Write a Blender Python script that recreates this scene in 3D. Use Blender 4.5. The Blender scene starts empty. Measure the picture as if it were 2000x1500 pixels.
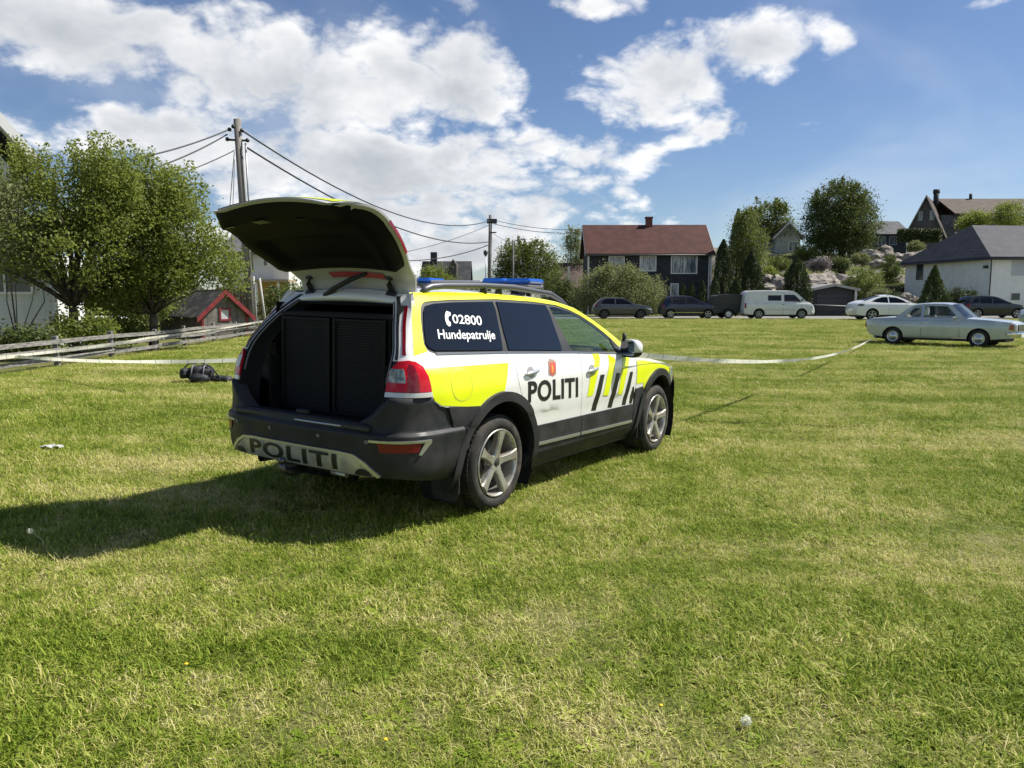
import bpy, bmesh, math, random
import numpy as np
from mathutils import Vector, Matrix, noise
from mathutils.geometry import tessellate_polygon

R = math.radians
SC = bpy.context.scene
COL = SC.collection

# ------------------------------------------------------------------ camera
FPX, PITCH, CAMH = 1500.0, 0.11145, 1.483          # focal length in photo pixels, tilt down, eye height
cam_d = bpy.data.cameras.new('camera')
cam_d.sensor_width = 36.0
cam_d.lens = 36.0 * FPX / 2000.0
cam_d.clip_start = 0.05
cam_d.clip_end = 6000.0
cam = bpy.data.objects.new('camera', cam_d)
cam.location = (0, 0, CAMH)
cam.rotation_euler = (math.pi / 2 - PITCH, 0, 0)
COL.objects.link(cam)
SC.camera = cam
SC.render.resolution_x, SC.render.resolution_y = 1024, 768

# ------------------------------------------------------------------ sun, sky, exposure
SUN_AZ, SUN_EL = R(75), R(51)                      # azimuth clockwise from the view direction
SUN_DIR = Vector((math.sin(SUN_AZ) * math.cos(SUN_EL), math.cos(SUN_AZ) * math.cos(SUN_EL), math.sin(SUN_EL)))
sun_d = bpy.data.lights.new('sun', 'SUN')
sun_d.energy = 5.0
sun_d.angle = R(0.53)
sun_d.color = (1.0, 0.95, 0.86)
sun = bpy.data.objects.new('sun', sun_d)
sun.rotation_euler = (-SUN_DIR).to_track_quat('-Z', 'Y').to_euler()
sun.location = (20, 5, 30)
COL.objects.link(sun)

SC.view_settings.view_transform = 'Standard'
SC.view_settings.look = 'None'
SC.view_settings.exposure = 0.55
SC.view_settings.gamma = 1.0
SC.view_settings.use_curve_mapping = False

world = bpy.data.worlds.new('World')
SC.world = world
world.use_nodes = True


class NT:
    """small helper round a node tree"""
    def __init__(self, tree):
        self.t = tree
    def n(self, kind, **kw):
        nd = self.t.nodes.new(kind)
        for k, v in kw.items():
            setattr(nd, k, v)
        return nd
    def put(self, sock, v):
        if v is None:
            return
        if hasattr(v, 'is_output') or isinstance(v, bpy.types.NodeSocket):
            self.t.links.new(v, sock)
        else:
            try:
                sock.default_value = v
            except Exception:
                sock.default_value = (v, v, v)
    def math(self, op, a, b=None, c=None, clamp=False):
        nd = self.n('ShaderNodeMath', operation=op, use_clamp=clamp)
        self.put(nd.inputs[0], a); self.put(nd.inputs[1], b)
        if c is not None: self.put(nd.inputs[2], c)
        return nd.outputs[0]
    def vmath(self, op, a, b=None, scale=None):
        nd = self.n('ShaderNodeVectorMath', operation=op)
        self.put(nd.inputs[0], a)
        if b is not None: self.put(nd.inputs[1], b)
        if scale is not None: self.put(nd.inputs['Scale'], scale)
        return nd.outputs['Value'] if op in ('DOT_PRODUCT', 'LENGTH', 'DISTANCE') else nd.outputs[0]
    def noise(self, vec, scale, detail=4, rough=0.55, dist=0.0, out=0, lac=2.0):
        nd = self.n('ShaderNodeTexNoise')
        if vec is not None: self.put(nd.inputs['Vector'], vec)
        nd.inputs['Scale'].default_value = scale
        nd.inputs['Detail'].default_value = detail
        nd.inputs['Roughness'].default_value = rough
        nd.inputs['Distortion'].default_value = dist
        nd.inputs['Lacunarity'].default_value = lac
        return nd.outputs[out]
    def ramp(self, fac, stops, interp='LINEAR'):
        nd = self.n('ShaderNodeValToRGB')
        cr = nd.color_ramp
        cr.interpolation = interp
        while len(cr.elements) < len(stops):
            cr.elements.new(0.5)
        for e, (p, c) in zip(cr.elements, stops):
            e.position = p
            e.color = c if hasattr(c, '__len__') and len(c) == 4 else ((*c, 1) if hasattr(c, '__len__') else (c, c, c, 1))
        self.put(nd.inputs[0], fac)
        return nd.outputs[0]
    def mix(self, fac, a, b, blend='MIX'):
        nd = self.n('ShaderNodeMix', data_type='RGBA', blend_type=blend)
        self.put(nd.inputs[0], fac)
        self.put(nd.inputs[6], a if not isinstance(a, tuple) or len(a) == 4 else (*a, 1))
        self.put(nd.inputs[7], b if not isinstance(b, tuple) or len(b) == 4 else (*b, 1))
        return nd.outputs[2]
    def smooth(self, v, a, b):
        nd = self.n('ShaderNodeMapRange', interpolation_type='SMOOTHSTEP')
        self.put(nd.inputs[0], v)
        nd.inputs[1].default_value = a; nd.inputs[2].default_value = b
        nd.inputs[3].default_value = 0; nd.inputs[4].default_value = 1
        return nd.outputs[0]


SKY_STRENGTH = 0.10


def px_dir(px, py):
    """direction of a photo pixel in world space"""
    u, v = (px - 1000) / FPX, -(py - 750) / FPX
    cp, sp = math.cos(PITCH), math.sin(PITCH)
    return Vector((u, cp + v * sp, -sp + v * cp))


def at(px, py, Y):
    """point at forward distance Y seen at a photo pixel"""
    d = px_dir(px, py)
    return Vector((0, 0, CAMH)) + d * (Y / d.y)


def build_sky():
    t = world.node_tree
    t.nodes.clear()
    N = NT(t)
    out = N.n('ShaderNodeOutputWorld')
    bg = N.n('ShaderNodeBackground')
    bg.inputs['Strength'].default_value = SKY_STRENGTH
    t.links.new(bg.outputs[0], out.inputs['Surface'])
    sky = N.n('ShaderNodeTexSky', sky_type='NISHITA')
    sky.sun_disc = False
    sky.sun_elevation = SUN_EL
    sky.sun_rotation = SUN_AZ
    sky.altitude = 20
    sky.air_density = 1.0
    sky.dust_density = 0.25
    sky.ozone_density = 3.0
    tc = N.n('ShaderNodeTexCoord')
    d = N.vmath('NORMALIZE', tc.outputs['Generated'])
    # cloud cover: banks of cumulus, each a soft ellipse in azimuth / elevation, broken up by noise
    sep = N.n('ShaderNodeSeparateXYZ'); t.links.new(d, sep.inputs[0])
    dx, dy, dz = sep.outputs
    az = N.math('ARCTAN2', dx, dy)
    el = N.math('ARCSINE', dz)
    # photo pixels of the cloud banks -> angles: (px, py, half width, half height, weight)
    banks = [(130, 60, 330, 110, 1.15), (640, 150, 400, 130, 1.2), (900, 110, 170, 95, 1.0),
             (290, 265, 230, 72, 1.15), (720, 325, 430, 85, 1.15), (1080, 295, 170, 50, 1.05), (780, 450, 470, 100, 1.12),
             (1255, 170, 185, 95, 1.05), (1480, 75, 150, 78, 1.05), (1630, 75, 55, 40, .8), (1400, 250, 130, 42, .85),
             (1150, 15, 110, 35, .8), (1930, 5, 80, 20, .6),
             (-420, 180, 480, 150, .9), (300, -180, 700, 110, .9), (2450, 120, 330, 120, .8)]
    cover = None
    for (px, py, w, h, wt) in banks:
        v = px_dir(px, py).normalized()
        a0, e0 = math.atan2(v.x, v.y), math.asin(v.z)
        vx = px_dir(px + w, py).normalized(); vy = px_dir(px, py - h).normalized()
        wa = abs(math.atan2(vx.x, vx.y) - a0); we = abs(math.asin(vy.z) - e0)
        p = N.math('MULTIPLY_ADD', az, 1 / wa, -a0 / wa)
        q = N.math('MULTIPLY_ADD', el, 1 / we, -e0 / we)
        r2 = N.math('MULTIPLY_ADD', p, p, N.math('MULTIPLY', q, q))
        b = N.math('MULTIPLY_ADD', r2, -.5 * wt, wt)
        cover = b if cover is None else N.math('SMOOTH_MAX', cover, b, 0.12)
    cover = N.math('MAXIMUM', cover, -0.3)
    # the rest of the sky, round the camera's back: scattered cumulus of the same kind
    flat = N.vmath('SCALE', d, scale=N.math('DIVIDE', 1.0, N.math('ADD', N.math('ABSOLUTE', dz), 0.55)))
    wide = N.math('MULTIPLY', N.smooth(N.noise(flat, 1.3, 1, 0.5), 0.47, 0.68), 0.95)
    cover = N.math('MAXIMUM', cover, N.math('MULTIPLY', wide, N.smooth(N.math('ABSOLUTE', az), 0.80, 1.15)))
    cover = N.math('SUBTRACT', cover, 0.54)
    hor = N.math('SUBTRACT', N.smooth(el, -0.02, 0.05), 1.0)       # nothing below the horizon
    cover = N.math('ADD', cover, hor)
    n1 = N.noise(flat, 6.0, 8, 0.60, 0.2)
    nb = N.noise(flat, 11.0, 4, 0.5)
    puff = N.math('ABSOLUTE', N.math('MULTIPLY_ADD', nb, 2.0, -1.0))                # rounded heads with creases between
    d0 = N.math('ADD', cover, N.math('MULTIPLY', N.math('SUBTRACT', n1, 0.5), 2.3))
    d0 = N.math('ADD', d0, N.math('MULTIPLY_ADD', puff, 1.1, -0.20))
    # light: cloud that has more cloud between it and the sun is grey, sun-side rims are bright
    up = Vector((SUN_DIR.x * .5, SUN_DIR.y * .5, SUN_DIR.z)).normalized()
    n2 = N.noise(N.vmath('ADD', flat, tuple(up * 0.06)), 6.0, 4, 0.56, 0.2)
    d1 = N.math('ADD', cover, N.math('MULTIPLY', N.math('SUBTRACT', n2, 0.5), 2.4))
    alpha = N.smooth(d0, -0.10, 0.44)
    occl = N.math('MULTIPLY_ADD', N.math('MAXIMUM', d1, 0.0), 0.95, N.math('MULTIPLY', N.math('MAXIMUM', d0, 0.0), 0.38))
    lit = N.math('POWER', 2.718, N.math('MULTIPLY', occl, -1.0))
    ccol = N.ramp(lit, [(0.0, (.31, .335, .375)), (0.3, (.46, .485, .52)), (0.6, (.72, .73, .745)), (0.95, (.97, .96, .94))])
    ccol = N.vmath('SCALE', ccol, scale=8.4)
    clear = N.vmath('MULTIPLY', sky.outputs[0], N.ramp(el, [(0.0, (.60, .655, .73)), (0.12, (.59, .62, .70)), (0.45, (.57, .59, .67))]))
    veil = N.math('MULTIPLY', N.smooth(N.noise(flat, 2.2, 4, 0.62, 0.4), .46, .76), .22)        # thin high cloud
    veil = N.math('MULTIPLY', veil, N.smooth(el, -0.02, 0.05))
    clear = N.mix(veil, clear, (6.4, 6.6, 6.9))
    col = N.mix(N.math('MULTIPLY', alpha, 0.96), clear, ccol)
    t.links.new(col, bg.inputs['Color'])
    world.cycles.sampling_method = 'MANUAL'
    world.cycles.sample_map_resolution = 512


build_sky()

# ------------------------------------------------------------------ materials
MATS = {}


def mat(name, color, rough=0.6, metal=0.0, spec=0.5, coat=0.0, coat_rough=0.05, emit=None):
    if name in MATS: return MATS[name]
    m = bpy.data.materials.new(name); m.use_nodes = True
    b = m.node_tree.nodes['Principled BSDF']
    b.inputs['Base Color'].default_value = (*color, 1)
    b.inputs['Roughness'].default_value = rough
    b.inputs['Metallic'].default_value = metal
    b.inputs['Specular IOR Level'].default_value = spec
    b.inputs['Coat Weight'].default_value = coat
    b.inputs['Coat Roughness'].default_value = coat_rough
    MATS[name] = m
    return m


def bsdf(m):
    return m.node_tree.nodes['Principled BSDF']


def vary(m, c0, c1, scale=6.0, detail=5, lo=0.35, hi=0.65, coord='Object', rough=None, bump=0.0, bscale=None, stretch=None):
    """mottle a material between two colours, optionally with a fine bump"""
    N = NT(m.node_tree)
    tc = N.n('ShaderNodeTexCoord')
    v = tc.outputs[coord]
    if stretch:
        mp = N.n('ShaderNodeMapping'); m.node_tree.links.new(v, mp.inputs[0]); mp.inputs['Scale'].default_value = stretch
        v = mp.outputs[0]
    f = N.smooth(N.noise(v, scale, detail, 0.6), lo, hi)
    m.node_tree.links.new(N.mix(f, c0, c1), bsdf(m).inputs['Base Color'])
    if rough:
        m.node_tree.links.new(N.math('MULTIPLY_ADD', f, rough[1] - rough[0], rough[0]), bsdf(m).inputs['Roughness'])
    if bump:
        b = N.n('ShaderNodeBump'); b.inputs['Strength'].default_value = bump; b.inputs['Distance'].default_value = 0.01
        m.node_tree.links.new(N.noise(v, bscale or scale * 6, 4, 0.6), b.inputs['Height'])
        m.node_tree.links.new(b.outputs[0], bsdf(m).inputs['Normal'])
    return m


def dirty_paint(name, color, dirt, rough=0.22, amount=0.25, coat=0.6):
    """car paint with road film that thickens in blotches"""
    if name in MATS: return MATS[name]
    m = mat(name, color, rough, 0, 0.5, coat, 0.04)
    N = NT(m.node_tree)
    tc = N.n('ShaderNodeTexCoord')
    f = N.math('MULTIPLY', N.smooth(N.noise(tc.outputs['Object'], 4.0, 7, 0.65), 0.38, 0.75), amount)
    m.node_tree.links.new(N.mix(f, color, dirt), bsdf(m).inputs['Base Color'])
    m.node_tree.links.new(N.math('MULTIPLY_ADD', f, 0.5, rough), bsdf(m).inputs['Roughness'])
    return m


def glass_mat(name, tint, through=0.6, rough=0.01):
    """thin window glass: fresnel reflection over a tinted transparent sheet"""
    if name in MATS: return MATS[name]
    m = bpy.data.materials.new(name); m.use_nodes = True
    t = m.node_tree; t.nodes.clear(); N = NT(t)
    out = N.n('ShaderNodeOutputMaterial')
    gl = N.n('ShaderNodeBsdfGlossy'); gl.inputs['Roughness'].default_value = rough
    tr = N.n('ShaderNodeBsdfTransparent'); tr.inputs[0].default_value = (*[c * through for c in tint], 1)
    df = N.n('ShaderNodeBsdfDiffuse'); df.inputs[0].default_value = (*[c * 0.05 for c in tint], 1)
    m1 = N.n('ShaderNodeMixShader'); m1.inputs[0].default_value = 0.06
    t.links.new(tr.outputs[0], m1.inputs[1]); t.links.new(df.outputs[0], m1.inputs[2])
    fr = N.n('ShaderNodeFresnel'); ge = N.n('ShaderNodeNewGeometry')
    N.put(fr.inputs['IOR'], N.math('MULTIPLY_ADD', ge.outputs['Backfacing'], 1 / 1.55 - 1.55, 1.55))   # thin sheet: same from both sides
    m2 = N.n('ShaderNodeMixShader')
    t.links.new(fr.outputs[0], m2.inputs[0]); t.links.new(m1.outputs[0], m2.inputs[1]); t.links.new(gl.outputs[0], m2.inputs[2])
    t.links.new(m2.outputs[0], out.inputs[0])
    MATS[name] = m
    return m


# ------------------------------------------------------------------ mesh helpers
def tag(o, label=None, cat=None, group=None, kind=None):
    if label: o['label'] = label
    if cat: o['category'] = cat
    if group: o['group'] = group
    if kind: o['kind'] = kind
    return o


def link(o, parent=None):
    COL.objects.link(o)
    if parent is not None: o.parent = parent
    return o


def empty(name, loc=(0, 0, 0), rz=0.0, parent=None):
    o = bpy.data.objects.new(name, None)
    o.empty_display_size = 0.2
    o.location = loc; o.rotation_euler = (0, 0, rz)
    return link(o, parent)


def copy_tree(o, parent=None):
    c = o.copy(); COL.objects.link(c); c.parent = parent
    for ch in o.children:
        copy_tree(ch, c)
    return c


class MB:
    """collects simple solids, builds one mesh object"""
    def __init__(self):
        self.v = []; self.f = []; self.m = []; self.sm = []
    def add(self, verts, faces, smooth=False, mi=0):
        b = len(self.v)
        self.v += [tuple(p) for p in verts]
        self.f += [tuple(i + b for i in f) for f in faces]
        self.m += [mi] * len(faces); self.sm += [smooth] * len(faces)
        return self
    def box(self, lo, hi, M=None, mi=0, bev=0.0):
        x0, y0, z0 = lo; x1, y1, z1 = hi
        if bev > 0:
            b = min(bev, abs(x1 - x0) * .45, abs(y1 - y0) * .45, abs(z1 - z0) * .45)
            pts = []
            for sx in (0, 1):
                for sy in (0, 1):
                    for sz in (0, 1):
                        X = (x0, x1)[sx]; Y = (y0, y1)[sy]; Z = (z0, z1)[sz]
                        ix = X + (b if sx == 0 else -b); iy = Y + (b if sy == 0 else -b); iz = Z + (b if sz == 0 else -b)
                        pts += [Vector((X, iy, iz)), Vector((ix, Y, iz)), Vector((ix, iy, Z))]
            bm = bmesh.new()
            for p in pts: bm.verts.new(p if M is None else M @ p)
            r = bmesh.ops.convex_hull(bm, input=bm.verts[:])
            bmesh.ops.dissolve_limit(bm, angle_limit=0.02, verts=bm.verts[:], edges=bm.edges[:])
            bm.verts.index_update()
            self.add([v.co[:] for v in bm.verts], [[v.index for v in f.verts] for f in bm.faces], False, mi)
            bm.free()
            return self
        v = [Vector((x, y, z)) for x in (x0, x1) for y in (y0, y1) for z in (z0, z1)]
        if M is not None: v = [M @ p for p in v]
        return self.add(v, [(0, 1, 3, 2), (4, 6, 7, 5), (0, 4, 5, 1), (2, 3, 7, 6), (0, 2, 6, 4), (1, 5, 7, 3)], False, mi)
    def tube(self, pts, rad, seg=8, cap=True, mi=0, smooth=True):
        pts = [Vector(p) for p in pts]; n = len(pts)
        rad = rad if hasattr(rad, '__len__') else [rad] * n
        vs = []; fs = []
        ref = None
        for i, p in enumerate(pts):
            t = (pts[min(i + 1, n - 1)] - pts[max(i - 1, 0)]).normalized()
            if ref is None:
                ref = Vector((0, 0, 1)) if abs(t.z) < 0.9 else Vector((1, 0, 0))
            a = t.cross(ref).normalized(); b = t.cross(a).normalized()
            ref = b.cross(t) if False else ref
            for k in range(seg):
                an = 2 * math.pi * k / seg
                vs.append(p + (a * math.cos(an) + b * math.sin(an)) * rad[i])
        for i in range(n - 1):
            for k in range(seg):
                k2 = (k + 1) % seg
                fs.append((i * seg + k, i * seg + k2, (i + 1) * seg + k2, (i + 1) * seg + k))
        self.add(vs, fs, smooth, mi)
        if cap:
            b0 = len(self.v) - len(vs)
            self.f += [tuple(b0 + k for k in range(seg))[::-1], tuple(b0 + (n - 1) * seg + k for k in range(seg))]
            self.m += [mi, mi]; self.sm += [False, False]
        return self
    def lathe(self, prof, seg=32, axis='Y', mi=0, smooth=True, close=False, center=(0, 0, 0)):
        """prof: (radius, along axis)"""
        vs = []; fs = []; n = len(prof); c = Vector(center)
        for k in range(seg):
            a = 2 * math.pi * k / seg
            for (r, h) in prof:
                if axis == 'Y': p = Vector((r * math.cos(a), h, r * math.sin(a)))
                elif axis == 'X': p = Vector((h, r * math.cos(a), r * math.sin(a)))
                else: p = Vector((r * math.cos(a), r * math.sin(a), h))
                vs.append(c + p)
        m = n if close else n - 1
        for k in range(seg):
            for i in range(m):
                j = (i + 1) % n; k2 = (k + 1) % seg
                fs.append((k * n + i, k * n + j, k2 * n + j, k2 * n + i))
        return self.add(vs, fs, smooth, mi)
    def prism(self, poly, h0, h1, M=None, mi=0):
        """2-D polygon (x, y) lifted from h0 to h1"""
        n = len(poly)
        v = [Vector((x, y, h0)) for x, y in poly] + [Vector((x, y, h1)) for x, y in poly]
        if M is not None: v = [M @ p for p in v]
        return self.add(v, [tuple(range(n))[::-1], tuple(range(n, 2 * n))] + [(i, (i + 1) % n, n + (i + 1) % n, n + i) for i in range(n)], False, mi)
    def grid(self, P, mi=0, smooth=True):
        """P[i][j] points"""
        n, m = len(P), len(P[0])
        vs = [p for row in P for p in row]
        return self.add(vs, [(i * m + j, i * m + j + 1, (i + 1) * m + j + 1, (i + 1) * m + j) for i in range(n - 1) for j in range(m - 1)], smooth, mi)
    def build(self, name, material, parent=None, fix=True):
        me = bpy.data.meshes.new(name)
        me.from_pydata(self.v, [], self.f)
        mats = material if isinstance(material, (list, tuple)) else [material]
        for m in mats: me.materials.append(m)
        me.polygons.foreach_set('material_index', self.m)
        me.polygons.foreach_set('use_smooth', self.sm)
        if fix:
            bm = bmesh.new(); bm.from_mesh(me)
            bmesh.ops.recalc_face_normals(bm, faces=bm.faces[:])
            bm.to_mesh(me); bm.free()
        me.update()
        return link(bpy.data.objects.new(name, me), parent)


def one(name, material, parent, fn):
    b = MB(); fn(b)
    return b.build(name, material, parent)


def frame(origin, xdir, up=(0, 0, 1)):
    """matrix whose local x runs along xdir, local z up, local y to the left of x"""
    x = Vector(xdir).normalized(); z = Vector(up); y = z.cross(x).normalized(); z = x.cross(y)
    return Matrix(((x.x, y.x, z.x, origin[0]), (x.y, y.y, z.y, origin[1]), (x.z, y.z, z.z, origin[2]), (0, 0, 0, 1)))


def pchip(xs, ys):
    xs = np.array(xs, float); ys = np.array(ys, float); h = np.diff(xs); d = np.diff(ys) / h
    m = np.zeros_like(ys); m[0] = d[0]; m[-1] = d[-1]
    for i in range(1, len(xs) - 1):
        if d[i - 1] * d[i] > 0:
            w1 = 2 * h[i] + h[i - 1]; w2 = h[i] + 2 * h[i - 1]; m[i] = (w1 + w2) / (w1 / d[i - 1] + w2 / d[i])
    def f(x):
        x = np.clip(np.asarray(x, float), xs[0], xs[-1]); i = np.clip(np.searchsorted(xs, x) - 1, 0, len(xs) - 2)
        t = (x - xs[i]) / h[i]; t2 = t * t; t3 = t2 * t
        return ys[i] * (2 * t3 - 3 * t2 + 1) + h[i] * m[i] * (t3 - 2 * t2 + t) + ys[i + 1] * (3 * t2 - 2 * t3) + h[i] * m[i + 1] * (t3 - t2)
    return f


# a sheet cut out in a flat (u, v) plane and laid on a curved surface, with a returned edge
def tri_polygon(loops):
    pts = [Vector((u, v, 0)) for lp in loops for (u, v) in lp]
    tris = tessellate_polygon([[Vector((u, v, 0)) for (u, v) in lp] for lp in loops])
    return [(p.x, p.y) for p in pts], [tuple(t) for t in tris]


def sheet(name, pts, tris, fn, material, parent, off=0.0, edge=0.01, cell=0.07):
    """fn(u, v) arrays -> (points, outward normals)"""
    bm = bmesh.new()
    bv = [bm.verts.new((u, v, 0)) for u, v in pts]
    for t in tris:
        if len(set(t)) == 3:
            try: bm.faces.new([bv[i] for i in t])
            except ValueError: pass
    bmesh.ops.remove_doubles(bm, verts=bm.verts[:], dist=1e-6)
    us = [p[0] for p in pts]; vs_ = [p[1] for p in pts]
    if cell:
        for ax, lo, hi in ((0, min(us), max(us)), (1, min(vs_), max(vs_))):
            k = math.floor(lo / cell) + 1
            while k * cell < hi - 1e-6:
                co = Vector((k * cell if ax == 0 else 0, k * cell if ax == 1 else 0, 0))
                no = Vector((1, 0, 0)) if ax == 0 else Vector((0, 1, 0))
                bmesh.ops.bisect_plane(bm, geom=bm.verts[:] + bm.edges[:] + bm.faces[:], plane_co=co, plane_no=no, dist=1e-6)
                k += 1
    bm.verts.index_update(); bm.verts.ensure_lookup_table()
    uv = np.array([(v.co.x, v.co.y) for v in bm.verts])
    P, Nn = fn(uv[:, 0], uv[:, 1])
    P = P + Nn * off
    faces = [[v.index for v in f.verts] for f in bm.faces]
    V = list(P); NV = list(Nn)
    F = []
    for f in faces:
        a, b, c = P[f[0]], P[f[1]], P[f[2]]
        if np.dot(np.cross(b - a, c - a), Nn[f[0]]) < 0: f = f[::-1]
        F.append(f)
    if edge:
        cnt = {}
        for f in F:
            for i in range(len(f)):
                e = (f[i], f[(i + 1) % len(f)]); cnt[tuple(sorted(e))] = cnt.get(tuple(sorted(e)), []) + [e]
        for k, es in cnt.items():
            if len(es) == 1:
                i, j = es[0]
                a, b = P[i], P[j]; na, nb = Nn[i], Nn[j]
                o = np.cross(b - a, na + nb); o = o / (np.linalg.norm(o) + 1e-12)
                s = len(V)
                V += [a, b, b - nb * edge, a - na * edge]
                NV += [o] * 4
                F.append([s + 1, s, s + 3, s + 2])
    bm.free()
    me = bpy.data.meshes.new(name)
    me.from_pydata([tuple(p) for p in V], [], F)
    me.materials.append(material)
    me.polygons.foreach_set('use_smooth', [True] * len(F))
    me.update()
    me.normals_split_custom_set_from_vertices([tuple(n / (np.linalg.norm(n) + 1e-12)) for n in NV])
    return link(bpy.data.objects.new(name, me), parent)


def poly_sheet(name, loops, fn, material, parent, off=0.0, edge=0.01, cell=0.07):
    if loops and not hasattr(loops[0][0], '__len__'): loops = [loops]
    p, t = tri_polygon(loops)
    return sheet(name, p, t, fn, material, parent, off, edge, cell)


def text_tris(body, bold=0.0, spacing=1.0):
    cu = bpy.data.curves.new('lettering', 'FONT')
    cu.body = body; cu.size = 1.0; cu.offset = bold; cu.space_character = spacing; cu.resolution_u = 4
    o = bpy.data.objects.new('lettering', cu); COL.objects.link(o)
    bpy.context.view_layer.update()
    dg = bpy.context.evaluated_depsgraph_get()
    me = bpy.data.meshes.new_from_object(o.evaluated_get(dg))
    bm = bmesh.new(); bm.from_mesh(me)
    bmesh.ops.triangulate(bm, faces=bm.faces[:])
    bm.verts.index_update()
    pts = [(v.co.x, v.co.y) for v in bm.verts]; tris = [tuple(v.index for v in f.verts) for f in bm.faces]
    bm.free()
    bpy.data.objects.remove(o); bpy.data.curves.remove(cu); bpy.data.meshes.remove(me)
    return pts, tris


def fit_pts(pts, quad):
    """map the bounding box of pts onto a quad (bottom-left, bottom-right, top-right, top-left)"""
    a = np.array(pts); lo = a.min(0); hi = a.max(0); s = (a - lo) / (hi - lo)
    q = np.array(quad, float)
    u, v = s[:, :1], s[:, 1:]
    r = q[0] * (1 - u) * (1 - v) + q[1] * u * (1 - v) + q[2] * u * v + q[3] * (1 - u) * v
    return [tuple(x) for x in r]


def arc(cx, cy, r, a0, a1, n=14, ry=None):
    ry = ry or r
    return [(cx + r * math.cos(R(a0 + (a1 - a0) * i / (n - 1))), cy + ry * math.sin(R(a0 + (a1 - a0) * i / (n - 1)))) for i in range(n)]


def rrect(x0, y0, x1, y1, r, n=4):
    return arc(x1 - r, y1 - r, r, 0, 90, n) + arc(x0 + r, y1 - r, r, 90, 180, n) + arc(x0 + r, y0 + r, r, 180, 270, n) + arc(x1 - r, y0 + r, r, 270, 360, n)


# ------------------------------------------------------------------ lie of the lawn
CARX, CARY, CARYAW, CAR_TP, CAR_TR = -0.854, 5.846, 0.58658, 0.0179, 0.018675
_hd = np.array([math.sin(CARYAW), math.cos(CARYAW), 0]); _lf = np.array([-math.cos(CARYAW), math.sin(CARYAW), 0]); _up = np.array([0, 0, 1.0])
_hd2 = _hd * math.cos(CAR_TP) - _up * math.sin(CAR_TP); _up2 = _up * math.cos(CAR_TP) + _hd * math.sin(CAR_TP)
_lf2 = _lf * math.cos(CAR_TR) + _up2 * math.sin(CAR_TR); _up3 = _up2 * math.cos(CAR_TR) - _lf * math.sin(CAR_TR)
CAR_AX = np.array([_hd2, _lf2, _up3])               # rows: forward, left, up of the police car


def gz(x, y):
    """ground height; the lawn dips a little to the right under the police car"""
    dx, dy = np.asarray(x, float) - CARX, np.asarray(y, float) - CARY
    r = np.hypot(dx, dy)
    s = -(_up3[0] * 7 * np.tanh(dx / 7) + _up3[1] * 7 * np.tanh(dy / 7)) / _up3[2]
    return s / (1 + (r / 15) ** 4)

# ================================================================== lawn, lane, hillside
def gz_lawn(x, y):
    """lawn height: the tilt under the police car and a shallow dip on the right"""
    return gz(x, y) - .15 * np.exp(-(((np.asarray(x) - 15.5) / 8) ** 2 + ((np.asarray(y) - 27) / 7) ** 2))


def lawn_colour(N, links, fine=None):
    """green and straw, mottled in patches, the same for soil thatch and blades (world position)"""
    ge = N.n('ShaderNodeNewGeometry'); P = ge.outputs['Position']
    big = N.noise(P, .55, 4, .6)                       # dry patches of a few metres
    mid = N.noise(P, 2.3, 4, .62)
    mp = N.n('ShaderNodeMapping'); links.new(P, mp.inputs[0]); mp.inputs['Rotation'].default_value = (0, 0, R(8)); mp.inputs['Scale'].default_value = (.12, 1.5, 1)
    swath = N.noise(mp.outputs[0], 1.0, 3, .55)        # mowing swaths across the field
    f = N.math('ADD', N.math('MULTIPLY', big, .50), N.math('ADD', N.math('MULTIPLY', mid, .34), N.math('MULTIPLY', swath, .46)))
    f = N.math('ADD', f, N.math('MULTIPLY', N.math('SUBTRACT', N.noise(P, 9, 3, .6), .5), .42))   # tufts
    return P, N.smooth(f, .455, .87)


def lawn_material():
    m = mat('lawn', (.08, .1, .03), .95, 0, .15)
    N = NT(m.node_tree); lk = m.node_tree.links
    P, dry = lawn_colour(N, lk)
    fine = N.smooth(N.noise(P, 60, 4, .75), .36, .64)
    green = N.mix(fine, (.040, .058, .009), (.125, .155, .026))
    straw = N.mix(fine, (.115, .105, .038), (.25, .225, .10))
    col = N.mix(dry, green, straw)
    soil = N.smooth(N.noise(P, 5.5, 5, .68), .66, .78)
    col = N.mix(N.math('MULTIPLY', soil, .35), col, (.055, .044, .026))
    lk.new(col, bsdf(m).inputs['Base Color'])
    bp = N.n('ShaderNodeBump'); bp.inputs['Strength'].default_value = .5; bp.inputs['Distance'].default_value = .03
    lk.new(N.noise(P, 26, 5, .7), bp.inputs['Height']); lk.new(bp.outputs[0], bsdf(m).inputs['Normal'])
    return m


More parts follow.
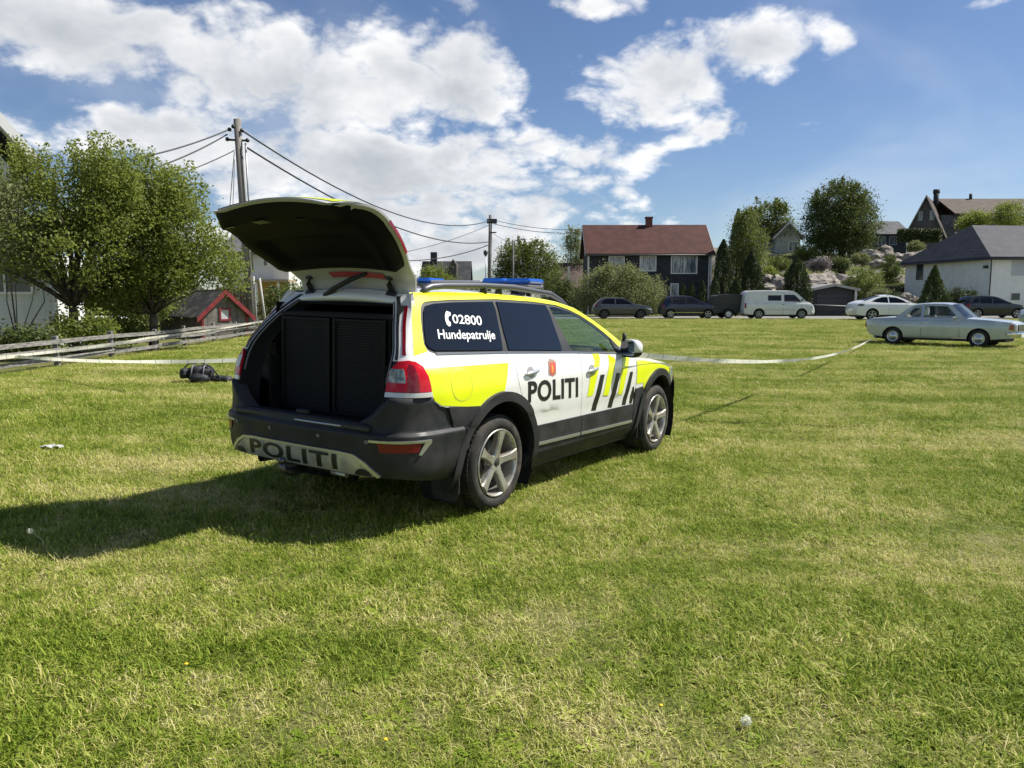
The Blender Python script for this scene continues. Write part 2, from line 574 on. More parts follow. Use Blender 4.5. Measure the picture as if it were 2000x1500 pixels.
def ground():
    def axis(lim, near, step0):
        a = [0.0]; s = step0
        while a[-1] < lim:
            a.append(a[-1] + s)
            if a[-1] > near: s *= 1.22
        return a
    xs = axis(2500, 26, .5); xs = [-v for v in xs[:0:-1]] + xs
    ys = axis(2500, 44, .5); ys = [-v for v in axis(300, 4, 1.)[:0:-1]] + ys
    X, Y = np.meshgrid(xs, ys, indexing='ij')
    bump_ = np.array([noise.noise(Vector((x * .45, y * .45, 0))) for x, y in zip(X.ravel(), Y.ravel())]).reshape(X.shape)
    Z = gz_lawn(X, Y) + np.where((np.abs(X) < 40) & (Y < 54), .018 * bump_, 0) - .012
    b = MB(); n, m = X.shape
    V = np.stack([X, Y, Z], -1).reshape(-1, 3)
    b.add(V.tolist(), [(i * m + j, (i + 1) * m + j, (i + 1) * m + j + 1, i * m + j + 1) for i in range(n - 1) for j in range(m - 1)], True)
    o = b.build('ground', lawn_material(), fix=False)
    tag(o, 'mown lawn with green and dry straw-coloured patches', kind='structure')
    # gravel lane where the vehicles stand
    gm = vary(mat('gravel', (.20, .195, .18), .9), (.16, .155, .14), (.27, .26, .235), 14, 6, bump=.4, bscale=60)
    b = MB(); P = []
    for x in np.linspace(-6, 75, 60):
        e = .5 * noise.noise(Vector((x * .3, 1, 0))); P.append([(x, 55.0 + e, .004), (x, 58, .018), (x, 63.5 + e, .012)])
    b.grid(P)
    tag(b.build('lane', gm, fix=False), 'pale gravel lane along the far side of the lawn', kind='structure')


ground()


def hill_z(x, y):
    """hillside behind the lane on the right"""
    x = np.asarray(x, float); y = np.asarray(y, float)
    sx = np.clip((x - 17) / 10, 0, 1); sx = sx * sx * (3 - 2 * sx)
    y0 = 70 + np.clip((x - 36) / 8, 0, 1) * 16
    t = np.clip((y - y0) / 26, 0, 1); t = t * t * (3 - 2 * t)
    h = 6.6 * t + np.clip((y - y0 - 20) / 40, 0, 1) * 3.2
    return h * sx - .25


def hillside():
    xs = np.linspace(12, 110, 99); ys = np.linspace(66, 190, 88)
    X, Y = np.meshgrid(xs, ys, indexing='ij'); Z = hill_z(X, Y)
    nz_ = np.array([noise.fractal(Vector((x * .22, y * .22, 3)), .8, 2.1, 4) for x, y in zip(X.ravel(), Y.ravel())]).reshape(X.shape)
    Z = Z + nz_ * .5 * np.clip(Z + .2, 0, 1)
    b = MB(); n, m = X.shape
    b.add(np.stack([X, Y, Z], -1).reshape(-1, 3).tolist(), [(i * m + j, (i + 1) * m + j, (i + 1) * m + j + 1, i * m + j + 1) for i in range(n - 1) for j in range(m - 1)], True)
    hm = mat('hillside_turf', (.1, .12, .04), .95, 0, .1); N = NT(hm.node_tree); lk = hm.node_tree.links
    ge = N.n('ShaderNodeNewGeometry'); Pp = ge.outputs['Position']
    nz = N.n('ShaderNodeSeparateXYZ'); lk.new(ge.outputs['Normal'], nz.inputs[0])
    rock = N.smooth(N.math('SUBTRACT', N.noise(Pp, .38, 5, .65), N.math('MULTIPLY', nz.outputs[2], .0)), .50, .56)
    g_ = N.mix(N.noise(Pp, 2.0, 5, .65), (.045, .065, .016), (.16, .165, .055))
    r_ = N.mix(N.noise(Pp, 1.6, 6, .7), (.13, .115, .10), (.36, .33, .29))
    lk.new(N.mix(rock, g_, r_), bsdf(hm).inputs['Base Color'])
    bp = N.n('ShaderNodeBump'); bp.inputs['Strength'].default_value = .8; bp.inputs['Distance'].default_value = .4
    lk.new(N.noise(Pp, 1.3, 6, .7), bp.inputs['Height']); lk.new(bp.outputs[0], bsdf(hm).inputs['Normal'])
    tag(b.build('hill', hm, fix=False), 'rocky green hillside behind the parked vehicles', kind='structure')


hillside()

# ================================================================== the police car
_cam = np.array([0, 0, CAMH]); _car0 = np.array([CARX, CARY, 0.0])


def _ray(px, py):
    d = np.array(px_dir(px, py))
    return CAR_AX @ (_cam - _car0), CAR_AX @ d


P_prof = pchip([.2, .26, .34, .45, .56, .64, .665, .76, .86, .94, 1.0, 1.05, 1.09, 1.14, 1.3, 1.45, 1.5, 1.54],
               [.80, .85, .885, .903, .908, .914, .922, .927, .927, .919, .903, .882, .864, .842, .755, .672, .635, .58])
P_low = pchip([-1.1, -.95, -.85, -.75, -.6, -.3, 2.0, 2.6, 3.0, 3.3, 3.5, 3.7, 3.8], [.28, .12, .065, .035, .01, 0, 0, .01, .035, .085, .15, .30, .45])
P_hi = pchip([-.9, -.7, -.3, .2, 1.2, 1.8, 2.3, 2.6], [.075, .05, .02, 0, 0, .03, .09, .13])


def hero_hw(x, z):
    k = np.clip((np.asarray(z) - 1.0) / .12, 0, 1); k = k * k * (3 - 2 * k)
    return P_prof(z) - P_low(x) * (1 - k) - P_hi(x) * k


def side_fn(hwf, side):
    def fn(x, z):
        e = 1e-3; h = hwf(x, z)
        hx = (hwf(x + e, z) - hwf(x - e, z)) / (2 * e); hz = (hwf(x, z + e) - hwf(x, z - e)) / (2 * e)
        P = np.stack([x, side * h, z], -1)
        n = np.stack([-hx, side * np.ones_like(h), -hz], -1)
        return P, n / np.linalg.norm(n, axis=-1, keepdims=True)
    return fn


def num_fn(point, sign=1.0):
    """surface function with numeric normals from point(u, v) -> (n, 3)"""
    def fn(u, v):
        e = 1e-3
        P = point(u, v)
        du = point(u + e, v) - point(u - e, v); dv = point(u, v + e) - point(u, v - e)
        n = np.cross(du, dv) * sign
        return P, n / (np.linalg.norm(n, axis=-1, keepdims=True) + 1e-12)
    return fn


def bps(px, py):
    """photo pixel -> (x, z) on the right flank of the police car"""
    o, d = _ray(px, py); y = -.88
    for _ in range(30):
        t = (y - o[1]) / d[1]; q = o + t * d
        y = .5 * y - .5 * float(hero_hw(q[0], q[2]))
    return (float(q[0]), float(q[2]))


def hero():
    root = bpy.data.objects.new('police_car', None); link(root)
    M = Matrix(CAR_AX.T.tolist()).to_4x4(); M.translation = Vector(_car0)
    root.matrix_world = M
    tag(root, 'white and fluorescent yellow police estate car with its tailgate raised, on the lawn', 'car')
    white = dirty_paint('police_white', (.80, .80, .79), (.50, .46, .39), .16, .18, 1.0)
    m_jamb = mat('door_jamb_grey', (.40, .40, .40), .5)
    yellow = dirty_paint('police_yellow', (.76, .86, .004), (.45, .44, .06), .30, .16, .45)
    dark = vary(mat('charcoal_cladding', (.026, .027, .030), .55, 0, .28), (.018, .019, .022), (.036, .036, .037), 5, 6, rough=(.42, .68))
    black = mat('black_trim', (.012, .012, .013), .55)
    inner = mat('cabin_black', (.008, .008, .0085), .9, 0, .2)
    tint = mat('privacy_glass', (.006, .008, .011), .015, 0, .55)
    clear = glass_mat('cabin_glass', (.82, .95, .91), .93)
    silver = mat('satin_silver', (.52, .53, .54), .32, .75)
    redl = mat('red_lens', (.50, .004, .012), .12, 0, .4, .15)
    redd = mat('dark_red_lens', (.16, .004, .010), .10, 0, .6)
    whl = vary(mat('clear_lens', (.40, .44, .42), .14, .2, .6, .3), (.14, .17, .16), (.40, .44, .42), 30, 2)
    refl = mat('red_reflector', (.17, .006, .012), .25, 0, .5)
    ink = mat('black_lettering', (.010, .010, .011), .4)
    wink = mat('white_lettering', (.82, .83, .84), .4)
    blue = mat('blue_beacon', (.010, .09, .42), .08, 0, .6, .5)
    F = {s: side_fn(hero_hw, s) for s in (-1, 1)}

    def both(name, loops, material, off=0.0, edge=.012, cell=.07, label=None):
        for s in (-1, 1):
            o = poly_sheet(name, loops, F[s], material, root, off, edge, cell)
            if label: o['label'] = label
        return o

    def pxs(L):
        return [bps(*q) for q in L]

    # ---- outlines on the flank, in metres: x ahead of the rear axle, z above the ground
    top = [(-.594, 1.521), (-.3, 1.531), (.187, 1.537), (.57, 1.526), (.903, 1.512), (1.153, 1.487), (1.424, 1.437), (1.699, 1.337), (2.038, 1.186), (2.20, 1.105), (2.28, 1.055)]
    dlo_t = [(-.505, 1.462), (-.40, 1.470), (-.221, 1.479), (.288, 1.492), (.79, 1.481), (1.123, 1.458), (1.303, 1.424), (1.484, 1.372), (1.671, 1.300), (1.83, 1.222), (1.95, 1.155), (2.05, 1.09)]
    dlo_r = [(-.545, 1.448), (-.577, 1.42), (-.610, 1.36), (-.642, 1.284), (-.676, 1.197), (-.672, 1.168), (-.648, 1.146), (-.605, 1.133)]
    dlo_b = [(-.259, 1.123), (.124, 1.115), (.48, 1.103), (1.094, 1.077), (1.643, 1.052), (2.05, 1.028)]
    RW, FW, CZ = 0.0, 2.815, .338
    ring_o, ring_i = .512, .445
    cut = [(.128, 1.108), (.150, 1.07), (.183, 1.044), (.196, .99), (.192, .935), (.215, .86), (.262, .775)]
    a_cut = math.degrees(math.atan2(.775 - CZ, .262))

    # ---- flank panels
    quarter = top + [(2.20, 1.028), (2.062, 1.031), (2.058, 1.092)] + dlo_t[::-1] + dlo_r + [(-.259, 1.123), (.118, 1.116)] + [(x - .004, z) for x, z in cut] \
        + arc(RW, CZ, ring_o - .03, a_cut, 112, 12) + [(-.30, .76), (-.52, .78), (-.67, .81), (-.72, .844), (-.741, .876), (-.747, .906), (-.754, 1.0), (-.768, 1.058), (-.800, 1.094), (-.798, 1.137), (-.745, 1.25), (-.692, 1.361)]
    both('quarter_panel', quarter, white, edge=.02)
    rear_door = [(x + .004, z) for x, z in cut] + arc(RW, CZ, ring_o - .03, a_cut, 25, 6) + [(.50, .535), (1.186, .535), (1.186, .58), (1.155, .72), (1.154, .99), (1.163, 1.073), (.48, 1.101)]
    rd = both('rear_door', rear_door, white, edge=.02)
    a_f = 150
    fw_arc = arc(FW, CZ, ring_o - .03, 160, 138, 4)
    front_door = [(1.194, .535), (2.215, .535), (2.222, .70), (2.228, .90), (2.222, 1.018), (1.643, 1.050), (1.171, 1.072), (1.162, .99), (1.163, .72), (1.194, .58)]
    both('front_door', front_door, white, edge=.02)
    fender = [(2.235, .70), (2.238, .90), (2.232, 1.012), (2.30, 1.005), (2.467, .972), (2.85, .918), (3.2, .858), (3.45, .80), (3.52, .70), (3.50, .58), (3.30, .52)] + arc(FW, CZ, ring_o - .03, 22, 150, 16) + [(2.36, .60), (2.25, .60)]
    both('front_wing', fender, white, edge=.02)
    nose = [(3.30, .30), (3.30, .53), (3.50, .585), (3.54, .70), (3.70, .66), (3.76, .5), (3.70, .32)]
    both('front_bumper_side', nose, dark, edge=.02)
    # dark cladding along the bottom
    for x0, x1 in ((.42, 1.186), (1.194, 2.21)):
        r0 = [(x0, .335), (x1, .335), (x1, .548), (x0, .548)]
        if x0 < 1: r0 = [(.46, .335), (x1, .335), (x1, .548), (.42, .548), (.44, .44)]
        for s in (-1, 1):
            c = poly_sheet('door_cladding', r0, F[s], dark, root, .014, .03)
            st = [(max(x0, .49) + .0, .397), (x1 - .012, .378 + (1.19 - .4) * 0), (x1 - .012, .398), (max(x0, .49), .417)]
            k0 = .418 - .020 * (max(x0, .49) - .49) / 1.7; k1 = .418 - .020 * (x1 - .49) / 1.7
            st = [(max(x0, .49), k0 - .022), (x1 - .014, k1 - .022), (x1 - .014, k1), (max(x0, .49), k0)]
            poly_sheet('silver_strip', st, F[s], silver, c, .022, .008)
    both('sill', [(.40, .22), (2.33, .22), (2.38, .30), (2.36, .332), (.44, .332), (.40, .30)], dark, .006, .05)
    both('wing_cladding', [(2.235, .335), (2.38, .335), (2.40, .50), (2.44, .62), (2.40, .70), (2.235, .692)], dark, .008, .02)
    both('rear_cladding', [(-.46, .46), (-.36, .50), (-.36, .64), (-.22, .77), (-.30, .778), (-.47, .79), (-.60, .80)], dark, .003, .02)
    for cx in (RW, FW):
        ring = arc(cx, CZ, ring_o, -14 if cx == RW else -8, 194 if cx == RW else 192, 34) + arc(cx, CZ, ring_i, 196, -16, 30)
        o = both('arch_flare', ring, dark, .026, .06, .05)
    # mud flaps
    for cx in (RW, FW):
        for s in (-1, 1):
            def flap(b, cx=cx, s=s):
                x0 = cx - .46
                pts = [(.90, .46), (.90, .20), (.88, .155), (.84, .14), (.70, .145), (.67, .18), (.67, .46)]
                b.prism([(s * y, z) for y, z in pts], 0, .014, Matrix(((0, 0, 1, x0), (1, 0, 0, 0), (0, 1, 0, 0), (0, 0, 0, 1))))
            one('mud_flap', black, root, flap)
    # wheel housings
    for cx in (RW, FW):
        for s in (-1, 1):
            def well(b, cx=cx, s=s):
                n = 18; P = []
                for yy in (.90, .55):
                    P.append([(cx + (ring_i + .015) * math.cos(R(-30 + 240 * i / n)), s * yy, CZ + (ring_i + .015) * math.sin(R(-30 + 240 * i / n))) for i in range(n + 1)])
                b.grid(P); b.grid([P[1], [(cx, s * .55, CZ)] * (n + 1)])
            one('wheel_housing', black, root, well)

    # ---- glass
    def shrink(pts, k):
        a = np.array(pts); c = a.mean(0); d = a - c; L = np.linalg.norm(d, axis=1, keepdims=True)
        return [tuple(p) for p in c + d * (1 - k / L)]
    dl = lambda x: float(np.interp(x, [p[0] for p in dlo_b], [p[1] for p in dlo_b])) if x > -.259 else 1.128
    dt = lambda x: float(np.interp(x, [p[0] for p in dlo_t], [p[1] for p in dlo_t]))
    # black surround behind all side glass
    both('window_surround', dlo_t[::-1] + dlo_r + dlo_b, black, -.004, .012)
    lean = lambda z, xb, xt, zb, zt: xb + (xt - xb) * (z - zb) / (zt - zb)
    q_in = [(.100, dl(.1) + .018), (.150, 1.25), (.215, 1.42), (.225, 1.472), (.0, dt(0) - .018), (-.221, 1.461), (-.44, 1.449), (-.53, 1.432), (-.562, 1.40), (-.622, 1.284), (-.655, 1.197), (-.645, 1.172), (-.60, 1.152), (-.259, 1.142)]
    tint_gl = []
    for s in (-1, 1):
        qg = poly_sheet('quarter_window', q_in, F[s], tint, root, .004, .006)
        rdw = poly_sheet('rear_door_window', [(.172, dl(.17) + .018), (.92, dl(.92) + .016), (.965, 1.40), (.955, 1.455), (.6, dt(.6) - .02), (.268, 1.472), (.255, 1.42), (.20, 1.25)], F[s], tint, root, .004, .006)
    # front door glass needs a true opening: cut the surround away there
    fdw = [(1.085, dl(1.085) + .016), (1.99, dl(1.99) + .018), (1.93, 1.142), (1.82, 1.206), (1.66, 1.284), (1.48, 1.354), (1.30, 1.408), (1.12, 1.440), (1.015, 1.446), (1.02, 1.40)]
    for o in [o for o in root.children if o.name.startswith('window_surround')]:
        bpy.data.objects.remove(o)
    sur = dlo_t[::-1] + dlo_r + dlo_b
    for s in (-1, 1):
        poly_sheet('window_surround', [sur, [(x, z) for x, z in fdw]], F[s], black, root, -.004, .012)
        poly_sheet('front_door_window', fdw, F[s], clear, root, -.002, 0)
        poly_sheet('belt_trim', [(-.60, 1.126), (.12, 1.109), (1.094, 1.071), (2.05, 1.022), (2.05, 1.032), (1.094, 1.083), (.12, 1.121), (-.60, 1.139)], F[s], mat('grey_trim', (.20, .21, .22), .35, .6), root, .006, .01)
        poly_sheet('mirror_sail', [(1.90, dl(1.9) + .01), (2.05, 1.038), (2.05, 1.08), (1.95, 1.145), (1.905, 1.165)], F[s], black, root, .004, .01)

    # ---- livery (flat film on the paint)
    film = lambda L, m, nm='livery_film', off=.0022: poly_sheet(nm, L, F[-1], m, root, off, 0, .05)
    cant = [(x, z - .003) for x, z in top[:-1]] + [(2.13, 1.095), (2.058, 1.094)] + dlo_t[::-1]
    cant_l = cant + dlo_r[:5] + [(-.666, 1.150), (-.795, 1.128), (-.741, 1.25), (-.688, 1.361)]
    for s in (-1, 1):
        o = poly_sheet('livery_film', cant_l, F[s], yellow, root, .0022, 0, .05); o['label'] = 'fluorescent yellow band along the roof edge'
    qy = [(-.754, 1.050), (-.3, 1.046), (.112, 1.043), (.06, .955), (.02, .864)] + arc(RW, CZ, ring_o + .004, 88, 122, 6) + [(-.42, .786), (-.66, .814), (-.715, .846), (-.741, .886), (-.751, 1.0)]
    for s in (-1, 1):
        o = poly_sheet('livery_film', qy, F[s], yellow, root, .0022, 0, .05); o['label'] = 'fluorescent yellow panel behind the rear door'
    # faint worn ring where a fuel flap sits
    flap_c = bps(903, 752)
    ringm = dirty_paint('worn_yellow', (.62, .70, .05), (.4, .4, .1), .4, .3, .1)
    ro = [(flap_c[0] + .115 * math.cos(a) * (1 if abs(math.cos(a)) < .8 else .95), flap_c[1] + .105 * math.sin(a)) for a in np.linspace(0, 2 * math.pi, 24, endpoint=False)]
    ri = [(flap_c[0] + (x - flap_c[0]) * .93, flap_c[1] + (z - flap_c[1]) * .93) for x, z in ro]
    poly_sheet('fuel_flap_seam', [ro, ri], F[-1], ringm, root, .0036, 0, .05)
    fy = [(2.243, .735), (2.244, .955), (2.40, .950), (2.62, .925), (2.9, .885), (3.2, .835), (3.28, .80), (3.20, .72)] + arc(FW, CZ, ring_o + .004, 40, 140, 12) + [(2.40, .735)]
    for s in (-1, 1):
        o = poly_sheet('livery_film', fy, F[s], yellow, root, .0022, 0, .05); o['label'] = 'fluorescent yellow front wing'
    zz = lambda x, y: (1020 + x / 6.25, 660 + y / 6.25)
    for L in ([(850, 190), (930, 190), (945, 240), (915, 460), (860, 700), (790, 722), (830, 470), (885, 300)],
              [(1040, 205), (1120, 240), (1135, 280), (1095, 480), (1050, 700), (985, 705), (1030, 480), (1060, 300)],
              [(1225, 215), (1300, 215), (1300, 280), (1260, 500), (1215, 690), (1165, 690), (1200, 480), (1225, 300)]):
        film(pxs([zz(*q) for q in L]), yellow)
    for L in ([(955, 450), (1005, 445), (960, 660), (895, 885), (840, 888), (905, 660)], [(1150, 428), (1195, 428), (1150, 640), (1090, 848), (1038, 852), (1100, 640)],
              [(1318, 412), (1352, 412), (1310, 620), (1258, 815), (1212, 820), (1265, 620)], [(1345, 600), (1362, 590), (1362, 700), (1335, 798), (1302, 800)]):
        film(pxs([zz(*q) for q in L]), ink, 'black_stripe')
    # lettering on the rear door
    tp, tt = text_tris('POLITI', .030, 1.06)
    q = pxs([zz(70, 795), zz(680, 722), zz(680, 478), zz(70, 528)])
    sheet('lettering', fit_pts(tp, q), tt, F[-1], ink, root, .0024, 0, .06)['label'] = 'black POLITI lettering on the rear door'
    zw = lambda x, y: (800 + x / 8.3333, 560 + y / 8.3333)
    tp, tt = text_tris('02800', .012, 1.0)
    sheet('lettering', fit_pts(tp, pxs([zw(700, 600), zw(1175, 637), zw(1150, 480), zw(675, 455)])), tt, F[-1], wink, root, .0062, 0, .06)
    tp, tt = text_tris('Hundepatrulje', .012, 1.0)
    sheet('lettering', fit_pts(tp, pxs([zw(470, 905), zw(1395, 905), zw(1370, 720), zw(440, 700)])), tt, F[-1], wink, root, .0062, 0, .06)
    ph = [(590, 400), (655, 425), (660, 470), (625, 490), (618, 520), (625, 555), (660, 590), (662, 635), (640, 655), (600, 625), (575, 560), (565, 490), (575, 430)]
    poly_sheet('telephone_symbol', pxs([zw(*q_) for q_ in ph]), F[-1], wink, root, .0062, 0, .06)
    # crest: crowned shield, red lion field on grey-gold
    zc = lambda x, y: (1020 + x / 6.25, 660 + y / 6.25)
    crest = mat('crest_grey', (.34, .22, .16), .5); crest_r = mat('crest_red', (.55, .075, .045), .5); crest_y = mat('crest_gold', (.62, .30, .06), .5)
    poly_sheet('crest', pxs([zc(*q_) for q_ in [(322, 250), (345, 262), (370, 262), (385, 275), (405, 285), (410, 330), (412, 440), (390, 462), (370, 470), (345, 458), (322, 448), (316, 330), (308, 285), (325, 275)]]), F[-1], crest, root, .0024, 0)
    poly_sheet('crest_shield', pxs([zc(*q_) for q_ in [(332, 305), (398, 300), (402, 400), (385, 440), (365, 455), (345, 440), (332, 400)]]), F[-1], crest_r, root, .0034, 0)
    poly_sheet('crest_lion', pxs([zc(*q_) for q_ in [(355, 325), (368, 330), (372, 350), (380, 372), (372, 395), (378, 425), (362, 428), (352, 400), (358, 375), (350, 350)]]), F[-1], crest_y, root, .0042, 0)

    # ---- door handles
    for (px, py) in ((1037, 727), (1156, 722)):
        cx, cz = bps(px, py)
        for s in (-1, 1):
            def handle(b, s=s):
                P = []
                for i in range(13):
                    t = -1 + 2 * i / 12; w = math.sqrt(max(0, 1 - abs(t) ** 3)); row = []
                    for k in range(9):
                        a = 2 * math.pi * k / 8
                        row.append((cx + t * .105, s * (float(hero_hw(cx, cz)) + .022 + .014 * w * math.cos(a) - .014 * (1 - w)), cz - .012 * (-t) + .017 * w * math.sin(a)))
                    P.append(row)
                b.grid(P)
            h = one('door_handle', mat('handle_silver', (.62, .63, .63), .22, .55), root, handle)
            cup = [(cx + .05 * math.cos(a), cz + .042 * math.sin(a)) for a in np.linspace(0, 2 * math.pi, 14, endpoint=False)]
            poly_sheet('handle_recess', cup, F[s], mat('recess_grey', (.30, .30, .29), .4), h, .0026, 0)

    # ---- mirrors
    for s in (-1, 1):
        w = empty('wing_mirror', (1.955, s * .985, 1.085), R(30) * s, root)
        def shell(b, up, s=s):
            P = []
            for i in range(11):
                ph = -math.pi / 2 + math.pi * i / 10; row = []
                for k in range(17):
                    th = 2 * math.pi * k / 16
                    sx = math.copysign(abs(math.cos(ph)) ** .6, 1); ct, st = math.cos(th), math.sin(th)
                    x = .075 * sx * math.copysign(abs(ct) ** .7, ct); y = .125 * math.copysign(abs(math.sin(ph)) ** .8, math.sin(ph)); z = .085 * sx * math.copysign(abs(st) ** .7, st)
                    if x < -.035: x = -.035
                    row.append((x, s * y, max(z, -.03) if up else min(z, -.031)))
                P.append(row)
            b.grid(P)
        one('mirror_cap', white, w, lambda b: shell(b, True)); one('mirror_base', black, w, lambda b: shell(b, False))
        one('mirror_glass', mat('mirror_glass', (.75, .78, .8), .02, 1.0), w, lambda b, s=s: b.prism([(s * y, z) for y, z in rrect(-.105, -.065, .105, .07, .03)], -.040, -.0365, Matrix(((0, 0, 1, 0), (1, 0, 0, 0), (0, 1, 0, 0), (0, 0, 0, 1)))))
        one('mirror_arm', black, w, lambda b, s=s: b.tube([(.01, -s * .19, -.055), (.0, -s * .10, -.06), (.0, -s * .02, -.05)], [.035, .028, .03], 8))
        one('antenna_stub', black, w, lambda b, s=s: b.tube([(-.03, -s * .07, .06), (-.03, -s * .07, .135)], [.022, .016], 8))

    # ---- roof, bonnet, screen
    zr = pchip([-.62, -.3, .3, .8, 1.2, 1.42], [1.532, 1.552, 1.568, 1.560, 1.532, 1.492])
    topz = pchip([p[0] for p in top], [p[1] for p in top])
    def roof(b):
        P = []
        for x in np.linspace(-.56, 1.40, 30):
            zc_ = float(topz(x)) - .004; yc = float(hero_hw(x, zc_)); row = []
            for t in np.linspace(-1, 1, 21):
                row.append((x, t * yc, zc_ + (float(zr(x)) - zc_) * (1 - abs(t) ** 2.4)))
            P.append(row)
        b.grid(P)
    one('roof', white, root, roof)
    def screen(b):
        P = []
        for k in range(9):
            f_ = k / 8; row = []
            for t in np.linspace(-1, 1, 17):
                x0, z0, y0 = 1.40, 1.485, .655; x1, z1, y1 = 2.30, 1.03, .765
                bow = .09 * (1 - t * t)
                row.append((x0 + (x1 - x0) * f_ + bow * (.3 + .7 * f_), t * (y0 + (y1 - y0) * f_), z0 + (z1 - z0) * f_ + .03 * math.sin(math.pi * f_) + .012 * (1 - t * t)))
            P.append(row)
        b.grid(P)
    one('windscreen', clear, root, screen)
    def bonnet(b):
        P = []
        for x in np.linspace(2.30, 3.60, 14):
            zs = float(np.interp(x, [2.25, 2.467, 2.85, 3.2, 3.45, 3.6], [1.012, .974, .920, .860, .802, .74]))
            y_ = float(hero_hw(x, zs)) - .004; row = []
            for t in np.linspace(-1, 1, 15):
                row.append((x + .10 * (1 - t * t), t * y_, zs + .055 * (1 - abs(t) ** 3)))
            P.append(row)
        b.grid(P)
    one('bonnet', mat('bonnet_black', (.02, .03, .03), .12, 0, .5, .5), root, bonnet)
    for s in (-1, 1):
        def edge_strip(b, s=s):
            P = []
            for x in np.linspace(2.32, 3.45, 12):
                zs = float(np.interp(x, [2.25, 2.467, 2.85, 3.2, 3.45, 3.6], [1.012, .974, .920, .860, .802, .74])); y_ = float(hero_hw(x, zs)) - .004
                P.append([(x + .10 * (1 - t * t), s * t * y_, zs + .057 * (1 - abs(t) ** 3) + .002) for t in (.66, .74, .82)])
            b.grid(P)
        one('bonnet_stripe', yellow, root, edge_strip)
    def front(b):
        P = []
        for zq, xo in ((.26, 3.62), (.34, 3.72), (.5, 3.77), (.64, 3.76), (.76, 3.70)):
            P.append([(xo - .55 * abs(t) ** 3.2 * .45, t * .80, zq) for t in np.linspace(-1, 1, 17)])
        b.grid(P)
    one('front_bumper', dark, root, front)
    one('grille', black, root, lambda b: b.prism(rrect(-.38, .52, .38, .74, .05), 3.768, 3.80, Matrix(((0, 0, 1, 0), (1, 0, 0, 0), (0, 1, 0, 0), (0, 0, 0, 1)))))
    for s in (-1, 1):
        poly_sheet('headlamp', [(3.16, .70), (3.50, .64), (3.56, .72), (3.42, .80), (3.18, .83)], F[s], whl, root, .006, .01)

    # ---- rear corner: D-pillar, tail lamp, bumper shoulder share one surface
    xe = pchip([.66, .70, .81, .876, .906, 1.0, 1.058, 1.094, 1.137, 1.25, 1.361, 1.521], [-.70, -.70, -.715, -.741, -.747, -.754, -.768, -.800, -.798, -.745, -.692, -.594])
    xi = pchip([.66, .87, 1.05, 1.11, 1.3, 1.45, 1.51], [-.99, -.955, -.905, -.878, -.765, -.625, -.56])
    yi = pchip([.66, .87, 1.05, 1.11, 1.3, 1.45, 1.51], [.67, .70, .70, .695, .60, .475, .40])
    def corner(side):
        def pt(a, z):
            xo = xe(z); yo = hero_hw(xo, z); xn = xi(z); yn = yi(z)
            cx_ = .80 * xn + .20 * xo; cy_ = yo - .012
            w0 = (1 - a) ** 2; w1 = 2 * a * (1 - a); w2 = a * a
            return np.stack([w0 * xo + w1 * cx_ + w2 * xn, side * (w0 * yo + w1 * cy_ + w2 * yn), z + 0 * a], -1)
        return num_fn(pt, 1.0 if side < 0 else -1.0)
    strip = lambda a0, a1, z0, z1, n=10: [(a0, z0 + (z1 - z0) * i / n) for i in range(n + 1)][::-1] + [(a1, z0 + (z1 - z0) * i / n) for i in range(n + 1)]
    for s in (-1, 1):
        C = corner(s)
        # orientation check: normals must point backwards / outwards
        p_, n_ = C(np.array([.6]), np.array([1.0]))
        if n_[0][0] > 0:
            C0 = C; C = lambda u, v, C0=C0: (lambda r: (r[0], -r[1]))(C0(u, v))
        poly_sheet('rear_pillar', strip(0, 1, 1.094, 1.508), C, white, root, 0, .02, .1)
        up = poly_sheet('upper_tail_lamp', strip(.42, .62, 1.13, 1.43), C, redd, root, .004, .012, .1)
        poly_sheet('pillar_rubber', strip(.80, .93, 1.10, 1.49), C, black, root, .004, .01, .1)
        lamp = poly_sheet('tail_lamp', [(0, .908), (0, 1.0), (.0, 1.058), (.05, 1.088), (.35, 1.096), (.75, 1.090), (.92, 1.062), (1.0, 1.03), (1.0, .908)], C, redl, root, .012, .03, .05)
        poly_sheet('reversing_lens', [(.60, .962), (.63, 1.044), (.98, 1.044), (.98, .962)], C, whl, lamp, .018, .008, .05)
        poly_sheet('lamp_band', [(.30, .912), (.30, 1.06), (.40, 1.075), (.52, 1.05), (.55, .912)], C, redd, lamp, .0145, 0, .05)
        poly_sheet('lamp_chrome', [(0, .876), (0, .905), (1, .905), (1, .876)], C, mat('lamp_chrome', (.62, .62, .60), .25, .3), lamp, .012, .02, .05)
        poly_sheet('lamp_backing', strip(0, 1, .84, 1.10), C, black, root, -.004, .02, .1)
        # jamb folding into the boot
        def jamb(b, s=s):
            P = []
            for z in np.linspace(.68, 1.505, 24):
                x, y = float(xi(z)), float(yi(z))
                P.append([(x, s * y, z), (x + .025, s * (y - .035), z), (x + .09, s * (y - .045), z), (x + .11, s * (y - .09), z)])
            b.grid(P)
        one('boot_jamb', mat('jamb_dark', (.008, .008, .009), .8, 0, .2), root, jamb)
        def seal(b, s=s):
            b.tube([(float(xi(z)) + .012, s * (float(yi(z)) - .022), z) for z in np.linspace(.95, 1.46, 20)], .006, 6)
        one('boot_seal', mat('seal_grey', (.16, .16, .165), .5), root, seal)
    def header(b):
        P = []
        for t in np.linspace(-1, 1, 17):
            zt = 1.538 - .035 * abs(t) ** 2
            P.append([(-.54 - .02 * (1 - t * t), t * .575, zt), (-.575 - .02 * (1 - t * t), t * .56, zt - .022), (-.615 - .02 * (1 - t * t), t * .485, 1.478 - .018 * t * t), (-.60, t * .47, 1.452 - .02 * t * t), (-.50, t * .46, 1.44)])
        b.grid(P)
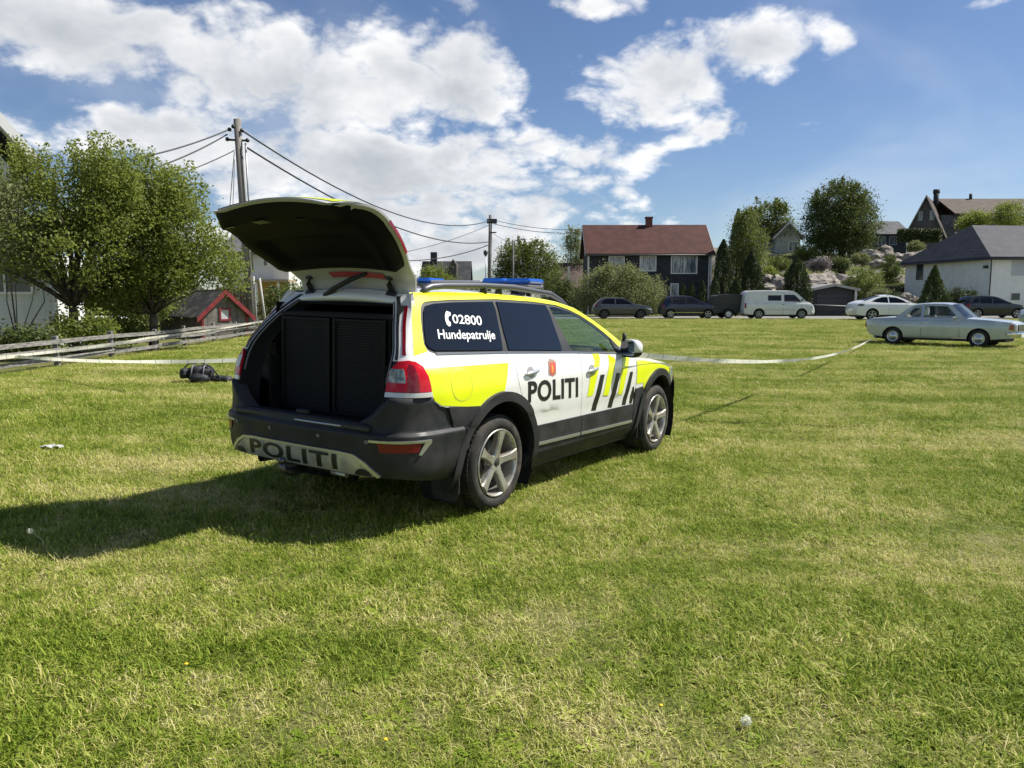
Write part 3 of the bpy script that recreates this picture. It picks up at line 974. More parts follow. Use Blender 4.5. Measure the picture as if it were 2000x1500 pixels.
    one('roof_header', white, root, header)

    # ---- rear bumper
    bx = np.array([(-.44, .924), (-.60, .920), (-.75, .908), (-.85, .882), (-.93, .835), (-.99, .752), (-1.028, .62), (-1.05, .42), (-1.062, .21), (-1.066, 0)])
    L = np.r_[0, np.cumsum(np.hypot(*np.diff(bx, axis=0).T))]; Lh = L[-1]
    fx, fy_ = pchip(L, bx[:, 0]), pchip(L, bx[:, 1])
    boff = pchip([.30, .34, .39, .46, .56, .634, .640, .664, .74, .88], [-.07, -.04, -.015, 0, .004, .012, .010, -.012, -.018, -.012])
    def bump_pt(S, z):
        S = np.asarray(S, float); z = np.asarray(z, float)
        l = (1 - np.abs(S)) * Lh; e = 2e-3
        x, y = fx(l), fy_(l); dx = fx(l + e) - fx(l - e); dy = fy_(l + e) - fy_(l - e)
        n = np.hypot(dx, dy) + 1e-12; nx, ny = dy / n, -dx / n
        nx = np.where(np.abs(S) < 1e-3, -1.0, nx); ny = np.where(np.abs(S) < 1e-3, 0.0, ny)
        o = boff(z)
        return np.stack([x + nx * o, np.sign(S + 1e-9) * (y + ny * o), z], -1)
    B0 = num_fn(bump_pt, 1.0)
    p_, n_ = B0(np.array([.0]), np.array([.5])); sg = -1.0 if n_[0][0] > 0 else 1.0
    BF = num_fn(bump_pt, sg)
    SS, ZZ = np.meshgrid(np.linspace(-1, .85, 371), np.linspace(.26, .87, 123), indexing='ij')
    gp = bump_pt(SS.ravel(), ZZ.ravel())
    wv = gp @ CAR_AX + _car0 - _cam
    cp, sp = math.cos(PITCH), math.sin(PITCH)
    fwd = wv[:, 1] * cp - wv[:, 2] * sp; upv = wv[:, 1] * sp + wv[:, 2] * cp
    gu, gv = 1000 + FPX * wv[:, 0] / fwd, 750 - FPX * upv / fwd
    def bpb(px, py):
        i = int(np.argmin((gu - px) ** 2 + (gv - py) ** 2 + fwd * .0))
        return (float(SS.ravel()[i]), float(ZZ.ravel()[i]))
    ztop = lambda S: float(np.interp(abs(S), [0, .40, .47, .56, .80, .87, 1], [.70, .70, .75, .872, .872, .815, .79]))
    def bumper(b):
        P = []
        for S in np.linspace(-1, 1, 97):
            zt = ztop(S); zs_ = np.concatenate([[z_ if z_ > .40 else z_ + (.40 - z_) * .66 * float(np.clip((.86 - abs(S)) / .25, 0, 1)) for z_ in (.325, .335, .35, .38)] + [.42, .46, .50, .54, .58, .61, .63, .636, .641, .646, .651, .657, .664], np.linspace(.675, zt, 6)])
            row = [tuple(p) for p in bump_pt(np.full(len(zs_), S), zs_)]
            q0 = Vector(row[0]); q1 = Vector(row[-1])
            inn = Vector((-.3, 0, 0)) - Vector((q1.x, q1.y, 0)); inn.normalize()
            row = [tuple(q0 + inn * .14 + Vector((0, 0, .0)))] + row + [tuple(q1 + inn * .02 + Vector((0, 0, .004))), tuple(q1 + inn * .09 + Vector((0, 0, .006)))]
            P.append(row)
        b.grid(P)
    bo = one('rear_bumper', dark, root, bumper)
    zb = lambda x, y: (450 + x / 6.4516, 820 + y / 6.4516)
    zl = lambda x, y: (680 + x / 5.357, 680 + y / 5.357)
    bpx = lambda Lp, f_: [bpb(*f_(*q_)) for q_ in Lp]
    skid_m = vary(mat('skid_plate', (.45, .45, .43), .4, .5), (.52, .52, .50), (.30, .29, .26), 7, 6, rough=(.3, .6))
    sk_r = [(-.30, .520), (-.385, .512), (-.445, .475), (-.525, .392), (-.46, .380), (-.35, .380), (-.2, .386)]
    sk_full = sk_r + [(-a, z) for a, z in sk_r[::-1]]
    skid = poly_sheet('skid_plate', sk_full, BF, skid_m, root, .008, .02, .04)
    rim_ = sk_r[:4]
    for sg_ in (-1, 1):
        outer_ = [(sg_ * -a, z) for a, z in rim_]; inn_ = [(sg_ * -a * .965, z - .012) for a, z in rim_]
        poly_sheet('skid_rim', [(0, .522)] + outer_ + inn_[::-1] + [(0, .510)], BF, silver, skid, .016, .012, .04)
    for sg_ in (-1, 1):
        cut_ = arc(sg_ * -.43, .384, .046, 0, 180, 9, .044)
        poly_sheet('tailpipe_cutout', cut_, BF, black, skid, .010, 0, .04)
    tp, tt = text_tris('POLITI', .022, 1.10)
    qd = [(.335, .398), (-.285, .398), (-.285, .498), (.335, .498)]
    sheet('lettering', fit_pts(tp, qd), tt, BF, ink, skid, .0125, 0, .03)['label'] = 'black POLITI lettering on the rear skid plate'
    rl = bpx([(300, 1003), (765, 1000), (735, 1095), (330, 1090)], zl)
    for sg_ in (1, -1):
        mir = lambda Lq: [(sg_ * a, z) for a, z in Lq]
        tr = bpx([(215, 962), (868, 957), (868, 985), (765, 1122), (735, 1120), (800, 985), (215, 985)], zl)
        poly_sheet('reflector_trim', mir(tr), BF, silver, root, .010, .012, .05)
        poly_sheet('rear_reflector', mir(rl), BF, refl, root, .006, .008, .05)
    for S in (-.455, .455, -.17, .17):
        poly_sheet('parking_sensor', [(S + .011 * math.cos(a), .598 + .013 * math.sin(a)) for a in np.linspace(0, 2 * math.pi, 10, endpoint=False)], BF, mat('sensor', (.16, .16, .17), .4), root, .004, .004, 0)
    one('bumper_chrome', silver, root, lambda b: b.tube([tuple(bump_pt(np.array([S]), np.array([.672]))[0] + np.array([-.004, 0, .004])) for S in np.linspace(-.30, .0, 9)], .007, 6))
    # tow ball, exhausts, rear silencer, underbody
    one('tow_ball', mat('tow_steel', (.12, .12, .125), .35, .8), root, lambda b: (b.tube([(-.95, .03, .325), (-1.08, .03, .325), (-1.13, .03, .35), (-1.135, .03, .39)], [.028, .028, .024, .017], 10), b.lathe([(.0, -.026), (.015, -.022), (.025, -.008), (.026, .004), (.02, .018), (0, .026)], 14, 'Z', center=(-1.135, .03, .41))))
    for s in (-1, 1):
        one('exhaust_pipe', mat('exhaust_steel', (.35, .34, .32), .3, .9), root, lambda b, s=s: b.tube([(-.6, s * .46, .34), (-.90, s * .46, .345), (-.965, s * .46, .35)], [.030, .032, .034], 14, cap=False))
    one('towbar_lamp', silver, root, lambda b: b.tube([(-.98, -.40, .352), (-.98, -.27, .352)], .020, 8))
    one('silencer', mat('silencer', (.05, .05, .05), .6, .5), root, lambda b: b.box((-.85, -.50, .29), (-.5, .50, .37), bev=.04))
    def under(b):
        b.box((-.94, -.60, .36), (-.45, .60, .64)); b.box((-.47, -.60, .24), (.47, .60, .62)); b.box((.47, -.82, .20), (2.33, .82, .40)); b.box((2.33, -.55, .22), (3.3, .55, .60))
        b.box((3.25, -.7, .24), (3.6, .7, .55))
    one('underbody', black, root, under)

    # ---- cabin and boot lining
    def lining(b):
        b.box((-.62, -.60, 1.425), (1.30, .60, 1.445))                       # head lining
        b.box((-.98, -.60, .640), (1.9, .60, .655))                          # floor
        for s in (-1, 1):
            b.box((-.80, s * .56 - .015, .65), (.98, s * .56 + .015, 1.05))    # side trim
            P = []
            for x in np.linspace(-.72, .96, 12):
                P.append([(x, s * .575, 1.04), (x, s * float(min(.60, hero_hw(x, 1.12) - .05)), 1.12), (x, s * (float(hero_hw(x, 1.43)) - .05), 1.435)])
            b.grid(P)
    one('cabin_lining', inner, root, lining)
    one('boot_sill', mat('sill_plastic', (.016, .016, .018), .45), root, lambda b: (b.box((-1.045, -.64, .655), (-.90, .64, .700), bev=.012), b.box((-1.035, -.60, .700), (-.985, .60, .708), bev=.004)))
    one('boot_latch', black, root, lambda b: b.box((-1.0, -.06, .706), (-.96, .06, .735), bev=.006))
    # partition behind the front seats, seats, dash, wheel
    one('partition', inner, root, lambda b: b.box((.98, -.62, .5), (1.0, .62, 1.40)))
    for s in (-1, 1):
        def seat(b, s=s):
            y = s * .36
            b.box((1.20, y - .25, .40), (1.72, y + .25, .60), bev=.07)
            Mx = Matrix.Translation((1.22, y, .56)) @ Matrix.Rotation(R(-16), 4, 'Y')
            b.box((-.07, -.24, 0), (.07, .24, .58), Mx, bev=.06); b.box((-.05, -.13, .60), (.05, .13, .78), Mx, bev=.045)
        one('front_seat', mat('seat_cloth', (.03, .03, .033), .9), root, seat)
    one('dashboard', inner, root, lambda b: b.box((1.92, -.70, .62), (2.30, .70, 1.01), bev=.06))
    one('steering_wheel', black, root, lambda b: b.tube([(1.80 + .09 * math.sin(a), .36 + .18 * math.cos(a), .93 + .16 * math.sin(a)) for a in np.linspace(0, 2 * math.pi, 25)], .015, 6, cap=False))

    # ---- roof rails and beacon bar
    for s in (-1, 1):
        rail = one('roof_rail', mat('rail_grey', (.12, .123, .13), .4, .5), root, lambda b, s=s: b.tube([(x, s * y, z) for x, y, z in ((-.47, .57, 1.525), (-.44, .572, 1.545), (-.38, .574, 1.564), (-.25, .575, 1.574), (.2, .58, 1.588), (.6, .585, 1.588), (.9, .59, 1.568), (1.15, .60, 1.552), (1.32, .61, 1.495), (1.40, .615, 1.455))], [.018, .023, .024, .024, .024, .024, .023, .021, .019, .016], 10))
        for x in (.22, .42):
            one('rail_foot', black, rail, lambda b, s=s, x=x: b.tube([(x, s * .575, 1.53), (x, s * .58, 1.60)], [.030, .022], 8))
    bar = empty('beacon_bar', (1.02, .06, 1.562), 0, root)
    one('bar_base', mat('bar_grey', (.16, .165, .17), .4), bar, lambda b: b.box((-.13, -.60, .035), (.13, .60, .062), bev=.02))
    one('bar_centre', mat('bar_lens_grey', (.36, .37, .39), .25), bar, lambda b: b.box((-.12, -.118, .062), (.12, .44, .088), bev=.012))
    for s, y0, y1 in ((-1, -.61, -.36), (-1, -.35, -.12), (1, .445, .61)):
        one('blue_lens', blue, bar, lambda b, y0=y0, y1=y1: b.box((-.125, y0, .060), (.125, y1, .108), bev=.024))
    for y in (-.42, .42):
        one('bar_foot', black, bar, lambda b, y=y: b.box((-.05, y - .04, -.03), (.05, y + .04, .036)))

    # ---- wheels
    tyre_m = vary(mat('tyre_rubber', (.035, .033, .031), .85), (.022, .021, .020), (.075, .062, .046), 9, 7, .42, .72, bump=.15, bscale=70)
    rim_m = vary(mat('alloy_rim', (.50, .49, .47), .32, .65), (.56, .55, .53), (.34, .31, .26), 14, 6, rough=(.25, .5))
    def wheel(x, s):
        w = empty('wheel', (x, s * .785, CZ), 0, root)
        Rr = CZ
        def tyre(b):
            hwid = .118
            pr = [(.236, -hwid + .03), (.246, -hwid + .008), (.275, -hwid), (.300, -hwid - .001), (Rr - .018, -hwid + .012), (Rr - .004, -hwid + .030), (Rr, -.06), (Rr, .06), (Rr - .004, hwid - .030), (Rr - .018, hwid - .012), (.300, hwid + .001), (.275, hwid), (.246, hwid - .008), (.236, hwid - .03)]
            b.lathe(pr, 56, 'Y')
            for k in range(60):         # tread blocks
                a = 2 * math.pi * k / 60
                Mx = Matrix.Rotation(-a, 4, 'Y') @ Matrix.Translation((Rr, 0, 0))
                for y0, y1 in ((-.092, -.036), (-.030, .030), (.036, .092)):
                    b.box((-.004, y0, -.0125), (.0035, y1, .0125), Mx)
        one('tyre', tyre_m, w, tyre)
        def rim(b):
            yo = s * .104
            b.lathe([(.243, s * .112), (.240, s * .118), (.232, s * .116), (.224, s * .100), (.220, s * .04), (.216, -s * .09), (.225, -s * .11)], 56, 'Y')
            for k in range(5):
                a = R(80 + 72 * k)
                c, si = math.cos(a), math.sin(a)
                secs = [(.030, .040, .088, .050), (.075, .026, .092, .045), (.150, .026, .102, .040), (.200, .034, .108, .034), (.230, .046, .110, .028)]
                P = []
                for r_, hw_, yy, th in secs:
                    ring = []
                    for (a_, b_) in ((-1, 0), (-.8, .012), (.8, .012), (1, 0), (1, -th), (-1, -th), (-1, 0)):
                        ring.append((c * r_ - si * hw_ * a_, s * (yy + b_), si * r_ + c * hw_ * a_))
                    P.append(ring)
                b.grid(P, smooth=False)
            b.lathe([(0, s * .096), (.03, s * .096), (.05, s * .09), (.062, s * .08), (.062, s * .03)], 24, 'Y')
        one('rim', rim_m, w, rim)
        one('hub_cap', mat('hub_dark', (.06, .06, .062), .4, .5), w, lambda b: (b.lathe([(0, s * .1005), (.026, s * .1005), (.031, s * .094)], 20, 'Y'), [b.lathe([(0, s * .094), (.009, s * .094), (.010, s * .085)], 8, 'Y', center=(.047 * math.cos(R(44 + 72 * k)), 0, .047 * math.sin(R(44 + 72 * k)))) for k in range(5)]))
        one('brake_disc', mat('disc_steel', (.16, .15, .14), .45, .8), w, lambda b: b.lathe([(.05, s * .02), (.15, s * .02), (.155, s * .01), (.155, -s * .01), (.05, -s * .01)], 32, 'Y'))
    for x in (RW, FW):
        for s in (-1, 1): wheel(x, s)

    # ---- raised tailgate: built closed, then swung about the hinge line
    hx_, hz_ = -.535, 1.497
    hp = np.array([(-.55, 1.540), (-.66, 1.505), (-.70, 1.44), (-.79, 1.29), (-.885, 1.09), (-.935, 1.00), (-.962, .88), (-.955, .78), (-.940, .715)])
    hl = np.r_[0, np.cumsum(np.hypot(*np.diff(hp, axis=0).T))]; hl /= hl[-1]
    HX, HZ = pchip(hl, hp[:, 0]), pchip(hl, hp[:, 1])
    HWd = pchip([0, .13, .22, .38, .60, .72, .84, .92, .97, 1.0], [.545, .555, .575, .635, .700, .705, .690, .655, .60, .50])
    th = R(99)
    def swing(P):
        dx, dz = P[..., 0] - hx_, P[..., 2] - hz_
        Q = P.copy(); Q[..., 0] = hx_ + dx * math.cos(th) + dz * math.sin(th); Q[..., 2] = hz_ - dx * math.sin(th) + dz * math.cos(th)
        return Q
    def hatch_pt(depth):
        def pt(t, s_):
            t = np.asarray(t, float); s_ = np.asarray(s_, float); e = 2e-3
            x, z = HX(s_), HZ(s_); dx = HX(s_ + e) - HX(s_ - e); dz = HZ(s_ + e) - HZ(s_ - e); n = np.hypot(dx, dz)
            nx, nz = dz / n, -dx / n                           # outward: rearwards / up
            crown = .055 * (1 - t ** 2) - depth * np.clip((1 - np.abs(t)) * 9, .16, 1) * np.clip((1 - s_) * 14, .12, 1)
            return swing(np.stack([x + nx * crown, t * HWd(s_), z + nz * crown], -1))
        return pt
    hat = empty('tailgate', (0, 0, 0), 0, root)
    def hsurf(b, depth, t0, t1, s0, s1, n=24, m=26):
        f_ = hatch_pt(depth)
        for_grid = []
        for s_ in np.linspace(s0, s1, m):
            for_grid.append([tuple(p) for p in f_(np.linspace(t0, t1, n), np.full(n, s_))])
        b.grid(for_grid)
        return for_grid
    def hshell(b):
        A = hsurf(b, .004, -1, 1, 0, 1)
        Bg = hsurf(b, .085, -1, 1, 0, 1)
        b.grid([[r[0] for r in A], [r[0] for r in Bg]]); b.grid([[r[-1] for r in A], [r[-1] for r in Bg]])
        b.grid([A[-1], Bg[-1]]); b.grid([A[0], Bg[0]])
    one('tailgate_shell', white, hat, lambda b: hsurf(b, 0, -1, 1, 0, 1))
    one('tailgate_inner_panel', mat('inner_panel_shaded_white', (.36, .36, .34), .45), hat, hshell)  # white paint greyed here: the shade inside the tailgate is put into the colour
    HOUT = hatch_pt(-.004)
    o_ = lambda nm, m, depth, t0, t1, s0, s1: one(nm, m, hat, lambda b: hsurf(b, depth, t0, t1, s0, s1))
    o_('tailgate_window', tint, -.004, -.90, .90, .20, .56)
    o_('livery_film', yellow, -.004, -.93, -.05, .62, .98)
    o_('livery_film', mat('reflective_red', (.50, .03, .04), .35), -.006, -.99, -.80, .30, .60)
    o_('livery_film', mat('reflective_red', (.50, .03, .04), .35), -.006, .3, .93, .66, .97)
    for sg_ in (-1, 1):
        def flank(b, s0, s1, sg_=sg_):
            A = hatch_pt(-.004)(np.full(12, sg_ * 1.0), np.linspace(s0, s1, 12)); Bq = hatch_pt(.14)(np.full(12, sg_ * 1.0), np.linspace(s0, s1, 12))
            for Q in (A, Bq): Q[:, 1] += sg_ * .006
            C_ = hatch_pt(-.006)(np.full(12, sg_ * .93), np.linspace(s0, s1, 12))
            b.grid([[tuple(p) for p in C_], [tuple(p) for p in A], [tuple(p) for p in Bq]])
        one('tailgate_lamp', mat('deep_red_lens', (.20, .006, .014), .2, 0, .4), hat, lambda b: flank(b, .36, .60)); one('tailgate_lamp_end', redd, hat, lambda b: flank(b, .605, .66))  # lens in a deeper red than the main tail lamp
    # inside: black trim panel with the window recess
    def trim(b):
        f1, f2 = hatch_pt(.088), hatch_pt(.120)
        ss = np.concatenate([np.linspace(.265, .62, 14), np.linspace(.66, .982, 10)])
        T = np.linspace(-.972, .972, 25)
        P = []
        for s_ in ss:
            edge = min(1, (s_ - .265) / .05, (.99 - s_) / .05)
            row = []
            for t in T:
                e2 = max(0.0, min(edge, (1 - abs(t)) / .10))
                win = 1.0 if (.33 < s_ < .60 and abs(t) < .66) else 0.0
                d_ = .102 + .026 * e2 - .034 * win
                row.append(tuple(hatch_pt(d_)(np.array([t]), np.array([s_]))[0]))
            P.append(row)
        b.grid(P)
    one('tailgate_trim', mat('tailgate_trim_black', (.0045, .0045, .0055), .6, 0, .12), hat, trim)
    one('tailgate_rear_glass_inside', mat('inner_glass', (.028, .032, .028), .14, 0, .4), hat, lambda b: hsurf(b, .088, -.64, .64, .345, .585))
    def pocket(b, t0, t1, s0, s1, d0=.124, d1=.130):
        hsurf(b, d1, t0, t1, s0, s1, 4, 4)
    one('trim_label', mat('worn_label', (.16, .16, .16), .6), hat, lambda b: pocket(b, .22, .40, .85, .93))
    for t0 in (-.32, .70):
        one('trim_lamp', mat('lamp_grey', (.07, .07, .075), .4), hat, lambda b, t0=t0: pocket(b, t0, t0 + .12, .89, .92))
    one('warning_strip', mat('red_warning_strip', (.42, .05, .05), .45), hat, lambda b: hsurf(b, .092, -.62, .30, .165, .215, 8, 3))
    for y in (.39, -.39):
        h = one('tailgate_hinge', black, hat, lambda b, y=y: (b.tube([(-.50, y - .012, 1.49), (-.56, y, 1.515), (-.59, y, 1.57), (-.58, y, 1.62)], [.026, .020, .020, .024], 8), b.box((-.600, y - .028, 1.60), (-.565, y + .028, 1.71), bev=.008), b.lathe([(0, -.014), (.045, -.014), (.05, 0), (.045, .014), (0, .014)], 14, 'X', center=(-.575, y - .005, 1.487))))
    one('gas_strut', black, hat, lambda b: b.tube([(-.60, .20, 1.485), (-.62, .10, 1.535), (-.615, -.06, 1.60), (-.60, -.20, 1.645)], [.026, .020, .018, .012], 8))
    one('wiper_arm', black, hat, lambda b: b.tube([tuple(hatch_pt(-.03)(np.array([t]), np.array([s_]))[0]) for t, s_ in ((0, .62), (.1, .55), (.6, .50))], .01, 6))
    return root


police = hero()


# ------------------------------------------------------------------ dog cage in the boot
def dog_cage():
    root = bpy.data.objects.new('dog_cage', None); link(root)
    M = Matrix(CAR_AX.T.tolist()).to_4x4(); M.translation = Vector(_car0 + np.array([-.30, 0, .66]) @ CAR_AX)
    root.matrix_world = M
    tag(root, 'black twin-door dog cage filling the open boot of the police car', 'dog cage')
    fr = mat('cage_frame', (.005, .005, .0055), .6, 0, .25); sl = mat('cage_slat', (.010, .010, .011), .6, 0, .25); dk = mat('cage_dark', (.010, .010, .010), .8)
    x0 = -.42; x1 = .5
    def fr_(b):
        for y in (-.53, -.015, .50):
            b.box((x0, y, 0), (x0 + .03, y + .03, .70))
        for z in (0, .335, .68):
            b.box((x0 + .001, -.53, z + .001), (x0 + .029, .53, z + .026))
        b.box((x0 + .05, -.53, 0), (x1, -.515, .70)); b.box((x0 + .05, .515, 0), (x1, .53, .70)); b.box((x0 + .05, -.53, .70), (x1, .53, .715)); b.box((x1, -.53, 0), (x1 + .01, .53, .715))
    one('cage_frame', fr, root, fr_)
    for (ya, yb) in ((-.50, -.017), (.017, .50)):
        d = one('cage_door', fr, root, lambda b: (b.box((x0 - .022, ya, .025), (x0 - .004, ya + .022, .675)), b.box((x0 - .022, yb - .022, .025), (x0 - .004, yb, .675)), b.box((x0 - .021, ya + .022, .026), (x0 - .005, yb - .022, .046)), b.box((x0 - .021, ya + .022, .655), (x0 - .005, yb - .022, .674))))
        slat = None
        for k in range(34):
            z = .060 + k * .0175
            if slat is None:
                slat = one('cage_slat', sl, d, lambda b: b.box((x0 - .014, ya + .024, z), (x0 - .010, yb - .024, z + .009)))
            else:
                c = slat.copy(); COL.objects.link(c); c.location = (0, 0, .0175 * k)
        one('cage_backing', dk, d, lambda b: b.box((x0 + .002, ya + .02, .03), (x0 + .006, yb - .02, .67)))
    return root


dog_cage()

# ================================================================== parked vehicles
def car_wheel(parent, x, s, track, Rr, rr, width, rim_mat, style=5, hub=None):
    w = empty('wheel', (x, s * track, Rr), 0, parent)
    h = width / 2
    one('tyre', mat('plain_tyre', (.022, .022, .022), .85), w, lambda b: b.lathe([(rr - .01, -h + .02), (rr + .01, -h), (Rr - .03, -h), (Rr - .006, -h + .02), (Rr, -h * .5), (Rr, h * .5), (Rr - .006, h - .02), (Rr - .03, h), (rr + .01, h), (rr - .01, h - .02)], 30, 'Y'))
    def rim(b):
        b.lathe([(rr + .004, s * h * .96), (rr - .012, s * h * 1.0), (rr - .03, s * h * .7), (rr - .035, -s * h * .6)], 30, 'Y')
        if style == 0:          # dished steel wheel with cap
            b.lathe([(rr - .03, s * h * .55), (rr * .72, s * h * .80), (rr * .52, s * h * .62), (rr * .46, s * h * .95), (rr * .25, s * h * 1.12), (0, s * h * 1.15)], 30, 'Y')
        else:
            for k in range(style):
                a = 2 * math.pi * k / style + .3; c, si = math.cos(a), math.sin(a); P = []
                for r_, q in ((.02, .035), (rr * .5, .028), (rr - .02, .04)):
                    P.append([(c * r_ - si * q * t, s * (h * .9 + e), si * r_ + c * q * t) for t, e in ((-1, -.03), (-1, 0), (1, 0), (1, -.03))])
                b.grid(P, smooth=False)
            b.lathe([(0, s * h * .98), (.05, s * h * .95), (.06, s * h * .6)], 16, 'Y')
    one('rim', rim_mat, w, rim)
    one('wheel_back', mat('wheel_back_black', (.01, .01, .01), .9), w, lambda b: b.lathe([(rr - .03, s * h * .2), (0, s * h * .2)], 20, 'Y'))  # plain black disc closing the rim behind the spokes
    return w


def make_car(name, label, loc, rz, sp, group=None, cat='car'):
    root = empty(name, loc, rz); tag(root, label, cat, group)
    Wd = sp['width'] / 2; zb, zt = sp['belt'], sp['height']; L = sp['L']; tum = sp.get('tumble', .20)
    pz = pchip([0, .28, .45, zb * .72, zb - .06, zb + .02, zt], [Wd - .10, Wd - .035, Wd - .01, Wd, Wd - .025, Wd - .065, Wd - .065 - tum])
    px_ = pchip([-.2, 0, .18, .6, L - .75, L - .25, L, L + .2], [.22, .16, .05, 0, 0, .07, .24, .30])
    hwf = lambda x, z: pz(z) - px_(x)
    F = {s: side_fn(hwf, s) for s in (-1, 1)}
    body, glass = sp['body'], sp['glass']
    sil = sp['sil']; wr, wf = sp['wheels']; ar = sp['R'] + sp.get('arch', .07); zs = sp.get('sill', .28)
    # flank outline: over the top, then back along the sill with the two arches
    da = math.degrees(math.asin(max(-1, min(1, (zs - sp['R']) / ar))))
    lower = [(L - .02, zs + .04)] if False else []
    outline = list(sil) + arc(wf, sp['R'], ar, da, 180 - da, 16) + arc(wr, sp['R'], ar, da, 180 - da, 16)
    for s in (-1, 1):
        poly_sheet('body_side', [outline] + [list(w) for w in sp['windows']], F[s], body, root, 0, .015, .16)
        for w in sp['windows']:
            poly_sheet('side_window', w, F[s], glass, root, -.008, 0, .2)
        for pl in sp.get('trims', []):
            poly_sheet('trim_strip', pl[0], F[s], pl[1], root, .008, .008, .2)
        for pl in sp.get('lamps', []):
            poly_sheet('headlamp' if pl[0][0][0] > L / 2 else 'tail_lamp', pl[0], F[s], pl[1], root, .006, .01, .2)
        # dark sill / lower cladding
        if sp.get('clad'):
            poly_sheet('lower_cladding', [(wr + ar + .01, zs - .03), (wf - ar - .01, zs - .03), (wf - ar - .01, sp['clad']), (wr + ar + .01, sp['clad'])], F[s], mat('car_black', (.015, .015, .016), .6), root, .006, .01, .2)
        for hx in sp.get('handles', []):
            one('door_handle', sp.get('handle_mat', mat('car_black', (.015, .015, .016), .6)), root, lambda b, hx=hx, s=s: b.box((hx, s * (float(hwf(hx, zb - .1)) + .004) - .012, zb - .115), (hx + .18, s * (float(hwf(hx, zb - .1)) + .004) + .018, zb - .085), bev=.008))
        for dx in sp.get('gaps', []):
            poly_sheet('door_gap', [(dx - .006, zs + .02), (dx + .006, zs + .02), (dx + .006, zb - .01), (dx - .006, zb - .01)], F[s], mat('gap_black', (.006, .006, .006), .9), root, .002, 0, .2)
    # skin that wraps front, roof and back between the flanks
    n = len(sil); S = np.array(sil)
    def wrap(b, i0, i1, off=0.0):
        P = []
        for i in range(i0, i1 + 1):
            d = S[min(i + 1, n - 1)] - S[max(i - 1, 0)]; d = d / (np.linalg.norm(d) + 1e-9); nx, nz = -d[1], d[0]
            y = float(hwf(S[i, 0], S[i, 1])); bul = sp.get('bulge', .05); row = []
            for t in np.linspace(-1, 1, 13):
                k = bul * (1 - t * t) + off
                row.append((S[i, 0] + nx * k, t * y, S[i, 1] + nz * k))
            P.append(row)
        b.grid(P)
    marks = sorted(sp['screens'])
    segs = []; cur = 0
    for (a, c) in marks:
        if a > cur: segs.append((cur, a, None))
        segs.append((a, c, 'glass')); cur = c
    segs.append((cur, n - 1, None))
    names = ['tail_panel', 'roof_panel', 'bonnet_panel']; q = 0
    for (a, c, k) in segs:
        if k: one('windscreen' if S[a, 0] > L / 2 else 'rear_window', glass, root, lambda b: wrap(b, a, c))
        else:
            one(names[min(q, 2)], body, root, lambda b: wrap(b, a, c)); q += 1
    bm_ = sp.get('bumper_mat', mat('car_black', (.015, .015, .016), .6))
    for (x, z0, z1, sg) in sp.get('bumpers', []):
        def bump(b, x=x, z0=z0, z1=z1, sg=sg):
            P = []
            for z, o in ((z0, -.01), (z0, .03), ((z0 + z1) / 2, .05), (z1, .03), (z1, -.01)):
                P.append([(x + sg * (o + .06 * (1 - t * t)) - sg * .22 * abs(t) ** 6, t * (Wd - .06), z) for t in np.linspace(-1, 1, 13)])
            b.grid(P)
        one('bumper', bm_, root, bump)
    # underside, cabin, seats
    blk = mat('car_black', (.015, .015, .016), .6)
    one('underbody', blk, root, lambda b: (b.box((.25, -Wd + .28, .20), (L - .3, Wd - .28, sp['R'] * 2 + .02)), b.box((wr + ar, -Wd + .09, .20), (wf - ar, Wd - .09, zs + .12))))
    for x in (wr, wf):
        for s in (-1, 1):
            def well(b, x=x, s=s):
                P = [[(x + (ar + .01) * math.cos(R(a)), s * yy, sp['R'] + (ar + .01) * math.sin(R(a))) for a in range(-20, 201, 20)] for yy in (Wd - .04, Wd - .30)]
                b.grid(P); b.grid([P[1], [(x, s * (Wd - .30), sp['R'])] * len(P[1])])
            one('wheel_housing', blk, root, well)
            car_wheel(root, x, s, Wd - .12, sp['R'], sp['rim'], .19, sp['rim_mat'], sp.get('spokes', 5))
    cm = sp.get('seat_mat', mat('far_seat', (.03, .03, .03), .9))
    for x in sp.get('seats', []):
        for s in (-1, 1):
            one('seat', cm, root, lambda b, x=x, s=s: (b.box((x - .05, s * .36 - .24, .35), (x + .45, s * .36 + .24, .62), bev=.06), b.box((x - .16, s * .36 - .24, .5), (x, s * .36 + .24, zb + .12), bev=.06)))
    for (mx, mz) in sp.get('mirrors', []):
        for s in (-1, 1):
            one('wing_mirror', sp.get('mirror_mat', body), root, lambda b, s=s: (b.box((mx - .05, s * (Wd + .09) - .09, mz - .06), (mx + .06, s * (Wd + .09) + .09, mz + .06), bev=.035), b.tube([(mx, s * (Wd - .08), mz - .04), (mx, s * (Wd + .03), mz - .03)], .025, 6)))
    for fn in sp.get('extra', []): fn(root, hwf, F)
    return root


def paint(name, c, rough=.22, metal=.0):
    return mat(name, c, rough, metal, .5, .5)


far_glass = glass_mat('far_car_glass', (.26, .30, .34), .30)
alloy = mat('plain_alloy', (.42, .42, .42), .35, .6)
white_rim = mat('white_rim', (.72, .72, .70), .4)
lampw = mat('far_headlamp', (.62, .65, .66), .12, .2)
lampr = mat('far_tail_lamp', (.30, .01, .015), .2)
chrome = mat('chrome', (.78, .79, .80), .12, 1.0)
cblk = mat('car_black', (.015, .015, .016), .6)

GV = 'vehicles parked along the far side of the lawn'
lane_z = 0.02


def place(px_rear, px_front, Y, L):
    """loc of a car whose rear bumper shows at px_rear, facing right"""
    return at(px_rear, 600, Y).x


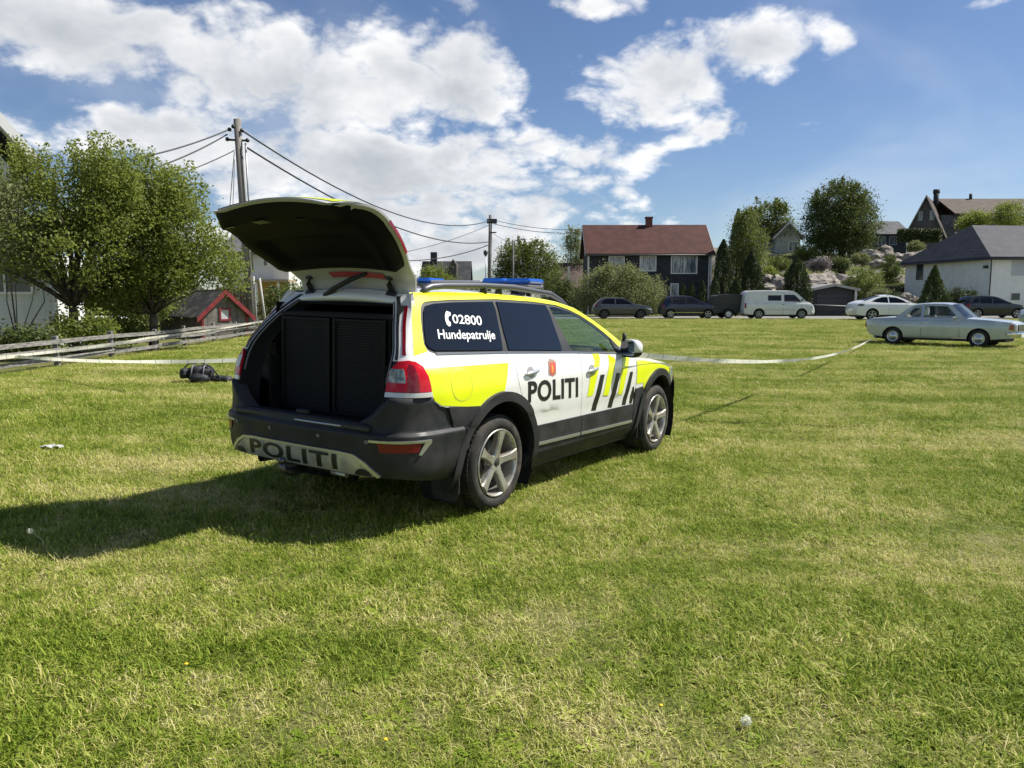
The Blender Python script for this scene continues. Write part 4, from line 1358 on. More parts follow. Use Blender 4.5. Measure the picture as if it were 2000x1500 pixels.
# grey hatchback
x0 = place(1157, 1272, 56, 4.3)
make_car('parked_hatchback', 'grey hatchback parked under the grey-green bush by the dark house', (x0, 56, lane_z), 0, dict(
    L=4.32, width=1.80, belt=.98, height=1.48, body=paint('paint_grey', (.070, .076, .088), .28, .3), glass=far_glass, R=.315, rim=.21, rim_mat=mat('dark_alloy', (.10, .10, .10), .4, .5), wheels=(.78, 3.38), sill=.30, clad=.34,
    sil=[(.06, .30), (0, .45), (0, .62), (.06, .92), (.14, 1.04), (.42, 1.32), (.62, 1.43), (1.0, 1.475), (1.6, 1.48), (2.05, 1.45), (2.25, 1.41), (2.62, 1.22), (3.0, 1.02), (3.6, .93), (4.05, .82), (4.25, .68), (4.32, .48), (4.26, .30)],
    screens=[(4, 6), (10, 12)], windows=[[(.50, 1.06), (1.52, 1.02), (1.50, 1.41), (1.0, 1.40), (.72, 1.34)], [(1.60, 1.02), (2.78, 1.03), (2.45, 1.24), (2.12, 1.38), (1.60, 1.41)]],
    lamps=[([(3.72, .80), (4.14, .70), (4.18, .62), (3.98, .62)], lampw), ([(.04, .80), (.30, .86), (.30, 1.0), (.12, 1.0)], lampr)], handles=[1.25, 2.4], gaps=[1.56, 2.95], seats=[1.0, 1.9], mirrors=[(2.72, 1.06)], bumpers=[(4.26, .30, .50, 1), (.02, .32, .52, -1)]), GV)
# dark blue people carrier
x0 = place(1289, 1402, 56, 4.2)
make_car('parked_people_carrier', 'dark blue people carrier parked between the grey hatchback and the black trailer', (x0, 56.2, lane_z), 0, dict(
    L=4.25, width=1.79, belt=1.02, height=1.60, body=paint('paint_navy', (.012, .016, .045), .18), glass=far_glass, R=.315, rim=.215, rim_mat=alloy, wheels=(.66, 3.34), sill=.28,
    sil=[(.05, .28), (0, .5), (.02, .8), (.10, 1.05), (.34, 1.44), (.50, 1.55), (.9, 1.60), (1.7, 1.60), (2.1, 1.56), (2.3, 1.51), (2.85, 1.26), (3.3, 1.06), (3.8, .95), (4.08, .80), (4.22, .58), (4.24, .42), (4.18, .28)],
    screens=[(3, 5), (9, 11)], windows=[[(.42, 1.08), (.72, 1.08), (.74, 1.48), (.60, 1.44)], [(.80, 1.07), (1.72, 1.05), (1.72, 1.52), (.82, 1.51)], [(1.80, 1.05), (3.02, 1.08), (2.6, 1.30), (2.2, 1.47), (1.80, 1.52)]],
    lamps=[([(3.62, .90), (4.02, .78), (4.10, .66), (3.80, .72)], lampw), ([(.03, .72), (.22, .76), (.20, 1.02), (.11, 1.02)], lampr)], handles=[1.3, 2.5], gaps=[1.76, 3.0], seats=[1.0, 2.0], mirrors=[(2.95, 1.10)], bumpers=[(4.18, .28, .5, 1), (.02, .3, .55, -1)],
    trims=[([(.45, .42), (3.0, .42), (3.0, .445), (.45, .445)], chrome)]), GV)
# white panel van
x0 = place(1446, 1586, 55.5, 5.0)
vw = dirty_paint('paint_van_white', (.74, .75, .74), (.45, .42, .36), .3, .25)
make_car('parked_van', 'white panel van with two dark side windows parked in front of the conifers', (x0, 55.4, lane_z), 0, dict(
    L=5.05, width=1.90, belt=1.12, height=1.95, tumble=.12, body=vw, glass=far_glass, R=.34, rim=.22, rim_mat=mat('van_rim', (.35, .35, .35), .4, .4), wheels=(1.03, 4.05), sill=.30, spokes=6,
    sil=[(.06, .32), (0, .5), (0, .8), (.04, 1.2), (.10, 1.62), (.20, 1.88), (.34, 1.94), (1.6, 1.965), (3.2, 1.95), (3.50, 1.92), (3.66, 1.85), (4.05, 1.52), (4.34, 1.24), (4.62, 1.14), (4.86, .98), (4.99, .76), (5.05, .5), (4.98, .32)],
    screens=[(10, 12)], windows=[[(1.66, 1.27), (2.60, 1.27), (2.60, 1.66), (1.66, 1.66)], [(2.80, 1.22), (4.00, 1.20), (3.92, 1.32), (3.62, 1.62), (3.50, 1.70), (2.80, 1.70)]],
    lamps=[([(4.52, 1.02), (4.80, .92), (4.92, .74), (4.66, .80)], lampw), ([(.02, .75), (.14, .75), (.14, 1.10), (.05, 1.12)], lampr)], handles=[2.62], gaps=[1.50, 2.70, 4.02], seats=[2.9], mirrors=[(4.02, 1.34)], mirror_mat=cblk,
    trims=[([(1.45, .62), (3.6, .62), (3.6, .66), (1.45, .66)], mat('van_rub', (.45, .45, .45), .5)), ([(.15, 1.30), (1.46, 1.30), (1.46, 1.315), (.15, 1.315)], mat('van_rub', (.45, .45, .45), .5))],
    bumpers=[(4.98, .32, .56, 1), (.0, .34, .56, -1)], bumper_mat=mat('van_bumper', (.40, .40, .40), .5)), GV)
# white fastback
x0 = place(1662, 1790, 52, 5.0)
make_car('parked_fastback', 'white fastback car with a sloping roof parked beside the grey garage', (x0, 52, lane_z), 0, dict(
    L=4.95, width=1.98, belt=1.08, height=1.64, tumble=.26, body=paint('paint_pearl', (.80, .81, .82), .18), glass=far_glass, R=.37, rim=.26, rim_mat=alloy, wheels=(1.02, 3.96), sill=.30, clad=.36,
    sil=[(.10, .34), (.02, .5), (0, .72), (.05, .98), (.18, 1.12), (.55, 1.27), (1.1, 1.47), (1.6, 1.60), (2.1, 1.645), (2.5, 1.62), (2.85, 1.53), (3.3, 1.33), (3.65, 1.14), (4.2, 1.05), (4.7, .92), (4.90, .74), (4.95, .52), (4.86, .34)],
    screens=[(5, 7), (10, 12)], windows=[[(.95, 1.23), (1.30, 1.18), (2.08, 1.14), (2.08, 1.53), (1.75, 1.53), (1.35, 1.42)], [(2.14, 1.14), (3.38, 1.14), (3.0, 1.36), (2.62, 1.50), (2.14, 1.54)]],
    lamps=[([(4.38, .90), (4.76, .80), (4.80, .72), (4.5, .80)], lampw), ([(.04, .92), (.42, .96), (.46, 1.06), (.12, 1.06)], mat('dark_tail', (.05, .01, .012), .2))], gaps=[2.10, 3.2], seats=[1.2, 2.2], mirrors=[(3.35, 1.18)]), GV)
# dark estate behind the old saloon
x0 = place(1874, 1996, 57, 4.6)
make_car('parked_dark_estate', 'black car parked in front of the white house with the hipped roof', (x0, 57, lane_z), 0, dict(
    L=4.70, width=1.84, belt=1.04, height=1.62, body=paint('paint_black', (.018, .020, .024), .2), glass=far_glass, R=.34, rim=.24, rim_mat=alloy, wheels=(.85, 3.70), sill=.30, clad=.38,
    sil=[(.06, .32), (0, .5), (0, .85), (.08, 1.08), (.35, 1.48), (.6, 1.58), (1.3, 1.62), (2.0, 1.60), (2.35, 1.53), (2.75, 1.36), (3.3, 1.08), (3.9, .98), (4.4, .86), (4.62, .68), (4.70, .5), (4.62, .32)],
    screens=[(3, 5), (8, 10)], windows=[[(.42, 1.12), (.95, 1.10), (.95, 1.50), (.62, 1.48)], [(1.02, 1.10), (1.90, 1.08), (1.90, 1.53), (1.02, 1.52)], [(1.98, 1.08), (3.06, 1.10), (2.65, 1.32), (2.25, 1.48), (1.98, 1.53)]],
    lamps=[([(4.0, .90), (4.45, .80), (4.52, .70), (4.2, .74)], lampw), ([(.03, .75), (.25, .80), (.22, 1.05), (.10, 1.05)], lampr)], gaps=[1.94, 3.1], seats=[1.0, 2.1], mirrors=[(3.1, 1.12)]), GV)
# pale blue car cut by the edge of the picture
make_car('parked_pale_blue_car', 'pale blue car just showing behind the bonnet of the old silver-blue saloon', (24.3, 36.5, 0.0), R(-12), dict(
    L=4.32, width=1.78, belt=.95, height=1.44, body=paint('paint_pale_blue', (.30, .40, .50), .22, .2), glass=far_glass, R=.31, rim=.21, rim_mat=alloy, wheels=(.78, 3.36), sill=.28,
    sil=[(.06, .30), (0, .45), (0, .62), (.06, .90), (.30, .98), (.72, 1.05), (1.15, 1.32), (1.5, 1.42), (2.0, 1.43), (2.3, 1.38), (2.62, 1.20), (3.0, .98), (3.6, .90), (4.05, .80), (4.25, .66), (4.32, .48), (4.26, .30)],
    screens=[(5, 7), (9, 11)], windows=[[(.95, 1.02), (1.60, .99), (1.60, 1.35), (1.45, 1.34)], [(1.68, .99), (2.75, 1.0), (2.40, 1.22), (2.1, 1.34), (1.68, 1.36)]], seats=[1.2, 2.0], mirrors=[(2.72, 1.03)]), GV)


# ---- the old silver-blue saloon on the grass
def old_saloon():
    sb = vary(paint('paint_silver_blue', (.50, .545, .55), .26, .2), (.52, .56, .565), (.45, .49, .495), 3, 4)
    gl = glass_mat('old_car_glass', (.78, .84, .86), .85)
    cream = mat('cream_seat', (.42, .36, .25), .8)
    head = R(-45)
    loc = Vector((13.47, 28.70, 0)); loc.z = float(gz2(loc.x + 1.5, loc.y - 1))
    sp = dict(L=4.70, width=1.74, belt=.92, height=1.46, tumble=.16, bulge=.04, body=sb, glass=gl, R=.305, rim=.185, rim_mat=mat('hub_silver', (.62, .63, .63), .22, .7), spokes=0, wheels=(.98, 3.68), sill=.28, arch=.045,
              sil=[(.16, .34), (.06, .50), (.0, .80), (.02, .86), (.16, .90), (.70, .955), (1.02, .965), (1.42, 1.30), (1.62, 1.42), (2.05, 1.46), (2.55, 1.455), (2.78, 1.42), (3.02, 1.20), (3.28, .96), (3.9, .925), (4.50, .86), (4.68, .80), (4.70, .62), (4.62, .46), (4.56, .34)],
              screens=[(6, 8), (11, 13)],
              windows=[[(1.30, 1.0), (1.86, 1.0), (1.86, 1.37), (1.72, 1.375), (1.62, 1.33)], [(1.94, 1.0), (3.00, 1.0), (2.78, 1.25), (2.66, 1.37), (1.94, 1.385)]],
              trims=[([(.05, .865), (4.6, .845), (4.6, .86), (.05, .88)], mat('dull_chrome', (.55, .57, .58), .25, .8)), ([(1.40, .31), (3.25, .31), (3.25, .335), (1.40, .335)], mat('dull_chrome', (.55, .57, .58), .25, .8)),
                     ([(1.26, .975), (3.06, .975), (3.04, .992), (1.27, .992)], chrome), ([(1.885, 1.0), (1.915, 1.0), (1.915, 1.38), (1.885, 1.375)], chrome)],
              lamps=[([(4.52, .62), (4.62, .60), (4.62, .78), (4.53, .79)], mat('amber_lens', (.35, .10, .02), .3))],
              handles=[1.98], handle_mat=chrome, gaps=[1.90, 3.10], seats=[1.15, 2.0], seat_mat=cream, mirrors=[(2.98, 1.0)], mirror_mat=chrome,
              bumpers=[(4.66, .43, .53, 1), (.02, .43, .53, -1)], bumper_mat=chrome)
    def face(root, hwf, F):
        Mx = Matrix(((0, 0, 1, 0), (1, 0, 0, 0), (0, 1, 0, 0), (0, 0, 0, 1)))
        one('grille', mat('grille_dark', (.03, .03, .03), .5, .4), root, lambda b: b.prism(rrect(-.52, .58, .52, .78, .02), 4.70, 4.745, Mx))
        for k in range(5):
            one('grille_bar', chrome, root, lambda b, k=k: b.box((4.74, -.52, .60 + k * .04), (4.755, .52, .612 + k * .04)))
        for s in (-1, 1):
            one('headlamp', lampw, root, lambda b, s=s: b.prism([(s * y, z) for y, z in rrect(.50, .58, .70, .78, .06)], 4.66, 4.72, Mx))
            one('tail_lamp', lampr, root, lambda b, s=s: b.box((-.03, s * .60 - .10, .60), (.03, s * .60 + .10, .80), bev=.01))
        one('number_plate', mat('plate_white', (.7, .7, .68), .5), root, lambda b: b.box((4.77, -.26, .36), (4.785, .26, .47)))
        one('steering_wheel', cblk, root, lambda b: b.tube([(2.72 + .07 * math.sin(a), .36 + .19 * math.cos(a), .88 + .17 * math.sin(a)) for a in np.linspace(0, 2 * math.pi, 21)], .014, 6, cap=False))
        one('rear_shelf', cream, root, lambda b: b.box((.95, -.62, .86), (1.3, .62, .90)))
    sp['extra'] = [face]
    make_car('old_saloon', 'old silver-blue two-door saloon with chrome trim standing on the lawn', loc, head, sp)


def gz2(x, y):
    return gz_lawn(x, y)


old_saloon()


# ---- dark box trailer
def trailer():
    x0 = at(1386, 600, 56).x; Y = 56.1
    t = empty('box_trailer', (x0, Y, lane_z)); tag(t, 'black covered trailer parked between the dark blue people carrier and the white van', 'trailer', GV)
    blk = vary(mat('trailer_black', (.022, .023, .026), .55), (.018, .019, .022), (.034, .035, .038), 3)
    Mx = Matrix(((1, 0, 0, 0), (0, 0, 1, 0), (0, 1, 0, 0), (0, 0, 0, 1)))
    one('trailer_body', blk, t, lambda b: b.prism([(.10, .42), (2.50, .42), (2.50, 1.05), (.04, 1.05)], -.78, .78, Mx))
    one('trailer_cover', mat('tarpaulin_black', (.030, .031, .034), .5), t, lambda b: b.prism([(.02, 1.055), (2.52, 1.055), (2.45, 1.68), (1.5, 1.74), (.45, 1.68), (.16, 1.60)], -.80, .80, Mx))
    one('drawbar', blk, t, lambda b: b.tube([(.3, 0, .40), (-.55, 0, .42), (-.75, 0, .45)], .04, 8))
    one('jockey_wheel', blk, t, lambda b: (b.tube([(-.5, .08, .7), (-.5, .08, .15)], .025, 8), b.lathe([(0, -.03), (.1, -.03), (.1, .03), (0, .03)], 14, 'Y', center=(-.5, .08, .10))))
    for s in (-1, 1):
        one('mudguard', blk, t, lambda b, s=s: b.grid([[(1.15 + .39 * math.cos(R(a)), s * yy, .32 + .39 * math.sin(R(a))) for a in range(0, 181, 15)] for yy in (.78, .99)]))
        car_wheel(t, 1.15, s, .88, .32, .20, .17, white_rim, 0)
    for s in (-1, 1):
        one('tail_lamp', lampr, t, lambda b, s=s: b.box((2.50, s * .6 - .1, .50), (2.53, s * .6 + .1, .60)))


trailer()

# ================================================================== trees and shrubs
def leaf_material(name, dark_c, light_c, trans=.32, rough=.55):
    if name in MATS: return MATS[name]
    m = bpy.data.materials.new(name); m.use_nodes = True
    t = m.node_tree; b = t.nodes['Principled BSDF']; N = NT(t)
    at_ = N.n('ShaderNodeAttribute'); at_.attribute_name = 'rnd'
    col = N.mix(at_.outputs['Fac'], dark_c, light_c)
    t.links.new(col, b.inputs['Base Color']); b.inputs['Roughness'].default_value = rough; b.inputs['Specular IOR Level'].default_value = .35
    tr = N.n('ShaderNodeBsdfTranslucent'); t.links.new(N.mix(.5, col, (light_c[0] * 1.25, light_c[1] * 1.3, light_c[2])), tr.inputs[0])
    mx = N.n('ShaderNodeMixShader'); mx.inputs[0].default_value = trans
    t.links.new(b.outputs[0], mx.inputs[1]); t.links.new(tr.outputs[0], mx.inputs[2])
    t.links.new(mx.outputs[0], t.nodes['Material Output'].inputs[0])
    MATS[name] = m
    return m


def leaves(name, C, size, material, parent, rng, up=0.0, ratio=.55, tone=None):
    """one leaf-shaped face pair at every point of C; up=1 turns the leaves upright"""
    n = len(C)
    a = rng.normal(size=(n, 3)); a[:, 2] = a[:, 2] * (1 - up) + up * 3.0
    a /= np.linalg.norm(a, axis=1, keepdims=True)
    w = np.cross(a, rng.normal(size=(n, 3))); w /= np.linalg.norm(w, axis=1, keepdims=True) + 1e-9
    nn = np.cross(a, w)
    s = (size * rng.uniform(.65, 1.35, n))[:, None]
    base = C - a * s * .5; tip = C + a * s * .5
    l = C + w * s * ratio * .5 + nn * s * .10; r = C - w * s * ratio * .5 + nn * s * .10
    V = np.stack([base, l, tip, r], 1).reshape(-1, 3)
    me = bpy.data.meshes.new(name)
    me.vertices.add(4 * n); me.vertices.foreach_set('co', V.ravel().astype(np.float32))
    me.loops.add(6 * n); me.polygons.add(2 * n)
    k = np.arange(n)[:, None] * 4
    idx = np.concatenate([k + 0, k + 1, k + 2, k + 0, k + 2, k + 3], 1).ravel()
    me.loops.foreach_set('vertex_index', idx.astype(np.int32))
    me.polygons.foreach_set('loop_start', (np.arange(2 * n) * 3).astype(np.int32))
    me.update(calc_edges=True)
    at_ = me.attributes.new('rnd', 'FLOAT', 'POINT')
    t = rng.uniform(0, 1, n) if tone is None else np.clip(tone + rng.normal(0, .22, n), 0, 1)
    at_.data.foreach_set('value', np.repeat(t, 4).astype(np.float32))
    me.materials.append(material)
    me.validate()
    return link(bpy.data.objects.new(name, me), parent)


bark = vary(mat('bark', (.09, .075, .06), .95, 0, .1), (.055, .045, .036), (.13, .11, .09), 7, 6, bump=.5, bscale=30)
L_apple = leaf_material('leaf_apple', (.085, .122, .022), (.270, .310, .070), .48)
L_dark = leaf_material('leaf_dark', (.040, .062, .016), (.130, .165, .042), .36)
L_mid = leaf_material('leaf_mid', (.055, .082, .018), (.185, .220, .055), .40)
L_grey = leaf_material('leaf_greygreen', (.100, .120, .048), (.270, .290, .130), .40)
L_con = leaf_material('leaf_conifer', (.022, .042, .012), (.075, .102, .028), .2)
L_lime = leaf_material('leaf_lime', (.06, .09, .012), (.20, .24, .035), .35)
L_lilac = leaf_material('leaf_lilac', (.10, .10, .075), (.30, .25, .30), .25)


def broadleaf(name, label, base, lobes, n_tips, per, leaf, material, seed, trunk=.14, group=None, sprout=0.0, cat='tree', forks=2, spread=.34, limbs=14, trunk_to=None):
    """trunk and limbs reach out to clumps of leaves that fill overlapping lobes (x, y, z, rx, ry, rz relative to base)"""
    rng = np.random.default_rng(seed)
    if base[1] > 55: leaf, per = leaf * .66, per * 1.7           # far trees: finer leaves, more of them
    root = empty(name, base); tag(root, label, cat, group)
    L = np.array(lobes, float); vol = L[:, 3] * L[:, 4] * L[:, 5]
    pick = rng.choice(len(L), n_tips, p=vol ** .7 / (vol ** .7).sum())
    d = rng.normal(size=(n_tips, 3)); d /= np.linalg.norm(d, axis=1, keepdims=True)
    rad = rng.uniform(.35, 1.0, n_tips) ** .55
    tips = L[pick, :3] + d * rad[:, None] * L[pick, 3:6]
    tips = tips[tips[:, 2] > .15]
    tone_t = rng.uniform(.15, .85, len(tips))
    C = []; T = []
    for p, tn in zip(tips, tone_t):
        k = rng.poisson(per)
        q = rng.normal(size=(k, 3)) * spread * rng.uniform(.6, 1.25)
        q[:, 2] *= .75
        C.append(p + q); T += [tn] * k
    if sprout:                     # upright shoots standing out of the crown
        top_t = tips[np.argsort(-tips[:, 2])[: max(8, len(tips) // 5)]]
        for p in top_t:
            h = rng.uniform(.25, 1.1) * sprout; k = int((46 if leaf > .1 else 80) * h / .6)
            t = rng.uniform(0, 1, k)
            q = np.stack([rng.normal(0, .09, k), rng.normal(0, .09, k), t * h], 1) + np.stack([rng.normal(0, .12) * t, rng.normal(0, .12) * t, 0 * t], 1)
            C.append(p + q); T += [.75] * k
    C = np.concatenate(C); T = np.array(T)
    leaves('crown', C, leaf, material, root, rng, tone=T)
    b = MB()
    c0 = L[:, :3].mean(0) if trunk_to is None else np.array(trunk_to)
    fork = c0 * np.array([.45, .45, 0]) + np.array([0, 0, max(.5, L[:, 2].min() * .75)])
    if forks:
        b.tube([(0, 0, -.3), (0.02, 0, fork[2] * .45), tuple(fork)], [trunk * 1.25, trunk, trunk * .82], 9)
    else:
        fork = np.array([0, 0, .1])
    order = rng.choice(len(tips), min(limbs, len(tips)), replace=False)
    for i in order:
        e = tips[i]; m1 = fork + (e - fork) * .45 + rng.normal(0, .12, 3) * np.linalg.norm(e - fork) * .5
        r0 = trunk * rng.uniform(.28, .55)
        b.tube([tuple(fork), tuple(fork * .6 + m1 * .4 + np.array([0, 0, .05])), tuple(m1), tuple(e)], [r0, r0 * .8, r0 * .55, r0 * .18], 6)
    b.build('trunk', bark, root)
    return root


def conifer(name, label, base, h, r, material, seed, n=3500, leaf=.22, shape='column', group=None, cat='conifer'):
    rng = np.random.default_rng(seed)
    root = empty(name, base); tag(root, label, cat, group)
    z = rng.uniform(0, 1, n)
    if shape == 'column': prof_ = np.interp(z, [0, .08, .35, .7, .9, 1], [.75, .95, 1, .78, .42, .06])
    elif shape == 'hedge': prof_ = np.interp(z, [0, .1, .85, 1], [.9, 1, 1, .72])
    else: prof_ = np.interp(z, [0, .1, 1], [.85, 1, .04])
    an = rng.uniform(0, 2 * math.pi, n)
    lump = 1 + .16 * np.sin(an * 3 + z * 9 + seed) + .10 * np.sin(an * 7 - z * 17)
    rad = r * prof_ * lump * np.sqrt(rng.uniform(.42, 1.0, n))
    C = np.stack([rad * np.cos(an), rad * np.sin(an), .06 * h + z * h * .94], 1)
    tone = .25 + .45 * (np.sin(an * 5 + z * 23) > .1)
    leaves('crown', C, leaf, material, root, rng, up=.55, ratio=.44, tone=tone)
    one('trunk', bark, root, lambda b: b.tube([(0, 0, -.3), (0, 0, h * .5), (0, 0, h * .93)], [r * .12 + .03, r * .09, .015], 7))
    return root


def gpt(px, Y, z=0.0):
    p = at(px, 600, Y); return Vector((p.x, Y, z))


def rel(base, pts, Y):
    """lobes given as photo pixels (px, py, rx_px, rz_px, depth shift) -> lobes relative to base"""
    out = []
    for (px, py, rx, rz, dy) in pts:
        c = at(px, py, Y + dy); k = (Y + dy) / FPX
        out.append((c.x - base.x, dy, c.z - base.z, rx * k, (rx + rz) * .5 * k, rz * k))
    return out


# --- the two fruit trees on the left
b1 = gpt(140, 20.5, float(gz_lawn(-11.7, 20.5)))
broadleaf('fruit_tree', 'leafy fruit tree with a forked trunk beside the white clapboard house', b1,
          rel(b1, [(65, 435, 85, 80, .4), (150, 410, 90, 70, 0), (215, 405, 70, 60, -.2), (30, 495, 70, 55, .5), (130, 480, 110, 75, -.6), (-60, 440, 70, 80, .6), (220, 440, 70, 80, .3), (190, 570, 50, 40, .6), (160, 560, 50, 40, 1.2)], 20.5),
          520, 62, .088, L_apple, 11, .13, 'fruit trees along the fence', 1.25, spread=.21, limbs=40, trunk_to=(0.1, 0, 2.4))
b2 = gpt(296, 22.0, float(gz_lawn(-10.3, 22)))
broadleaf('fruit_tree', 'broad leafy fruit tree spreading over the red-trimmed playhouse', b2,
          rel(b2, [(285, 430, 75, 65, 0), (345, 465, 75, 70, -.3), (400, 500, 65, 55, .2), (270, 490, 80, 80, .2), (320, 530, 80, 45, -.5), (440, 535, 45, 35, .3), (235, 565, 55, 50, -.4), (290, 590, 50, 30, 1.0)], 22.0),
          540, 62, .088, L_apple, 12, .125, 'fruit trees along the fence', 1.25, spread=.21, limbs=40, trunk_to=(0.1, 0, 2.2))
b3 = gpt(30, 19.6, .1)
broadleaf('shrub', 'grey-green pale-flowered bush hanging in front of the white house', b3, rel(b3, [(25, 430, 45, 50, 0), (45, 480, 55, 40, 0), (10, 390, 35, 40, .2)], 19.6), 130, 40, .075, L_grey, 13, .05, None, .2, 'shrub', forks=0, spread=.22, limbs=5)
# shrubs below the trees
for i, (px, py, rx, rz, Y, lab) in enumerate([(160, 640, 55, 28, 19.6, 'low leafy bush behind the fence under the forked fruit tree'), (225, 642, 55, 22, 21.6, 'low leafy bush behind the fence below the white garden table'),
                                              (40, 662, 60, 16, 17.8, 'dark low hedge plant at the foot of the white house')]):
    b = gpt(px, Y, float(gz_lawn(at(px, 600, Y).x, Y)))
    broadleaf('low_bush', lab, b, rel(b, [(px, py, rx, rz, 0), (px + rx * .5, py + 4, rx * .6, rz * .8, .2), (px - rx * .5, py + 6, rx * .6, rz * .7, -.1)], Y), 110, 26, .095, L_apple if i < 2 else L_dark, 20 + i, .03, 'bushes behind the fence', 0, 'shrub', forks=0, spread=.16, limbs=10)
# green things round the left-hand pole
for i, (px, py, rx, rz, Y, mt, lab) in enumerate([(535, 590, 28, 26, 40, L_dark, 'dark bush beside the leaning posts under the utility pole'), (575, 570, 22, 16, 44, L_mid, 'small green bush in front of the yellow porch')]):
    b = gpt(px, Y); broadleaf('shrub', lab, b, rel(b, [(px, py, rx, rz, 0), (px, py + 20, rx * .9, rz, 0)], Y), 70, 24, .16, mt, 40 + i, .05, None, 0, 'shrub', forks=0, spread=.3, limbs=8)
b = gpt(200, 30)
broadleaf('garden_hedge', 'dark garden hedge seen through the gap under the fruit trees', b, rel(b, [(150, 590, 60, 40, 0), (230, 585, 70, 40, 0), (300, 590, 60, 40, 0), (90, 580, 50, 40, 0)], 30), 200, 30, .14, L_dark, 47, .06, None, 0, 'hedge', forks=0, spread=.3, limbs=8)

# --- behind the police car
b = gpt(1032, 88); broadleaf('garden_tree', 'round dark green tree behind the blue beacons, left of the red-roofed house', b, rel(b, [(1010, 505, 40, 32, 0), (1050, 510, 38, 35, 0), (1030, 540, 60, 35, 0), (1075, 535, 25, 30, 0), (990, 530, 25, 30, 0)], 88), 420, 30, .30, L_mid, 51, .3, None, .8, spread=.55, limbs=16)
b = gpt(1122, 96); broadleaf('garden_tree', 'pale slender tree rising beside the gable of the red-roofed house', b, rel(b, [(1120, 470, 18, 22, 0), (1125, 500, 20, 28, 0), (1118, 520, 22, 20, 0)], 96), 130, 24, .30, L_grey, 52, .2, None, .6, spread=.5, limbs=12)
b = gpt(1085, 80); broadleaf('garden_shrub', 'dark shrub at the corner between the round tree and the red-roofed house', b, rel(b, [(1085, 575, 32, 40, 0), (1110, 590, 25, 25, 0)], 80), 160, 26, .26, L_dark, 53, .1, None, .3, 'shrub', forks=0, spread=.45, limbs=8)
b = gpt(845, 86); broadleaf('garden_shrub', 'green shrub in front of the dark roof beside the raised tailgate', b, rel(b, [(845, 540, 26, 18, 0), (870, 550, 25, 14, 0), (835, 560, 20, 18, 0)], 86), 110, 26, .28, L_apple, 54, .1, None, .3, 'shrub', forks=0, spread=.45, limbs=8)
b = gpt(1210, 62.5); broadleaf('willow_bush', 'large rounded grey-green bush in front of the dark house with the red roof', b, rel(b, [(1205, 545, 50, 28, 0), (1160, 568, 42, 26, 0), (1255, 565, 42, 30, 0), (1210, 580, 75, 26, -.3), (1285, 590, 20, 24, 0), (1135, 590, 20, 20, 0)], 62.5), 520, 30, .20, L_grey, 55, .12, None, .5, 'shrub', forks=0, spread=.34, limbs=18)
# --- cypresses and conifers
GC = 'columnar conifers behind the parked vehicles'
cs = [(1410, 468, 592, 19, 66, 'tall dark columnar conifer beside the corner of the dark house'), (1466, 490, 592, 22, 65, 'rounded dark columnar conifer behind the rear of the white van'), (1555, 505, 592, 26, 64, 'stout dark columnar conifer above the bonnet of the white van'),
      (1437, 408, 560, 16, 72, 'tallest very dark conifer behind the columnar ones'), (1333, 556, 600, 9, 63.5, 'small slim conifer under the large white-framed window'), (1350, 552, 600, 8, 63.5, 'small slim conifer second from the corner of the dark house'),
      (1371, 548, 600, 9, 63.5, 'small slim conifer at the corner of the dark house'), (1395, 540, 600, 11, 63.8, 'small dark conifer beside the white drainpipe'), (1437, 545, 598, 13, 63, 'small dark conifer between the two tall columns'),
      (1490, 560, 598, 9, 63, 'slim conifer just above the roof of the white van'), (1524, 565, 598, 9, 63, 'short conifer over the middle of the white van roof')]
for i, (px, y0, y1, r, Y, lab) in enumerate(cs):
    base = at(px, y1, Y); base.z = 0; h = at(px, y0, Y).z
    conifer('columnar_conifer', lab, base, h, r * Y / FPX, L_con, 60 + i, 8500 if r > 12 else 2600, .17 if r > 12 else .13, 'column', GC)
b = gpt(1470, 70, hill_z(33, 70)); broadleaf('garden_tree', 'sunlit green tree with reddish tips beside the tallest conifer', b, rel(b, [(1462, 440, 24, 28, 0), (1475, 480, 24, 32, 0), (1450, 470, 22, 40, 0), (1468, 520, 26, 30, 0)], 70), 260, 28, .22, L_mid, 80, .14, None, .5, spread=.36, limbs=12)
base = gpt(1822, 60); conifer('garden_conifer', 'broad triangular conifer in front of the white house', base, at(1822, 518, 60).z, 1.35, leaf_material('leaf_thuja', (.028, .05, .012), (.11, .145, .03), .2), 81, 6500, .16, 'cone')
